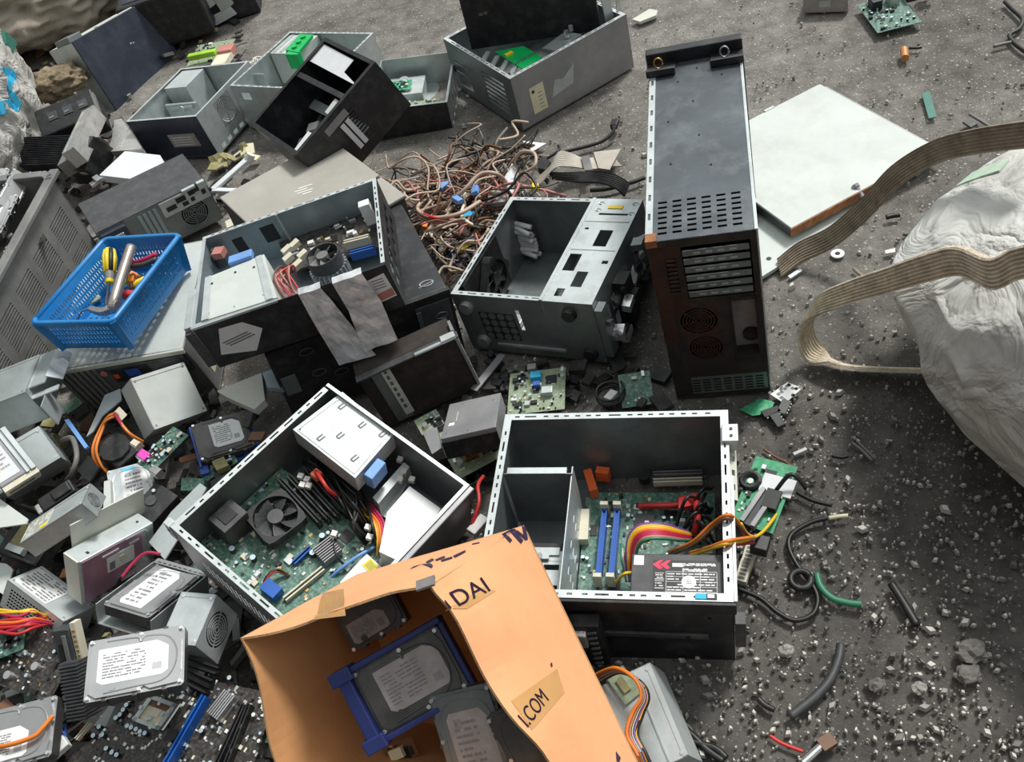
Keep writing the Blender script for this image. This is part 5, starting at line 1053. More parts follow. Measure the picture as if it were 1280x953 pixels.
# ---------------------------------------------------------------- drives, supplies and boards of the front heap
hdd('H1', 'hard_drive', 'clean silver hard drive with a large white label and barcode, above the black motherboard', seed=11)
o = bpy.data.objects['hard_drive'] if False else None
hdd('H3', 'hard_drive', 'hard drive in a steel bay tray in front of the pinkish drive', seed=12, lab_rect=(.1, .2, .95, .72))
o = [x for x in C.objects if x.get('label', '').startswith('hard drive in a steel bay')][0]; L, W, H = POSE['H3'][6:9]
mb = MB(); mb.box((-.012, -.005, -.02), (-.010, W+.012, .022), 'steel'); mb.box((L+.008, -.005, -.02), (L+.010, W+.012, .022), 'steel'); mb.box((-.012, -.005, -.022), (L+.01, W+.012, -.020), 'steel')
mb.panel((-.012, W+.004, .022), (1, 0, 0), (0, 1, 0), L+.022, .016, .0015, [(.008+.012*k, .004, .016+.012*k, .007) for k in range(9)], 'steel_dull'); mb.build('bay_tray', o)
for k in range(6): pass
o, L, W, H = hdd('H4', 'hard_drive', 'hard drive with white and blue label below the pink video socket', seed=13, top='steel_bright', lab_rect=(.05, .3, .9, .95))
mb = MB(); mb.box((L*.3, W*.02, H*.976), (L*.98, W*.10, H*.985), 'cyan_paint'); mb.box((L*.32, W*.88, H*.976), (L*.62, W*.95, H*.985), 'cyan_paint'); mb.build('label_band', o)
o, L, W, H = hdd('H5', 'hard_drive', 'dark hard drive in a bright blue caddy beside the white power supply', seed=14, top='hdd_dark', lab_rect=(.3, .22, .85, .85))
mb = MB(); mb.box((-.006, -.006, -.01), (0, W+.004, .012), 'caddy_blue'); mb.box((-.008, -.022, -.012), (.012, .0, .006), 'caddy_blue'); mb.box((L, 0, -.01), (L+.007, W*.7, .014), 'caddy_blue'); mb.box((0, -.006, -.016), (L, W, -.006), 'caddy_blue'); mb.box((L-.03, -.02, -.012), (L+.004, 0, .004), 'caddy_blue'); mb.build('drive_caddy', o, bevel=.0015)
L, W, H = POSE['W'][6:9]; psu(pose_matrix(POSE['W']), 'power_supply', 'plain white topped power supply with red and orange leads out of its side', L, W, H, 'white_paint')
o = [x for x in C.objects if x.get('label', '').startswith('plain white topped')][0]
def hp(px, py, z): return MATS[o.name].inverted() @ at(px, py, z)
g = random.Random(7)
for k in range(9):
    m_ = ['wire_red', 'wire_crimson', 'wire_orange', 'wire_red', 'wire_crimson', 'wire_yellow', 'wire_red', 'wire_beige', 'wire_crimson'][k]; d = g.uniform(-3, 3)
    cable(o, [hp(178+d, 552+d*.5, .16), hp(163+d, 543+d, .20), hp(151+d*.8, 529+d, .21), hp(146+d*.6, 518+d*.5, .16)], .0032, m_)
for k in range(4): cable(o, [hp(148, 516+k, .15), hp(136-k, 520+k*2, .15), hp(126+k, 535, .14), hp(116+k*1.5, 560, .13), hp(120+k*1.5, 578, .11), hp(134, 588+k, .09)], .0034, ['wire_orange', 'wire_orange', 'wire_brown', 'wire_orange'][k])
mb = MB(); mb.obox(hp(150, 518, .15), (.008, .004, 0), (-.004, .012, 0), (0, 0, .006), 'cream_plastic'); mb.build('connector', o)

# silver power supply with bent flange at the left
M = frame(-14, 552, .16, 48, 528, R(-6), 0, .17); o = psu(M, 'power_supply', 'bare silver power supply by the crate with a bent flap along its edge', .16, .14, .085, 'steel'); 
mb = MB(); mb.box((.158, .02, .078), (.20, .145, .081), 'steel'); mb.obox((.212, .09, .07), (.014, 0, -.012), (0, .05, 0), (.001, 0, .001), 'steel'); mb.box((.16, .0, .06), (.225, .018, .063), 'steel_bright'); mb.box((.19, -.04, .0), (.193, .018, .06), 'steel'); mb.build('bent_flap', o)
M = pose_matrix(POSE['X2']); L, W, H = POSE['X2'][6:9]; o = psu(M, 'power_supply', 'silver power supply lying below the labelled optical drive at the left edge', L, W, H, 'steel_bright')
n_ = (pose_matrix(POSE['X2']).to_3x3() @ V((0, 0, 1))).normalized()
M, l = plane_frame((1, 611), (46, 583), at(24, 590, .235), (n_+V((.15, .1, .2))).normalized()); o = thing('optical_drive', 'grimy optical drive with yellow warning sticker lying at the left edge', 'optical drive', M)
mb = MB(); mb.box((0, 0, -.03), (l, .115, .0), 'steel_dull'); mb.build('drive_shell', o, bevel=.003); mb = MB(); mb.box((l*.02, -.012, -.034), (l*.98, 0, -.002), 'cream_plastic'); mb.box((l*.1, -.013, -.024), (l*.8, -.011, -.014), 'grey_plastic'); mb.build('front_bezel', o, bevel=.002)
mb = MB(); mb.box((l*.02, .01, 0), (l*.62, .105, .0008), 'label_pale'); mb.lines(l*.1, .03, l*.55, .095, .0008, 7, 'label_grey', 3); mb.box((l*.04, .03, .0008), (l*.24, .05, .0013), 'hazard_yellow'); mb.build('rating_label', o); mb = MB(); mb.box((l*.72, .0, .0), (l*.80, .112, .003), 'steel_bright'); mb.box((l*.86, .0, .0), (l*.98, .112, .003), 'steel_bright'); mb.build('rail', o)
# cream part of it
M = pose_matrix(POSE['X3']); L, W, H = POSE['X3'][6:9]; o = psu(M, 'power_supply', 'slim silver power supply with a yellow sticker, left of the pinkish optical drive', L, W, H, 'steel', 'right', (.0, .1, .42, .9, 'cream_paint', 'hazard_yellow'), 5)
quad_thing('sheet_metal_piece', 'bare white metal panel corner at the left edge, below the optical drive', 'panel', ((-30, 632), (0, 624), (35, 649), (32, 655), (-30, 664)), .20, .004, 'white_paint')
M = frame(54, 640, .17, 104, 606, R(15)); o = thing('power_adapter', 'black power adapter block lying between two silver power supplies', 'adapter', M); mb = MB(); mb.box((0, 0, -.03), (.075, .035, 0), 'black_plastic'); mb.box((-.012, .005, -.025), (0, .03, -.005), 'silver_foil'); mb.box((.03, .004, 0), (.07, .03, .006), 'black_plastic'); mb.build('adapter_body', o, bevel=.003)
# pinkish optical drive on its edge
o, L, W, H = posed('OD', 'optical_drive', 'optical drive standing on its edge with a pinkish side and white top strip', 'optical drive')
mb = MB(); mb.box((0, 0, 0), (L, W, H), 'steel_bright'); mb.build('drive_shell', o, bevel=.002); mb = MB(); mb.box((.004, -.0015, .004), (L-.03, 0, H-.004), 'pinkish_steel'); mb.box((L*.28, -.003, H*.82), (L*.5, -.0012, H*.86), 'white_paint'); mb.box((L*.64, -.003, H*.80), (L*.78, -.0012, H*.84), 'white_paint')
mb.tube([(L*.6, -.002, H*.96), (L*.86, -.002, H*.96), (L*.9, -.002, H*.9), (L*.9, -.002, H*.6)], .0016, 'steel', 5); mb.build('base_plate', o)
mb = MB(); mb.box((L*.33, -.0026, H*.42), (L*.7, -.0014, H*.76), 'label_white'); mb.box((L*.36, -.0032, H*.46), (L*.43, -.0024, H*.64), 'print_dark'); mb.box((L*.5, -.0032, H*.55), (L*.57, -.0024, H*.66), 'label_yellow'); mb.build('rating_label', o)
mb = MB(); mb.box((-.004, .002, .0), (0, W-.002, H), 'cream_paint'); mb.build('front_bezel', o); mb = MB(); mb.box((L*.14, W*.2, H), (L*.17, W*.35, H+.001), 'chip'); mb.build('lid_slot', o); mb = MB(); mb.cyl((L*.88, W*.5, H), (L*.88, W*.5, H+.001), .003, 'chip', 8); mb.build('screw', o)
mb = MB(); mb.box((.02, W+.004, .02), (L+.02, W+.007, H+.05), 'cream_paint'); mb.build('guide_plate', o, bevel=.001)
# red ribbon lead running behind the bay tray
free_cable('flat red lead running along the top of the steel bay tray', ((152, 722, .175), (164, 707, .178), (176, 695, .18), (186, 691, .18), (200, 693, .175)), .003, 'wire_crimson')
# labelled slim supply
M = pose_matrix(POSE['PL']); L, W, H = POSE['PL'][6:9]; o = psu(M, 'power_supply', 'slim power supply with printed label and mesh end, coloured leads beside it', L, W, H, 'steel_bright', 'front#', (.04, .08, .62, .94), 6)
Mi = M.inverted()
for k in range(9):
    g = random.Random(k); m_ = ['wire_red', 'wire_red', 'wire_crimson', 'wire_yellow', 'wire_yellow', 'wire_orange', 'wire_red', 'wire_red', 'wire_crimson'][k]; y0 = [782, 786, 790, 765, 768, 775, 795, 778, 770][k]
    cable(o, [Mi @ at(62+g.uniform(-3, 3), 776+g.uniform(-6, 6), .10), Mi @ at(42, 772+(y0-776)*.7+g.uniform(-4, 4), .15), Mi @ at(20, y0+g.uniform(-4, 4), .16), Mi @ at(-12, y0+g.uniform(-8, 8), .14)], .0032, m_)
# lower supply by the cardboard box
M = frame(232, 822, .20, 252, 826, 0, 0) ; M = frame(228, 826, .12, 254, 829, R(2)); o = psu(M, 'power_supply', 'silver power supply with wire fan grille behind the clean hard drive', .075, .095, .08, 'steel_bright', 'right')
mb = MB(); g = random.Random(5)
for k in range(12): a = k*math.pi/6; mb.bar((.0645, .042+.01*math.cos(a), .04+.01*math.sin(a)), (.066, .042+.034*math.cos(a+.4), .04+.034*math.sin(a+.4)), .002, .002, 'shiny')
mb.build('finger_guard', o)
# hard drive at the bottom left edge
M = frame(-28, 975, .17, 62, 952, R(8), 0); hdd(M, 'hard_drive', 'hard drive cut by the bottom left corner with an orange lead across it', (.147, .1016, .026), seed=15, lab_rect=(.05, .1, .7, .62))
free_cable('orange and yellow flat lead lying across the bottom left hard drive', ((66, 895, .21), (52, 912, .21), (40, 922, .21), (10, 932, .21), (-10, 935, .2)), .004, 'wire_orange')
# black motherboard at the bottom
M = frame(92, 985, .12, 236, 846, R(3)); 
P0 = at(210, 900, .13); nb_ = V((.02, -.12, 1)).normalized(); M, l = plane_frame((176, 1010), (268, 872), P0, nb_); o = thing('motherboard', 'black motherboard with a bare processor socket and one blue memory slot at the bottom left', 'motherboard', M)
def mbp(px, py, z=0.): p = M.inverted() @ hit(px, py, P0+nb_*z, nb_); return p
mb = MB(); corners = [mbp(*p) for p in ((60, 968), (222, 842), (345, 868), (300, 1010))]; mb.prism([(p.x, p.y) for p in corners][::-1] if (corners[1]-corners[0]).cross(corners[2]-corners[0]).z < 0 else [(p.x, p.y) for p in corners], -.0016, 0, 'pcb_black')
g = random.Random(19)
for k in range(330):
    a, b = g.random(), g.random(); p = corners[0].lerp(corners[1], a).lerp(corners[3].lerp(corners[2], a), b); t = g.random()
    if t < .16: mb.cyl((p.x, p.y, 0), (p.x, p.y, g.uniform(.007, .011)), g.uniform(.0025, .0038), 'aluminium', 9, None, 'cap_top' if g.random() < .6 else 'white_plastic')
    else: s1, s2 = g.uniform(.0012, .004), g.uniform(.0012, .003); mb.box((p.x-s1, p.y-s2, 0), (p.x+s1, p.y+s2, g.uniform(.001, .004)), g.choice(['aluminium', 'cream_plastic', 'chip', 'white_plastic', 'steel', 'chip']))
bd = mb.build('board', o)
def part_at(px, py, z=0.): p = mbp(px, py); p.z = z; return p
mb = MB(); q = [part_at(*p) for p in ((165, 900), (193, 872), (222, 880), (203, 917))]; c = sum(q, V())/4
ex, ey = (q[3]-q[0]+q[2]-q[1])/4, (q[1]-q[0]+q[2]-q[3])/4
for sx, sy, lx, ly in ((0, 1, 1, .14), (0, -1, 1, .14), (1, 0, .14, 1), (-1, 0, .14, 1)): mb.obox(c+ex*sx*.86+ey*sy*.86+V((0, 0, .004)), ex*lx, ey*ly, V((0, 0, .004)), 'steel')
mb.obox(c+V((0, 0, .002)), ex*.75, ey*.75, V((0, 0, .002)), 'label_yellow'); mb.obox(c+V((0, 0, .0045)), ex*.3, ey*.3, V((0, 0, .001)), 'cream_plastic'); mb.obox(c+V((0, 0, .0042))+ey*.5, ex*.7, ey*.2, V((0, 0, .001)), 'wire_brown'); mb.tube([c+ex*1.15+ey*1.0+V((0, 0, .006)), c+ex*1.2-ey*.9+V((0, 0, .006))], .0018, 'shiny', 6); mb.build('processor_socket', o)
a, b = part_at(212, 962), part_at(262, 874); slot(o, 'memory_slot', a, b, 0, .010, .022, 'blue_slot', 'blue_slot')
for d in (12, 24): a, b = part_at(262+d, 962), part_at(302+d*.6, 884); slot(o, 'memory_slot', a, b, 0, .008, .018, 'black_plastic')
mb = MB(); a, b = part_at(272, 898), part_at(292, 872); d = (b-a); e_ = V((d.y, -d.x, 0)).normalized()
for k in range(6): mb.obox((a+b)/2+e_*(-.010+.0045*k)+V((0, 0, .012)), d*.55, e_*.0011, V((0, 0, .010)), 'aluminium')
mb.obox((a+b)/2+V((0, 0, .003)), d*.55, e_*.014, V((0, 0, .003)), 'aluminium'); mb.build('chipset_cooler', o)
for k, (px, py) in enumerate(((158, 890), (162, 884), (149, 900), (154, 896), (166, 878), (163, 910), (168, 912), (174, 914), (179, 917), (185, 919), (132, 921), (128, 911), (121, 922), (137, 938), (144, 943), (150, 946), (255, 916), (306, 911), (292, 941), (290, 850))):
    p = part_at(px, py); mb = MB(); mb.cyl(p, p+V((0, 0, .012)), .004, 'chip', 12, None, 'cap_top'); mb.build('capacitor', o)
mb = MB(); p = part_at(220, 922); mb.cyl(p, p+V((0, 0, .016)), .010, 'chip', 16); mb.build('battery_holder', o)
for k, (a_, b_) in enumerate((((234, 828), (276, 842)), ((234, 842), (268, 858)), ((232, 850), (264, 866)))):
    a, b = part_at(*a_), part_at(*b_); slot(o, 'power_socket', a, b, 0, .014, .016, 'black_plastic')
a, b = part_at(98, 926), part_at(116, 904); slot(o, 'pin_header', a, b, 0, .006, .009, 'cream_plastic')

# black things left of the clean hard drive
M = frame(80, 838, .20, 108, 822, R(20)); M = frame(76, 840, .20, 100, 838, R(50)); o = thing('floppy_drive', 'dark grey drive front standing beside the clean hard drive', 'drive', M); mb = MB(); mb.box((0, 0, -.03), (.034, .075, 0), 'dark_plastic'); mb.build('drive_shell', o, bevel=.002); mb = MB(); mb.box((.008, .02, 0), (.015, .05, .002), 'black_plastic'); mb.build('disk_slot', o, bevel=.0005); mb = MB(); mb.box((.018, .01, 0), (.026, .065, .003), 'grey_plastic'); mb.build('eject_lever', o, bevel=.001)
mb = MB(); mb.box((.036, .01, -.02), (.046, .085, -.002), 'cream_plastic')
for k in range(7): mb.box((.038, .014+.009*k, -.002), (.044, .018+.009*k, -.001), 'gold')
mb.build('connector', o)
M = frame(84, 905, .17, 112, 900, R(40)); o = thing('ribbed_duct', 'dark ribbed plastic duct below the drive front, left of the clean hard drive', 'duct', M); mb = MB()
mb.box((0, 0, -.05), (.034, .10, -.004), 'dark_plastic')
for k in range(16): mb.box((-.001, .002+.006*k, -.05), (.035, .005+.006*k, 0), 'dark_plastic')
mb.build('duct_body', o, bevel=.001)
o, l = board_thing('circuit_board', 'dark circuit board with bright round studs at the left edge under the red leads', (-20, 850), (62, 880), .10, .12, 'pcb_black', 60, 71, tx=R(10))
for px, py in ((43, 833), (6, 843)): p = MATS[o.name].inverted() @ at(px, py, .12); mb = MB(); mb.cyl((p.x, p.y, .001), (p.x, p.y, .012), .008, 'shiny', 14); mb.build('stud', o)
board_thing('circuit_board', 'bright green card tucked under the red leads at the left edge', (-15, 830), (30, 812), .125, .06, 'pcb_green', 14, 72)
board_thing('circuit_board', 'small teal card with gold edge fingers at the bottom left corner', (56, 938), (84, 924), .15, .03, 'wire_blue', 6, 73)
M = frame_c(72, 950, .15, .5, .2); o = thing('power_plug', 'clear white plastic plug at the bottom left', 'plug', M); mb = MB(); mb.box((0, 0, 0), (.03, .022, .016), 'white_plastic'); mb.box((.004, .022, .003), (.026, .034, .013), 'label_pale'); mb.build('plug_body', o, bevel=.002)
# small board with the pink socket
o, l = board_thing('circuit_board', 'green circuit board edge with a pink video socket beside the white power supply', (190, 592), (236, 545), .13, .05, 'pcb_green', 40, 74, tx=R(8))
mb = MB()
Mi = MATS[o.name].inverted()
for px, py, m_, s in ((173, 558, 'cream_plastic', .011), (181, 571, 'pink_plastic', .014), (194, 588, 'steel_dull', .012)):
    p = Mi @ at(px, py, .14); mb = MB(); mb.box((p.x-s*.7, p.y-s, -.004), (p.x+s*.7, p.y+s, .014), m_); mb.box((p.x-s*.9, p.y-s*.9, -.003), (p.x-s*.7, p.y+s*.9, .012), 'steel_bright'); mb.build('socket', o, bevel=.001)
M = frame_c(148, 565, .10, .6, .2); o = thing('fan_shroud', 'black plastic shroud wrapped by the orange leads', 'shroud', M); mb = MB(); mb.cyl((0, 0, -.05), (0, 0, .02), .045, 'black_plastic', 10, .035); mb.box((-.03, -.045, -.03), (.035, .045, .012), 'black_plastic'); mb.build('shroud_body', o, bevel=.006)
M = frame(176, 655, .10, 216, 612, R(15)); o = thing('computer_speaker', 'black plastic block behind the rim corner of the fan case', 'block', M); mb = MB(); mb.box((0, -.02, -.07), (.09, .045, .0), 'black_plastic'); mb.cyl((.05, .02, 0), (.05, .02, .003), .012, 'dark_plastic', 14); mb.cyl((.07, .03, 0), (.07, .03, .006), .004, 'shiny', 8); mb.build('block_body', o, bevel=.004)
quad_thing('metal_strip', 'upright white metal strip left of the blue and white labelled hard drive', 'strip', ((129, 640), (130, 602), (138, 600), (139, 641)), .16, .01, 'white_paint')
quad_thing('metal_sheet', 'pale bent metal sheet between the crate flap and the white power supply', 'sheet', ((108, 546), (131, 494), (150, 486), (152, 500), (128, 520), (116, 540)), .14, .004, 'steel')
quad_thing('sheet_metal_piece', 'cream panel piece right of the white power supply', 'panel', ((271, 489), (327, 466), (331, 500), (318, 512), (284, 497)), .09, .02, 'cream_paint')
quad_thing('plastic_latch', 'blue grey plastic latch on the black case front', 'latch', ((328, 466), (340, 462), (357, 476), (352, 486), (334, 484)), .13, .014, 'steel_blue')
board_thing('circuit_board', 'green board under the blue drive caddy', (256, 604), (298, 578), .04, .04, 'pcb_green', 10, 75)
quad_thing('metal_bracket', 'pale blue lever between silver power supplies at the left', 'lever', ((80, 525), (86, 524), (110, 558), (106, 561)), .15, .006, 'blue_clip')
free_cable('bundle of grey sleeved leads curling beside the silver power supply', ((76, 552, .12), (90, 548, .15), (96, 570, .16), (90, 592, .14), (84, 600, .1)), .006, 'wire_grey')
quad_thing('sheet_metal_piece', 'white triangular panel piece at the left edge, above the mesh ended power supply', 'panel', ((-30, 700), (8, 705), (16, 712), (6, 745), (-30, 720)), .10, .004, 'white_paint')
M = frame(5, 690, .10, 62, 712, R(6)); o = thing('drive_chassis', 'opened optical drive frame with a pale olive belly at the left edge', 'drive', M); mb = MB(); mb.box((-.04, 0, -.02), (.11, .10, -.012), 'black_plastic'); mb.box((-.04, -.006, -.02), (.11, 0, .012), 'black_plastic'); mb.box((-.04, .10, -.02), (.11, .106, .012), 'black_plastic'); mb.box((.11, -.006, -.02), (.118, .106, .012), 'black_plastic'); mb.build('frame', o, bevel=.002); mb = MB(); mb.box((-.01, .02, -.012), (.10, .075, -.006), 'gunk'); mb.box((.0, .006, -.01), (.05, .02, .004), 'steel'); mb.cyl((.03, .05, -.006), (.03, .05, -.002), .014, 'steel_dull', 14); mb.build('mechanism', o)
# silver drive bay piece by the fan case corner
quad_thing('sheet_metal_piece', 'grey metal flap sticking out under the rim corner of the fan case', 'panel', ((186, 678), (214, 640), (250, 604), (258, 610), (226, 668), (206, 700)), .10, .004, 'steel')

# ---------------------------------------------------------------- middle: boards between the cases
o, L, W, H = posed('OB', 'optical_drive', 'flat dark topped optical drive lying on green boards between the cases', 'optical drive')
mb = MB(); mb.box((0, 0, 0), (L, W, H), 'steel_dull'); mb.build('drive_shell', o, bevel=.002); mb = MB(); mb.box((.0, -.004, -.006), (L, 0, H*.8), 'black_plastic'); mb.build('front_bezel', o, bevel=.001)
for x, y in ((.1, .1), (.5, .06), (.9, .3), (.88, .8), (.3, .9)): mb = MB(); mb.cyl((L*x, W*y, H), (L*x, W*y, H+.0012), .003, 'shiny', 8); mb.build('screw', o)
mb = MB(); mb.box((L*.1, W*.3, H), (L*.2, W*.38, H+.0008), 'label_white'); mb.box((L*.22, W*.42, H), (L*.225, W*.7, H+.0008), 'label_white'); mb.build('top_mark', o)
o, l = board_thing('circuit_board', 'pale green board with a row of copper coils under the dark optical drive', (574, 600), (640, 564), .05, .13, 'pcb_pale', 60, 81, tx=R(4), pal=['cream_plastic', 'gold', 'white_plastic'])
Mi = MATS[o.name].inverted()
for k in range(5): p = Mi @ at(583+k*6.5, 573-k*3.2, .056); mb = MB(); mb.cyl((p.x, p.y-.008, .008), (p.x, p.y+.008, .008), .0065, 'copper', 12); mb.box((p.x-.005, p.y-.009, .0), (p.x+.005, p.y+.009, .004), 'chip'); mb.build('coil', o)
for px, py in ((575, 577), (618, 556)): p = Mi @ at(px, py, .056); mb = MB(); mb.cyl((p.x, p.y, .001), (p.x, p.y, .004), .007, 'white_plastic', 14); mb.build('stud', o)
o, l = board_thing('circuit_board', 'dusty green board with a blue video socket behind the silver rimmed case', (634, 520), (706, 512), .03, .12, 'pcb_pale', 70, 82, pal=['chip', 'cream_plastic', 'pcb_green'])
Mi = MATS[o.name].inverted()
for px, py, m_, s in ((670, 470, 'cyan_paint', .012), (671, 481, 'wire_blue', .008), (684, 489, 'steel_bright', .012), (665, 460, 'steel_dull', .010)): p = Mi @ at(px, py, .04); mb = MB(); mb.box((p.x-s, p.y-s*.8, .0), (p.x+s, p.y+s*.8, .016), m_); mb.build('socket', o, bevel=.001)
o, l = board_thing('circuit_board', 'small clean green board propped behind the silver rimmed case', (778, 511), (818, 505), .015, .075, 'pcb_green', 5, 83, tx=R(22), caps=.0, big=0, pal=['white_plastic'])
board_thing('circuit_board', 'pale board strip in front of the optical drive at its left', (528, 545), (556, 530), .05, .05, 'pcb_pale', 20, 84)
quad_thing('plastic_bracket', 'grey plastic connector block beside the pale board strip', 'connector', ((528, 540), (546, 534), (552, 560), (540, 568)), .075, .03, 'steel_dull')
board_thing('circuit_board', 'scrap of bright green board beside the corner of the fan case', (580, 610), (600, 602), .02, .03, 'pcb_bright', 3, 85)
quad_thing('metal_strip', 'thin grey metal strip leaning from the empty silver case', 'strip', ((588, 486), (596, 489), (632, 444), (624, 442)), .03, .004, 'steel_dull')
M = frame_c(765, 500, .01, .2); o = thing('cable_coil', 'coil of black wire beside the small clean green board', 'cable', M); cable(o, [(.03*math.cos(a*.6), .03*math.sin(a*.6), .006+.0015*a) for a in range(22)], .003, 'wire_black', sub=3); mb = MB(); mb.obox((.0, .0, .012), (.012, .005, 0), (-.004, .008, 0), (0, 0, .006), 'white_plastic'); mb.build('plug', o)
M = frame_c(596, 665, .06, .6); o = thing('power_plug', 'white plug with a red lead between the fan case and the silver rimmed case', 'plug', M); mb = MB(); mb.box((-.012, -.01, 0), (.03, .012, .016), 'white_plastic'); mb.build('plug_body', o, bevel=.002); cable(o, [(.0, .01, .012), (.04, .02, .03), (.07, .05, .03), (.1, .07, .01)], .004, 'wire_red')
# right of the silver rimmed case
o, l = board_thing('circuit_board', 'green board with a grey edge socket and black coil, right of the silver rimmed case', (912, 652), (966, 668), .012, .15, 'pcb_bright', 26, 91, tx=R(3), caps=.1, pal=['white_plastic', 'chip'])
Mi = MATS[o.name].inverted()
a, b = Mi @ at(934, 657, .02), Mi @ at(962, 617, .02); slot(o, 'edge_socket', (a.x, a.y), (b.x, b.y), .0016, .03, .016, 'steel_dull', 'dark_plastic')
p = Mi @ at(938, 602, .02); mb = MB(); mb.tube([(p.x+.016*math.cos(a*.45), p.y+.016*math.sin(a*.45), .006) for a in range(15)], .006, 'black_plastic', 8); mb.cyl((p.x, p.y, .0016), (p.x, p.y, .006), .006, 'white_plastic', 10); mb.build('coil', o)
p = Mi @ at(972, 608, .02); mb = MB(); mb.box((p.x-.03, p.y-.02, .0016), (p.x+.03, p.y+.02, .006), 'label_pale'); mb.build('shield_plate', o)
p = Mi @ at(966, 628, .02); mb = MB(); mb.box((p.x-.015, p.y-.02, .0016), (p.x+.012, p.y+.02, .018), 'black_plastic'); mb.build('connector', o); cable(o, [p+V((0, .02, .01)), p+V((.02, .05, .03)), p+V((.05, .04, .01))], .004, 'wire_black')
for px, py, lab_ in ((930, 718, 'cream plastic connector on the ground right of the silver rimmed case'), (936, 700, 'small white connector lying above the cream connector')):
    M = frame_c(px, py, .004, .9); o = thing('connector', lab_, 'connector', M); mb = MB(); mb.box((-.022, -.010, 0), (.022, .010, .014), 'cream_plastic')
    for k in range(5): mb.box((-.018+.008*k, -.006, .014), (-.013+.008*k, .006, .015), 'grey_plastic')
    mb.build('connector_body', o, bevel=.001)
quad_thing('circuit_board', 'small green board scrap with cut corner below the rack case', 'circuit board', ((925, 512), (951, 498), (968, 503), (962, 517), (940, 520)), .006, .002, 'pcb_bright', part='board')
o = quad_thing('paper_tag', 'dirty white printed tag beside the foot of the rack case', 'tag', ((963, 493), (984, 478), (1003, 485), (981, 505)), .012, .002, 'label_white'); mb = MB(); g = random.Random(3)
for k in range(18): mb.box((g.uniform(-.035, .03), g.uniform(-.025, .025), .002), (g.uniform(-.03, .035), 0, .0024), 'print_dark') if False else mb.obox((g.uniform(-.03, .03), g.uniform(-.018, .018), .0022), (.003, .001, 0), (-.001, .003, 0), (0, 0, .0003), 'print_dark')
mb.build('print', o)
for k, (px, py, lab_) in enumerate(((964, 518, 'crushed black connector beside the printed tag'), (980, 512, 'grey connector fragment below the printed tag'), (972, 528, 'black plastic fragment nearest the viewer by the printed tag'))):
    M = frame_c(px, py, .003, k*.8); o = thing('plastic_fragment', lab_, 'fragment', M); mb = MB(); mb.box((-.018, -.009, 0), (.018, .009, .010), ['black_plastic', 'grey_plastic', 'dark_plastic'][k])
    for j in range(4): mb.box((-.014+.008*j, -.012, .002), (-.010+.008*j, -.009, .008), 'steel')
    mb.build('fragment_body', o, bevel=.001)
# power supply at the bottom behind the box
nP = V((-.25, -.15, 1)).normalized(); M, l = plane_frame((800, 990), (862, 952), at(820, 900, .10), nP)
M, l = plane_frame((861, 945), (812, 828), at(830, 890, .10), nP); o = psu(M @ Matrix.Translation((0, 0, -.082)), 'power_supply', 'blue grey power supply with an orange and black lead bundle beside the cardboard box', l, .12, .082, 'steel_bright')
Mi = (M @ Matrix.Translation((0, 0, -.082))).inverted()
mb = MB(); mb.box((.004, .03, .0825), (l-.004, .032, .084), 'steel'); mb.build('seam', o)
p = Mi @ hit(780, 857, at(830, 890, .10)+nP*.004, nP); mb = MB(); mb.obox((p.x, p.y, .083), (.025, .006, 0), (-.004, .016, 0), (0, 0, .004), 'pcb_pale'); mb.obox((p.x, p.y, .088), (.012, .003, 0), (-.001, .006, 0), (0, 0, .003), 'gunk'); mb.build('lead_plug', o)
for k in range(12):
    g = random.Random(40+k); m_ = ['wire_orange', 'wire_orange', 'wire_red', 'wire_green', 'wire_orange', 'wire_black', 'wire_white', 'wire_black', 'wire_blue', 'wire_red', 'wire_yellow', 'wire_black'][k]; d = k*.9-5; Q = at(830, 890, .10)
    cable(o, [Mi @ hit(745+d*.5, 850+d, Q, nP), Mi @ hit(772+d*.6, 838+d*.5, Q+nP*.03, nP), Mi @ hit(798+d*.7, 852+d*.4, Q+nP*.04, nP), Mi @ hit(806+d*.9, 872, Q+nP*.035, nP), Mi @ hit(797+d*1.3, 892+d*.2, Q+nP*.03, nP), Mi @ hit(790+d*1.3, 918, Q+nP*.03, nP), Mi @ hit(803+d*1.1, 945, Q+nP*.03, nP), Mi @ hit(815+d*1.1, 975, Q+nP*.02, nP)], .0034, m_)
# ---------------------------------------------------------------- far left clutter
M = frame(24, 208, .12, 86, 206, R(28)); o = thing('heat_sink', 'black finned heat sink block behind the grey crate', 'heat sink', M); l = (at(86, 206, .12)-at(24, 208, .12)).length
mb = MB(); mb.box((0, 0, -.05), (l, .10, -.03), 'black_paint')
for k in range(16): y = .10*k/15; mb.box((-.01*(k % 2), y-.0014, -.03), (l, y+.0014, .012), 'black_paint')
mb.build('fin_block', o); mb = MB(); mb.box((l+.002, -.03, -.08), (l+.10, .09, .02), 'black_plastic'); mb.box((l+.06, -.033, -.01), (l+.085, -.030, .006), 'label_grey'); mb.cyl((l+.002, .05, -.02), (l+.10, .05, -.02), .05, 'black_plastic', 16); mb.build('fan_cowl', o, bevel=.003)
M = frame(52, 172, .16, 124, 142, R(24)); o = thing('set_top_box', 'black slotted box lying behind the finned heat sink', 'box', M); l = (at(124, 142, .16)-at(52, 172, .16)).length
mb = MB(); mb.box((0, 0, -.10), (l, .12, 0), 'black_plastic'); mb.build('body', o, bevel=.006); mb = MB()
for k in range(3): mb.box((l*(.2+.26*k), .05, 0), (l*(.36+.26*k), .085, .003), 'dark_plastic'); mb.box((l*(.22+.26*k), .058, .003), (l*(.3+.26*k), .066, .0045), 'grey_plastic')
mb.box((l*.98, .0, -.02), (l+.004, .1, .0), 'grey_plastic'); mb.build('port_row', o)
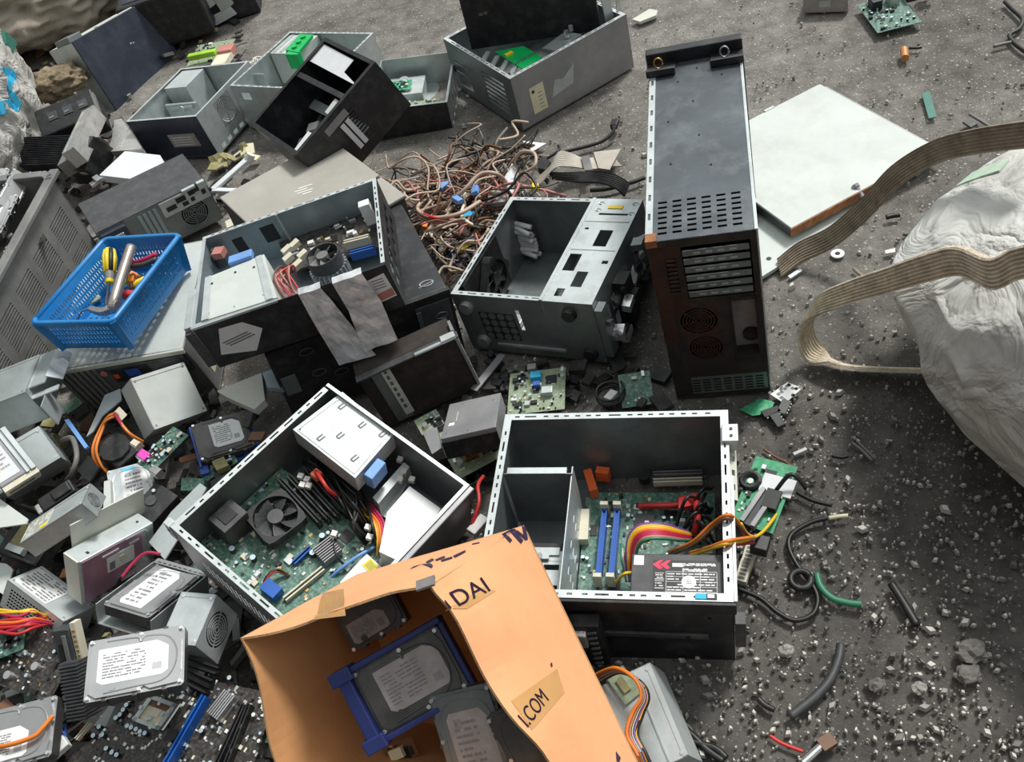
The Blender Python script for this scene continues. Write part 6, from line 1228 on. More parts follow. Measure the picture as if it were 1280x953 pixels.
M = frame(104, 200, .16, 132, 212, R(0), 0); M = frame(110, 202, .15, 137, 140, R(-14)); l = (at(137, 140, .15)-at(110, 202, .15)).length; o = psu(M, 'power_supply', 'crumpled foil faced supply standing behind the fallen dark case', min(l, .26), .05, .06, 'silver_foil')
mb = MB(); mb.box((.02, .052, -.02), (min(l, .26)*.9, .11, .03), 'grey_plastic'); mb.build('side_flap', o)
quad_thing('foil_bag', 'triangular scrap of silver foil in front of the black fronted case', 'foil', ((143, 150), (152, 148), (178, 186), (134, 190), (140, 172)), .10, .02, 'silver_foil', bevel=.004)
quad_thing('plastic_cover', 'pale pinkish plastic cover behind the fallen dark case', 'cover', ((124, 219), (156, 189), (200, 194), (206, 204), (166, 224)), .10, .03, 'label_pale', bevel=.004)
M = frame_c(128, 226, .08, .5); o = thing('metal_clip', 'small shiny clip beside the pale pinkish cover', 'clip', M); mb = MB(); mb.box((-.04, -.01, 0), (.03, .012, .012), 'shiny'); mb.box((-.02, -.02, .01), (.0, .02, .02), 'steel'); mb.build('clip_body', o, bevel=.002)
def lump(name, label, cat, c, r, m, seed, amp=.18, freq=3., sub=5, pw=2.6, ridge=.0, kind=None, extra=None, fine=.6):
    """soft closed body: superellipsoid with folds; c centre on ground, r radii"""
    bm = bmesh.new(); bmesh.ops.create_icosphere(bm, subdivisions=sub, radius=1)
    for v in bm.verts:
        d = v.co.normalized(); k = (abs(d.x)**pw+abs(d.y)**pw+abs(d.z)**pw)**(-1/pw); p = d*k
        f = noise.noise(d*freq+V((seed, 0, 0)))*amp+noise.noise(d*freq*2.7+V((0, seed, 0)))*amp*.45
        if ridge: f -= ridge*abs(noise.noise(V((d.x*freq*1.2+seed, d.y*freq*1.2, d.z*freq*.7))))+ridge*fine*abs(noise.noise(d*freq*3.1+V((seed, 7, 0))))
        q = p*(1+f); v.co = V((q.x*r[0], q.y*r[1], max(q.z*r[2]+r[2]*.85, .003)))
        if extra: v.co = extra(v.co)
    me = bpy.data.meshes.new(name); bm.to_mesh(me); bm.free(); me.materials.append(MAT[m]); me.polygons.foreach_set('use_smooth', [True]*len(me.polygons))
    o = bpy.data.objects.new(name, me); C.objects.link(o); o.location = c; return tag(o, label, cat, kind=kind)
lump('rag', 'crumpled tan and brown rag on dark scrap beside the white sack', 'rag', at(80, 118, .10), (.11, .085, .055), 'rag', 3, .2, 2.6, 5, ridge=.22)
lump('sack', 'tan woven sack slumped at the top left behind the navy case', 'sack', at(100, 88, .0)+V((-.15, .55, 0)), (.55, .42, .24), 'bag_tan', 5, .12, 2.2, 6, ridge=.22)
WB = lump('sack', 'white woven sack with blue painted letters at the left edge', 'sack', V((-1.60, 3.30, 0)), (.36, .40, .42), 'bag_old', 9, .07, 2.2, 6, 3.2, .12)
lump('sack', 'pleated off white sack below the lettered sack at the left edge', 'sack', V((-1.46, 2.74, 0)), (.19, .14, .17), 'bag_old', 14, .08, 2.6, 6, 2.6, .16)
# blue painted strokes on the lettered sack
from mathutils.bvhtree import BVHTree
def paint(o, px, r, m, name):
    bv = BVHTree.FromPolygons([v.co+o.location for v in o.data.vertices], [p.vertices for p in o.data.polygons]); mb = MB(); P = []
    for x, y in px:
        h_, n__, _, _ = bv.ray_cast(V((0, 0, EYE)), ray(x, y).normalized())
        if h_ is not None: P.append((h_+n__*.002-o.location, n__))
    if len(P) < 2: return
    S = smooth_path([p for p, n__ in P], 5); D = []
    for i, p in enumerate(S):
        n__ = P[min(i//5, len(P)-1)][1]; t_ = (S[min(i+1, len(S)-1)]-S[max(i-1, 0)]).normalized(); D.append((p, t_.cross(n__)))
    mb.ribbon(D, r, .003, m); return mb.build(name, o)
paint(WB, ((-4, 92), (6, 90), (14, 92), (16, 98), (12, 104), (14, 116), (19, 126), (24, 134)), .028, 'cyan_paint', 'painted_letter')
paint(WB, ((-8, 138), (4, 134), (16, 132), (24, 134)), .04, 'cyan_paint', 'painted_letter')
paint(WB, ((-6, 46), (6, 48), (16, 52), (18, 60)), .05, 'teal', 'painted_letter')
# dark pile at the top
M = frame(176, 72, .02, 270, 40, 0); o = thing('computer_monitor', 'black plastic housing lying in the dark pile behind the navy case', 'monitor', M); l = (at(270, 40, .02)-at(176, 72, .02)).length
mb = MB(); mb.box((0, 0, 0), (l, .5, .20), 'black_plastic'); mb.build('housing', o, bevel=.012); mb = MB(); mb.box((l*.1, .03, .2), (l*.9, .46, .203), 'navy_paint'); mb.box((l*.55, .1, .203), (l*.57, .4, .207), 'dark_plastic'); mb.build('screen_face', o)
M = frame(262, 34, .0, 326, 14, 0); o = thing('computer_case', 'dark gutted case with pale chipped edges at the top of the heap', 'computer case', M); l = (at(326, 14, 0)-at(262, 34, 0)).length
shell(o, l, .55, .22, 'black_paint', 'black_paint'); mb = MB(); mb.box((l*.5, .0, .22), (l+.01, .02, .235), 'white_paint'); mb.box((l-.02, 0, .22), (l+.01, .3, .235), 'white_paint'); mb.box((0, .0, .22), (l*.4, .012, .226), 'dark_plastic'); mb.build('rim_flange', o)
for k, (x, z) in enumerate(((.15, .12), (.45, .10), (.33, .03))): mb = MB(); mb.obox((l*x, -.006, z), (.03 if k < 2 else .05, 0, .01), (0, .005, 0), (-.006, 0, .045 if k < 2 else .018), 'label_pale' if k != 1 else 'white_paint'); mb.build('loose_bracket', o)
o, l = board_thing('circuit_board', 'green card with a lime yellow bracket and red socket behind the open silver case', (232, 84), (278, 76), .05, .16, 'pcb_pale', 30, 101, pal=['cream_plastic', 'white_plastic', 'pcb_bright'])
Mi = MATS[o.name].inverted(); a, b = Mi @ at(236, 72, .08), Mi @ at(270, 65, .08); mb = MB(); mb.bar(a, b, .026, .02, 'lime_plastic'); mb.build('lime_bracket', o, bevel=.003); p = Mi @ at(281, 60, .08); mb = MB(); mb.box((p.x-.03, p.y-.02, 0), (p.x+.03, p.y+.03, .03), 'wire_pink'); mb.build('socket', o, bevel=.003); p = Mi @ at(277, 72, .07); mb = MB(); mb.box((p.x-.03, p.y-.05, 0), (p.x+.03, p.y+.05, .02), 'cream_plastic'); mb.build('connector', o)
free_cable('thin dark wire sticking out past the lime bracket card', ((288, 66, .03), (298, 56, .04), (308, 53, .01)), .004, 'wire_grey')
# between the cases, left of the beige one
M = frame(266, 238, .05, 306, 222, R(4)); o = thing('plastic_bracket', 'pale grey forked bracket left of the beige case', 'bracket', M); mb = MB(); mb.bar((0, 0, .0), (.14, .06, .02), .022, .012, 'label_pale'); mb.bar((.0, 0, 0), (.10, -.06, -.01), .018, .012, 'label_pale'); mb.cyl((.13, .055, .01), (.15, .06, .03), .014, 'white_plastic', 12); mb.build('fork', o, bevel=.003)
quad_thing('plastic_block', 'small cream block under the corner of the beige case', 'block', ((281, 277), (294, 270), (298, 279), (284, 285)), .08, .02, 'cream_plastic')
g = random.Random(17)
for k, (px, py) in enumerate(((280, 204), (290, 200), (302, 196), (312, 190), (272, 208), (318, 200))):
    M = frame_c(px, py, .01, g.uniform(0, 3)); o = thing('metal_scrap', ['yellowed scrap of stamped metal, second from the left below the black fronted case', 'largest yellowed scrap of stamped metal below the black fronted case', 'bright folded scrap of metal below the fan vent', 'pale metal scrap nearest the tilted black frame', 'leftmost yellowed metal scrap below the black fronted case', 'small scrap right of the bright folded one'][k], 'scrap', M)
    mb = MB(); mb.obox((0, 0, .01), (g.uniform(.015, .035), 0, g.uniform(0, .008)), (0, g.uniform(.01, .02), .003), (0, 0, .003), 'gunk' if k in (0, 1, 4) else 'label_yellow'); mb.obox((.01, .01, .02), (.006, .004, .01), (-.004, .01, 0), (0, 0, .002), 'gunk'); mb.build('scrap_piece', o)

# ---------------------------------------------------------------- cable tangle and ribbons
g = random.Random(44); mb = MB(); cen = at(590, 265, 0)
for k in range(210):
    px, py = 525+g.random()*140, 205+g.random()*140
    if px > 632 and py > 245: px -= 60
    if px < 560 and py < 240: py += 40
    p = at(px, py, 0); a = g.uniform(0, 6.28); pts = []; z = g.uniform(.006, .09)
    for j in range(g.randint(4, 7)):
        if in_case(p+V((0, 0, .03)), .01): break
        pts.append(V((p.x, p.y, max(.004, z)))); a += g.uniform(-1.5, 1.5); s = g.uniform(.03, .075); p = p+V((math.cos(a)*s, math.sin(a)*s, 0)); d = p-cen; 
        if d.length > .27: a += 2.5
        z += g.uniform(-.035, .035)
    if len(pts) < 3: continue
    mb.tube(smooth_path(pts, 4), g.choice([.002, .0024, .003, .004]), g.choice(['wire_beige', 'wire_beige', 'wire_pink', 'wire_black', 'wire_brown', 'wire_grey', 'wire_black', 'wire_brown', 'wire_beige', 'wire_black']), 5)
for k in range(60):
    p = at(535+g.random()*105, 240+g.random()*95, g.uniform(.01, .07)); mb.obox(p, (g.uniform(.005, .012), g.uniform(-.004, .004), 0), (0, g.uniform(.004, .008), .002), (0, 0, g.uniform(.003, .006)), g.choice(['chip', 'black_plastic', 'white_plastic', 'cream_plastic', 'grey_plastic', 'scrap_dark']))
tag(mb.build('cable_tangle', None, True), 'tangle of small beige, black and brown wires with plugs beside the empty silver case', 'cables', kind='stuff')
for lab_, pts, r, m_ in (('thick beige cable arching across the upper part of the tangle', ((548, 262, .05), (578, 240, .11), (600, 218, .13), (622, 218, .12), (636, 232, .05)), .0055, 'wire_beige'),
        ('beige cable looping round the left side of the tangle', ((600, 252, .10), (572, 268, .12), (540, 272, .11), (522, 262, .08), (532, 250, .07), (560, 244, .05)), .0055, 'wire_beige'),
        ('pinkish cable curving below the red one in the tangle', ((524, 256, .06), (524, 270, .08), (545, 278, .10), (572, 276, .10), (600, 288, .06)), .005, 'wire_pink'),
        ('bright red cable lying across the left of the tangle', ((530, 268, .10), (545, 273, .115), (562, 273, .11)), .005, 'wire_red'),
        ('pale yellowish cable looping at the right of the tangle', ((580, 256, .08), (577, 270, .10), (590, 281, .09), (604, 283, .06)), .0045, 'cream_plastic'),
        ('beige cable sweeping low to the front of the tangle', ((530, 276, .06), (552, 282, .07), (572, 292, .06), (590, 294, .03)), .005, 'wire_beige'),
        ('orange and pink loop of wire standing above the tangle', ((648, 240, .03), (650, 220, .08), (668, 208, .11), (668, 192, .12), (652, 190, .11), (643, 202, .07), (646, 218, .03)), .0045, 'wire_beige'),
        ('black cable arching up over the back of the tangle', ((558, 232, .03), (560, 212, .06), (580, 196, .08), (606, 186, .07), (620, 180, .03)), .005, 'wire_black'),
        ('grey wire standing up behind the tangle', ((600, 190, .01), (604, 176, .06), (598, 160, .08)), .003, 'wire_grey'),
        ('dark wire bent up at the back of the tangle', ((622, 205, .02), (620, 180, .07), (634, 160, .06)), .004, 'wire_grey'),
        ('long black cable reaching right from the white ribbon to a plug', ((694, 192, .01), (722, 186, .01), (750, 178, .012), (764, 168, .02), (769, 158, .03)), .005, 'wire_black'),
        ('thin black cable running from the beige case to the tangle', ((508, 242, .05), (530, 238, .05), (556, 234, .03)), .004, 'wire_black'),
        ('blue lead running down beside the empty silver case', ((563, 290, .04), (564, 310, .04), (568, 330, .03)), .003, 'wire_blue'),
        ('black cable ending behind the rack case', ((738, 238, .01), (760, 236, .01), (790, 228, .01), (806, 222, .01)), .006, 'wire_black')):
    free_cable(lab_, pts, r, m_)
for lab_, px, py, z, m_ in (('blue plug at the left of the tangle', 554, 232, .07, 'blue_clip'), ('small blue plug in the middle of the tangle', 594, 238, .11, 'blue_clip'), ('blue plug low in the tangle', 584, 270, .08, 'cyan_paint'), ('pale blue plug beside the red cable', 572, 250, .10, 'blue_clip'), ('yellow plug at the front of the tangle', 578, 310, .04, 'hazard_yellow'), ('yellow plug beside the white ribbon', 669, 234, .05, 'hazard_yellow'), ('orange red plug at the left of the tangle', 531, 281, .06, 'wire_orange'), ('white plug at the left front of the tangle', 538, 292, .05, 'white_plastic'), ('second white plug near the front of the tangle', 556, 304, .04, 'white_plastic'), ('white plug right of the tangle front', 586, 300, .05, 'white_plastic')):
    M = Matrix.Translation(at(px, py, z)) @ Matrix.Rotation(g.uniform(0, 3), 4, 'Z') @ Matrix.Rotation(g.uniform(-.4, .4), 4, 'X'); o = thing('cable_plug', lab_, 'plug', M); mb = MB(); mb.box((-.014, -.009, -.006), (.014, .009, .006), m_); mb.cyl((.014, 0, 0), (.024, 0, 0), .004, m_, 8); mb.build('plug_body', o, bevel=.0015)
M = frame_c(768, 156, .02, 1.0); o = thing('cable_plug', 'black plug at the end of the long cable behind the rack case', 'plug', M); mb = MB(); mb.box((-.012, -.01, -.008), (.02, .01, .008), 'black_plastic'); mb.cyl((-.02, 0, 0), (-.012, 0, 0), .006, 'black_plastic', 8); mb.build('plug_body', o, bevel=.002)
def ribbon_thing(name, label, cat, pts, w, t, m, ribs=0, seg=8):
    P = [at(*p[:3]) for p in pts]; o_ = P[0].copy(); S = smooth_path([p-o_ for p in P], seg); D = []
    wd = [V(p[3]) if len(p) > 3 else None for p in pts]; n = len(pts)
    for i in range(len(S)):
        tt = min(i/seg, n-1.0001); k = int(tt); a = wd[k] or V((0, 0, 1)); b = wd[min(k+1, n-1)] or a; D.append((S[i], a.lerp(b, tt-k)))
    mb = MB(); mb.ribbon(D, w, t, m, ribs); o = mb.build(name, None, loc=o_); return tag(o, label, cat)
ribbon_thing('ribbon_cable', 'white folded ribbon cable lying behind the empty silver case', 'ribbon cable', ((646, 256, .03, (.8, .5, .2)), (662, 236, .05, (.8, .6, .2)), (682, 218, .06, (.7, .7, .3)), (696, 200, .07, (.5, .8, .3)), (712, 200, .05, (.3, .9, .1)), (735, 205, .03, (-.2, 1, .1)), (750, 203, .02, (-.2, 1, 0)), (772, 202, .02, (-.1, 1, 0))), .055, .0025, 'ribbon', 8)
ribbon_thing('ribbon_cable', 'black ribbon cable curved in front of the white ribbon cable', 'ribbon cable', ((690, 220, .05, (-.3, 1, .3)), (715, 222, .06, (-.2, 1, .2)), (745, 222, .05, (-.1, 1, .3)), (770, 228, .04, (.3, .8, .4)), (784, 238, .015, (.6, .6, .3))), .04, .004, 'black_plastic', 6)
quad_thing('plastic_strip', 'grey band clipped round the white ribbon cable', 'strip', ((726, 196), (736, 194), (741, 212), (731, 213)), .045, .004, 'grey_plastic')
quad_thing('ribbon_scrap', 'white ribbon end with one blue edge, right of the white ribbon cable', 'ribbon cable', ((742, 190), (776, 186), (762, 212), (748, 210)), .03, .003, 'ribbon'); quad_thing('paper_scrap', 'white triangular paper scrap behind the tangle', 'paper', ((653, 176), (683, 179), (666, 189), (662, 187)), .012, .003, 'label_white')
quad_thing('foam_piece', 'pale grey plastic wedge in the middle of the tangle', 'wedge', ((628, 226), (640, 204), (648, 216), (645, 236), (640, 242)), .06, .012, 'label_pale'); quad_thing('foam_piece', 'grey rounded plastic piece right of the tangle, near the silver case corner', 'wedge', ((610, 246), (626, 234), (636, 244), (632, 252), (614, 254)), .05, .012, 'label_grey')
quad_thing('black_fitting', 'black angular fitting behind the white ribbon cable', 'fitting', ((670, 202), (680, 196), (688, 202), (682, 212), (672, 210)), .04, .02, 'black_plastic')
M = frame_c(688, 226, .03, .4); o = thing('metal_scrap', 'shiny cluster of connector pins beside the yellow plug', 'scrap', M); mb = MB()
for k in range(9): mb.box((-.03+.007*k, g.uniform(-.012, 0), 0), (-.026+.007*k, g.uniform(.002, .015), g.uniform(.008, .02)), g.choice(['shiny', 'aluminium', 'chip']))
mb.build('pin_cluster', o)

# ---------------------------------------------------------------- panels and debris on the open ground
o, L, W, H = posed('I1', 'cover_panel', 'large white steel cover panel lying right of the rack case, rust along its front edge', 'panel')
mb = MB(); mb.box((0, 0, 0), (L, W, H), 'white_paint'); mb.build('sheet', o, bevel=.0015)
mb = MB(); mb.box((-.002, -.0025, -.004), (L*.55, 0, H*.9), 'rust_edge'); mb.box((L*.55, -.0025, -.004), (L, 0, H*.9), 'rust'); mb.build('rusty_lip', o); mb = MB(); mb.box((-.0025, 0, -.006), (0, W, H*.9), 'black_paint'); mb.build('left_lip', o); mb = MB(); mb.box((L, 0, -.004), (L+.02, W, .004), 'steel_dull'); mb.box((.0, W, .006), (L, W+.008, .014), 'white_paint'); 
for k in range(3): mb.box((L*(.15+.22*k), W+.004, .012), (L*(.22+.22*k), W+.012, .018), 'steel_bright')
mb.build('seam_lip', o)
quad_thing('cover_panel', 'second white cover panel with punched slots lying underneath the large one', 'panel', ((952, 346), (1088, 262), (1060, 232), (930, 262), (925, 300)), .012, .01, 'white_paint', extra=lambda mb, L_, t_: [mb.obox((.10+.02*k, .04+.012*k, t_), (.018, .010, 0), (-.001, .0015, 0), (0, 0, .0005), 'print_dark') for k in range(-2, 3)]+[mb.cyl((-.10, -.085, t_), (-.10, -.085, t_+.0006), .006, 'chip', 14)])
M = frame(1069, 232, .052, 1082, 252, 0, 0, .03); o = thing('metal_rod', 'short dark rod leaning on the rusty edge of the white panel', 'rod', M); mb = MB(); mb.cyl((0, 0, 0), (.065, 0, 0), .006, 'steel_dull', 10); mb.cyl((-.002, 0, 0), (.006, 0, 0), .009, 'steel_dull', 10); mb.build('rod_body', o)
M = frame_c(1047, 318, .001, 0); o = thing('washer', 'flat white ring washer on the ground below the brown strap', 'washer', M); mb = MB(); n = 24; vs = []; 
for k in range(n): a = k*2*math.pi/n; vs += [(.006*math.cos(a), .006*math.sin(a), 0), (.015*math.cos(a), .015*math.sin(a), 0), (.006*math.cos(a), .006*math.sin(a), .003), (.015*math.cos(a), .015*math.sin(a), .003)]
fs = []
for k in range(n): a, b = 4*k, 4*((k+1) % n); fs += [(a+2, a+3, b+3, b+2), (a+1, b+1, b+3, a+3), (b, a, a+2, b+2), (a, b, b+1, a+1)]
mb.add(vs, fs, 'label_white'); mb.build('ring', o)
o, l = board_thing('circuit_board', 'green circuit board with capacitors lying alone at the top right', (1097, 42), (1152, 28), .012, .18, 'pcb_green', 60, 111, caps=.35, pal=['chip', 'cream_plastic', 'pcb_pale'])
for k in range(4): mb = MB(); mb.box((l*.2+.05*k, .12, 0), (l*.2+.05*k+.03, .16, .03), ['chip', 'steel', 'chip', 'steel_dull'][k]); mb.build('socket', o, bevel=.002)
M = frame(1004, 16, .0, 1040, 15); o = thing('metal_box', 'small grey metal box with a pale hole at the top edge', 'box', M); mb = MB(); mb.panel((0, 0, 0), (1, 0, 0), (0, 0, 1), .13, .05, .003, [(.045, .015, .08, .036)], 'label_grey'); mb.box((0, .004, 0), (.13, .09, .05), 'label_grey'); mb.box((.045, .003, .015), (.08, .005, .036), 'white_paint'); mb.build('box_body', o)
M = frame(1130, 62, .012, 1131, 70); o = thing('battery', 'small copper coloured cylinder on the ground below the lone green board', 'cylinder', M); mb = MB(); mb.cyl((0, 0, 0), (.045, 0, 0), .011, 'copper', 14); mb.cyl((.045, 0, 0), (.049, 0, 0), .005, 'copper', 10); mb.build('cylinder_body', o)
free_cable('short dark wire beside the copper cylinder', ((1136, 60), (1146, 60), (1152, 59)), .004, 'wire_black')
quad_thing('plastic_strip', 'flat dark green strip lying on the open ground', 'strip', ((1152, 116), (1162, 114), (1171, 146), (1161, 148)), .004, .003, 'teal')
quad_thing('plaster_chip', 'pale broken board scrap on the ground beside the dull grey case', 'scrap', ((790, 24), (812, 11), (822, 13), (820, 19), (800, 27)), .012, .01, 'cream_paint')
quad_thing('plastic_fragment', 'dark angular fragment above the brown strap', 'fragment', ((1203, 152), (1212, 148), (1222, 154), (1214, 159)), .008, .006, 'dark_plastic')
free_cable('dark cable curling down at the top right corner', ((1256, 2), (1266, 12), (1278, 24), (1274, 36), (1262, 44), (1268, 54), (1284, 66)), .006, 'wire_black')
free_cable('short dark cable left of the curling cable', ((1242, 58), (1254, 55), (1264, 53)), .005, 'wire_grey'); free_cable('thin dark twig of wire right of the dark fragment', ((1212, 143), (1224, 150), (1240, 160)), .004, 'wire_grey')
free_cable('brown twig lying between the two straps', ((1067, 336), (1076, 344), (1090, 350)), .004, 'strap_brown'); free_cable('black stick under the loop of brown strap', ((1108, 272), (1116, 270), (1125, 269)), .006, 'wire_black')
quad_thing('plastic_strip', 'short white strip beside the white sack', 'strip', ((1106, 313), (1119, 310), (1119, 315), (1107, 317)), .006, .005, 'white_plastic'); quad_thing('plastic_strip', 'pale sliver on the ground below the white panels', 'strip', ((985, 345), (1000, 335), (1003, 338), (988, 348)), .006, .005, 'label_pale')
quad_thing('plastic_strip', 'small white stick on the dirt right of the silver rimmed case', 'strip', ((991, 566), (1007, 559), (1009, 562), (993, 569)), .006, .005, 'white_plastic')
for lab_, pts, r, m_ in (('long black cable winding over the dirt right of the silver rimmed case', ((1034, 648), (1012, 654), (990, 668), (986, 684), (996, 706), (1012, 726), (1022, 748), (1016, 768), (994, 776), (972, 766), (950, 748), (922, 736)), .0045, 'wire_black'),
        ('yellowish bared end of the long black cable', ((1036, 648), (1048, 646), (1060, 645)), .004, 'label_yellow'), ('green plastic tube bent on the dirt at the right', ((1021, 718), (1026, 734), (1040, 748), (1060, 754), (1077, 756)), .006, 'wire_green'),
        ('grey green curved hose piece on the dirt at the bottom right', ((1051, 806), (1048, 826), (1036, 852), (1016, 874), (988, 896)), .0075, 'dark_plastic'), ('straight black stick in the shade at the right', ((1114, 730), (1128, 752), (1146, 782)), .007, 'black_plastic'),
        ('red wire leading to a silver end at the bottom right', ((962, 920), (978, 930), (1004, 940)), .003, 'wire_red'), ('fine twisted wires on the dirt below the strap', ((1065, 554), (1076, 562), (1090, 576)), .003, 'wire_grey'),
        ('second fine wire beside the twisted wires', ((1072, 553), (1082, 562), (1094, 574)), .0025, 'wire_grey'), ('short bent black wire above the winding cable', ((1040, 570), (1052, 572), (1060, 570)), .004, 'wire_black'), ('thin brown wire branching near the clamp bracket', ((955, 562), (970, 572), (982, 578), (1000, 590)), .0025, 'wire_brown'),
        ('dark wire running right from the bright green board', ((996, 616), (1016, 626), (1040, 632)), .004, 'wire_black'), ('small curved black wire left of the hose piece', ((948, 874), (956, 882), (968, 888)), .005, 'wire_black'),
        ('dark cable in the bottom corner by the blue grey power supply', ((852, 908), (868, 922), (884, 938), (904, 952)), .006, 'wire_black'), ('second dark cable crossing in the bottom corner by the power supply', ((858, 926), (874, 930), (894, 936), (908, 948)), .006, 'wire_black'), ('grey bared wire at the corner of the blue grey power supply', ((850, 912), (858, 906), (866, 918), (864, 930)), .003, 'wire_grey'),
        ('black lead trailing under the lower edge of the silver rimmed case', ((905, 752), (914, 760), (922, 772)), .004, 'wire_black')):
    free_cable(lab_, pts, r, m_)
M = frame_c(1001, 725, .008, 0); o = thing('rubber_ring', 'black rubber ring beside the winding cable', 'ring', M); mb = MB(); mb.tube([(.017*math.cos(a*.3142), .017*math.sin(a*.3142), 0) for a in range(21)], .006, 'black_plastic', 8); mb.build('ring', o, True)
M = frame_c(1018, 945, .008, .2); o = thing('metal_tube', 'silver sleeve at the end of the red wire', 'sleeve', M); mb = MB(); mb.cyl((-.022, 0, 0), (.016, .006, 0), .006, 'shiny', 10); mb.box((.016, -.004, -.006), (.04, .016, .006), 'wire_brown'); mb.build('sleeve', o)
for k, (px, py, s, lab_) in enumerate(((1214, 818, .024, 'largest pale stone in the shade at the bottom right'), (983, 816, .014, 'pale flat stone on the dirt right of the black case bottom'), (1148, 862, .013, 'pale stone left of the largest shaded stone'), (1210, 845, .02, 'second stone just below the largest shaded one'), (1096, 858, .014, 'dark stub beside two pebbles at the bottom right'))):
    bm = bmesh.new(); bmesh.ops.create_icosphere(bm, subdivisions=3, radius=1)
    for v in bm.verts: v.co = V((v.co.x*s, v.co.y*s*.75, v.co.z*s*.5+s*.4))*(1+.35*noise.noise(v.co*1.8+V((k*3, 0, 0))))
    me = bpy.data.meshes.new('stone'); bm.to_mesh(me); bm.free(); me.materials.append(MAT['stone_mid' if k in (1, 2) else 'stone_dark']); o = bpy.data.objects.new('stone', me); C.objects.link(o); o.location = at(px, py, 0); tag(o, lab_, 'stone')

# ---------------------------------------------------------------- white bulk bag with straps at the right
def bagshape(p):  # raises the unseen right part of the bag to throw shade on the floor
    q = p.copy(); q.z *= 1+.9*max(0, min(1, (p.x+.22)/.2)); return q
lump('bulk_bag', 'big white woven bulk bag with two webbing handles at the right edge', 'bag', V((1.27, .83, -.02)), (.60, .48, .26), 'bag_white', 21, .04, 1.3, 7, 3.0, .13, extra=bagshape, fine=.25)
BAG = [x for x in C.objects if x.name == 'bulk_bag'][0]
paint(BAG, ((1206, 226), (1222, 219), (1240, 213), (1256, 208)), .045, 'bag_green', 'green_stain')
ribbon_thing('webbing_strap', 'brown frayed webbing strap running from the ground up to the top right', 'strap', ((974, 336, .01, (.2, .9, .4)), (1000, 316, .03, (.2, .9, .5)), (1040, 296, .07, (.1, .7, .7)), (1080, 262, .14, (0, .6, .8)), (1120, 220, .24, (0, .6, .8)), (1170, 190, .33, (0, .5, .9)), (1225, 176, .42, (0, .4, .9)), (1300, 166, .5, (0, .4, .9))), .046, .006, 'strap_brown', 7)
ribbon_thing('webbing_strap', 'pale tan webbing handle looping from the bulk bag down to the ground', 'strap', ((1310, 322, .56, (.1, .6, .8)), (1270, 330, .52, (.1, .6, .8)), (1240, 342, .49, (.1, .6, .8)), (1200, 326, .46, (0, .6, .8)), (1160, 334, .41, (0, .6, .8)), (1110, 350, .34, (.1, .5, .9)), (1060, 366, .26, (.2, .4, .9)), (1020, 384, .17, (.5, .3, .8)), (1006, 410, .08, (.8, .2, .6)), (1014, 438, .03, (.8, .4, .4)), (1036, 452, .02, (.35, .5, -.55)), (1060, 459, .018, (.35, .5, -.66)), (1100, 462, .018, (.35, .5, -.68)), (1180, 464, .018, (.35, .5, -.68))), .046, .006, 'strap_tan', 7)

# ---------------------------------------------------------------- loose heap filling under the front left scrap
g = random.Random(77); mb = MB()
def heap(px, py): return at(px, py, 0)
N_ = 0
while N_ < 900:
    px, py = g.uniform(-60, 470), g.uniform(440, 1000)
    if py < 440+ (px-200)*.5 or (px > 330 and py < 640): continue
    z = g.uniform(.0, .07)*(1 if px < 330 else .4); p = at(px, py, z); N_ += 1
    if in_case(p): continue
    t = g.random(); a = g.uniform(0, 6.28); s = g.uniform(.006, .03)
    ux, uy = V((math.cos(a), math.sin(a), g.uniform(-.4, .4)))*s, V((-math.sin(a), math.cos(a), g.uniform(-.4, .4)))*s*g.uniform(.3, 1)
    mb.obox(p, ux, uy, V((0, 0, g.uniform(.001, .008))), g.choice(['scrap_dark']*5+['black_plastic']*3+['pcb_black', 'pcb_green', 'steel_dark', 'soot', 'wire_brown', 'gunk', 'steel_dull']))
tag(mb.build('scrap_heap', None), 'loose dark scrap and dust filling the gaps under the front left heap', 'scrap', kind='stuff')
for (ax, bx, ay, by, n_, lab_) in ((95, 320, 185, 320, 110, 'dark scrap littering the gap behind the blue basket'), (40, 170, 60, 240, 110, 'dark scrap under the finned heat sink and rag'), (170, 300, 0, 80, 60, 'dark scrap behind the navy case'), (540, 640, 440, 600, 90, 'black scrap under the boards between the cases'), (640, 830, 440, 512, 60, 'black scrap behind the silver rimmed case')):
    mb = MB()
    for k in range(n_):
        p = at(g.uniform(ax, bx), g.uniform(ay, by), g.uniform(0, .02)); a = g.uniform(0, 6.28); s = g.uniform(.006, .022)
        if in_case(p, .02): continue
        mb.obox(p, V((math.cos(a), math.sin(a), g.uniform(-.3, .3)))*s, V((-math.sin(a), math.cos(a), g.uniform(-.3, .3)))*s*g.uniform(.3, 1), V((0, 0, g.uniform(.001, .008))), g.choice(['scrap_dark']*8+['black_plastic']*6+(['wire_brown', 'gunk', 'label_grey'] if ax < 400 else ['soot'])))
    tag(mb.build('scrap_litter', None), lab_, 'scrap', kind='stuff')

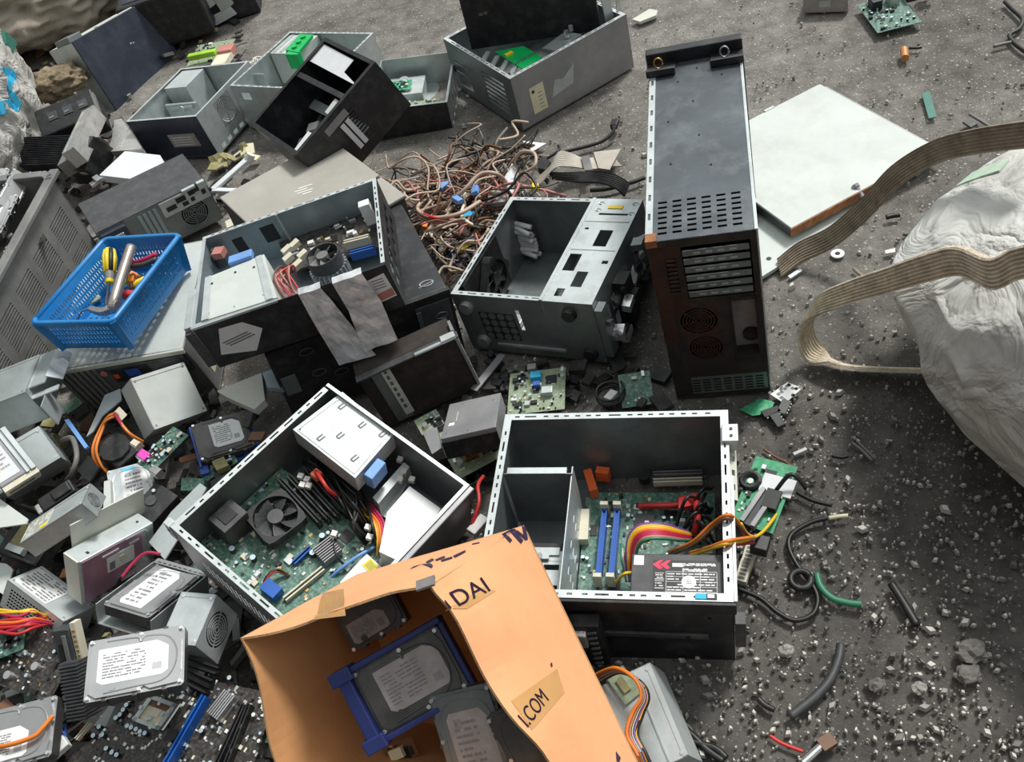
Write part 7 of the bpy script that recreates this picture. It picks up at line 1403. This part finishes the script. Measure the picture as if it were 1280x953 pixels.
# ---------------------------------------------------------------- ground
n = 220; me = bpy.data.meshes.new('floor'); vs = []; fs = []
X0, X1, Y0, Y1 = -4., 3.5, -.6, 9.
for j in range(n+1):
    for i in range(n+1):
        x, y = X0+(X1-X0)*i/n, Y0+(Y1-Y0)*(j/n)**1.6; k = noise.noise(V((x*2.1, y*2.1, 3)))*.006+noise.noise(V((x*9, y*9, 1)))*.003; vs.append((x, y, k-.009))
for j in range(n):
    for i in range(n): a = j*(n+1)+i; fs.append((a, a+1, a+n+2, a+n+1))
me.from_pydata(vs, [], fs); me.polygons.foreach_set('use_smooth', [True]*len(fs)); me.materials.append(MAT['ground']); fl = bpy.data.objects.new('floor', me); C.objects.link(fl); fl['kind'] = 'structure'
g = random.Random(5); mb = MB()
for k in range(5600):
    px, py = g.uniform(560, 1300), g.uniform(0, 980)
    if g.random() > (.25+.75*min(1, max(0, (py-350)/300))): continue
    p = at(px, py, 0)
    if in_case(p): continue
    s = g.uniform(.0012, .0045)*(1.0 if g.random() < .9 else 1.9); m_ = g.choice(['stone_light', 'stone_light', 'stone_mid', 'stone_mid', 'stone_dark'])
    a = g.uniform(0, 6.28); u_, v_ = V((math.cos(a), math.sin(a), 0))*s*g.uniform(1, 2), V((-math.sin(a), math.cos(a), 0))*s; h = s*g.uniform(.4, .9)
    q = [p+u_, p+v_, p-u_*g.uniform(.6, 1), p-v_*g.uniform(.6, 1)]
    mb.add([e-V((0, 0, .004)) for e in q]+[e*1.0+(p-e)*.35+V((0, 0, h)) for e in q], [(4, 5, 6, 7), (0, 1, 5, 4), (1, 2, 6, 5), (2, 3, 7, 6), (3, 0, 4, 7)], m_)
tag(mb.build('gravel', None), 'fine stones and grit scattered over the dirt floor', 'gravel', kind='stuff')

# ---------------------------------------------------------------- groups of repeats
GROUPS = {'hard_drive': 'scrapped hard drives', 'power_supply': 'scrapped power supplies', 'computer_case': 'gutted computer cases', 'circuit_board': 'loose circuit boards', 'cable': 'loose cables', 'cable_plug': 'loose plugs in the cable tangle', 'optical_drive': 'scrapped optical drives', 'sheet_metal_piece': 'loose sheet metal pieces', 'metal_scrap': 'scraps of stamped metal', 'stone': 'larger stones on the dirt', 'plastic_strip': 'loose plastic strips', 'webbing_strap': 'webbing handles of the bulk bag', 'cover_panel': 'white cover panels', 'plastic_fragment': 'plastic fragments on the dirt', 'sack': 'woven sacks at the left', 'desktop_computer': 'desktop computers', 'ribbon_cable': 'folded ribbon cables', 'foam_piece': 'grey wedges in the tangle', 'connector': 'loose connectors', 'metal_strip': 'thin metal strips', 'power_plug': 'loose power plugs'}
for ob in C.objects:
    if ob.parent is None and ob.get('label') and not ob.get('group'):
        b_ = ob.name.split('.')[0]
        if b_ in GROUPS: ob['group'] = GROUPS[b_]
# ---------------------------------------------------------------- light and camera
sc = bpy.context.scene
w = bpy.data.worlds.new('World'); sc.world = w; w.use_nodes = True; nt = w.node_tree; N = nt.nodes; bg = N['Background']
tc = N.new('ShaderNodeTexCoord'); sp = N.new('ShaderNodeVectorMath'); sp.operation = 'DOT_PRODUCT'; nt.links.new(tc.outputs['Generated'], sp.inputs[0]); sp.inputs[1].default_value = tuple(V((.50, .34, .80)).normalized())
mr = N.new('ShaderNodeMapRange'); mr.inputs['From Min'].default_value = -1; mr.inputs['From Max'].default_value = 1.; nt.links.new(sp.outputs['Value'], mr.inputs['Value'])
rp = N.new('ShaderNodeValToRGB'); e = rp.color_ramp.elements; e[0].position = .0; e[0].color = (.03, .03, .03, 1); e[1].position = 1.; e[1].color = (1.0, 1.06, 1.06, 1)
for p_, c_ in ((.38, .10), (.62, .22), (.80, .70)): x_ = rp.color_ramp.elements.new(p_); x_.color = (c_, c_*1.04, c_*1.05, 1)
nt.links.new(mr.outputs[0], rp.inputs[0]); nt.links.new(rp.outputs[0], bg.inputs['Color']); bg.inputs['Strength'].default_value = 1.02
sd = bpy.data.lights.new('daylight', 'SUN'); sd.energy = 3.3; sd.angle = R(11); sd.color = (1., .98, .94); so = bpy.data.objects.new('daylight', sd); C.objects.link(so)
dl = V((.56, .40, .90)).normalized(); so.rotation_euler = dl.to_track_quat('Z', 'Y').to_euler(); so.location = dl*6
cd = bpy.data.cameras.new('camera'); cam = bpy.data.objects.new('camera', cd); C.objects.link(cam); sc.camera = cam
cd.sensor_fit = 'HORIZONTAL'; cd.sensor_width = 36.; cd.lens = 36.*FOC/1280; cd.clip_start = .05
Mc = Matrix.Identity(4)
for i in range(3): Mc[i][0] = CR_[i]; Mc[i][1] = CU_[i]; Mc[i][2] = -_f[i]
Mc[2][3] = EYE; cam.matrix_world = Mc
vs_ = sc.view_settings; vs_.view_transform = 'Standard'; vs_.look = 'None'; vs_.gamma = 1.; vs_.use_curve_mapping = False; vs_.exposure = 0.
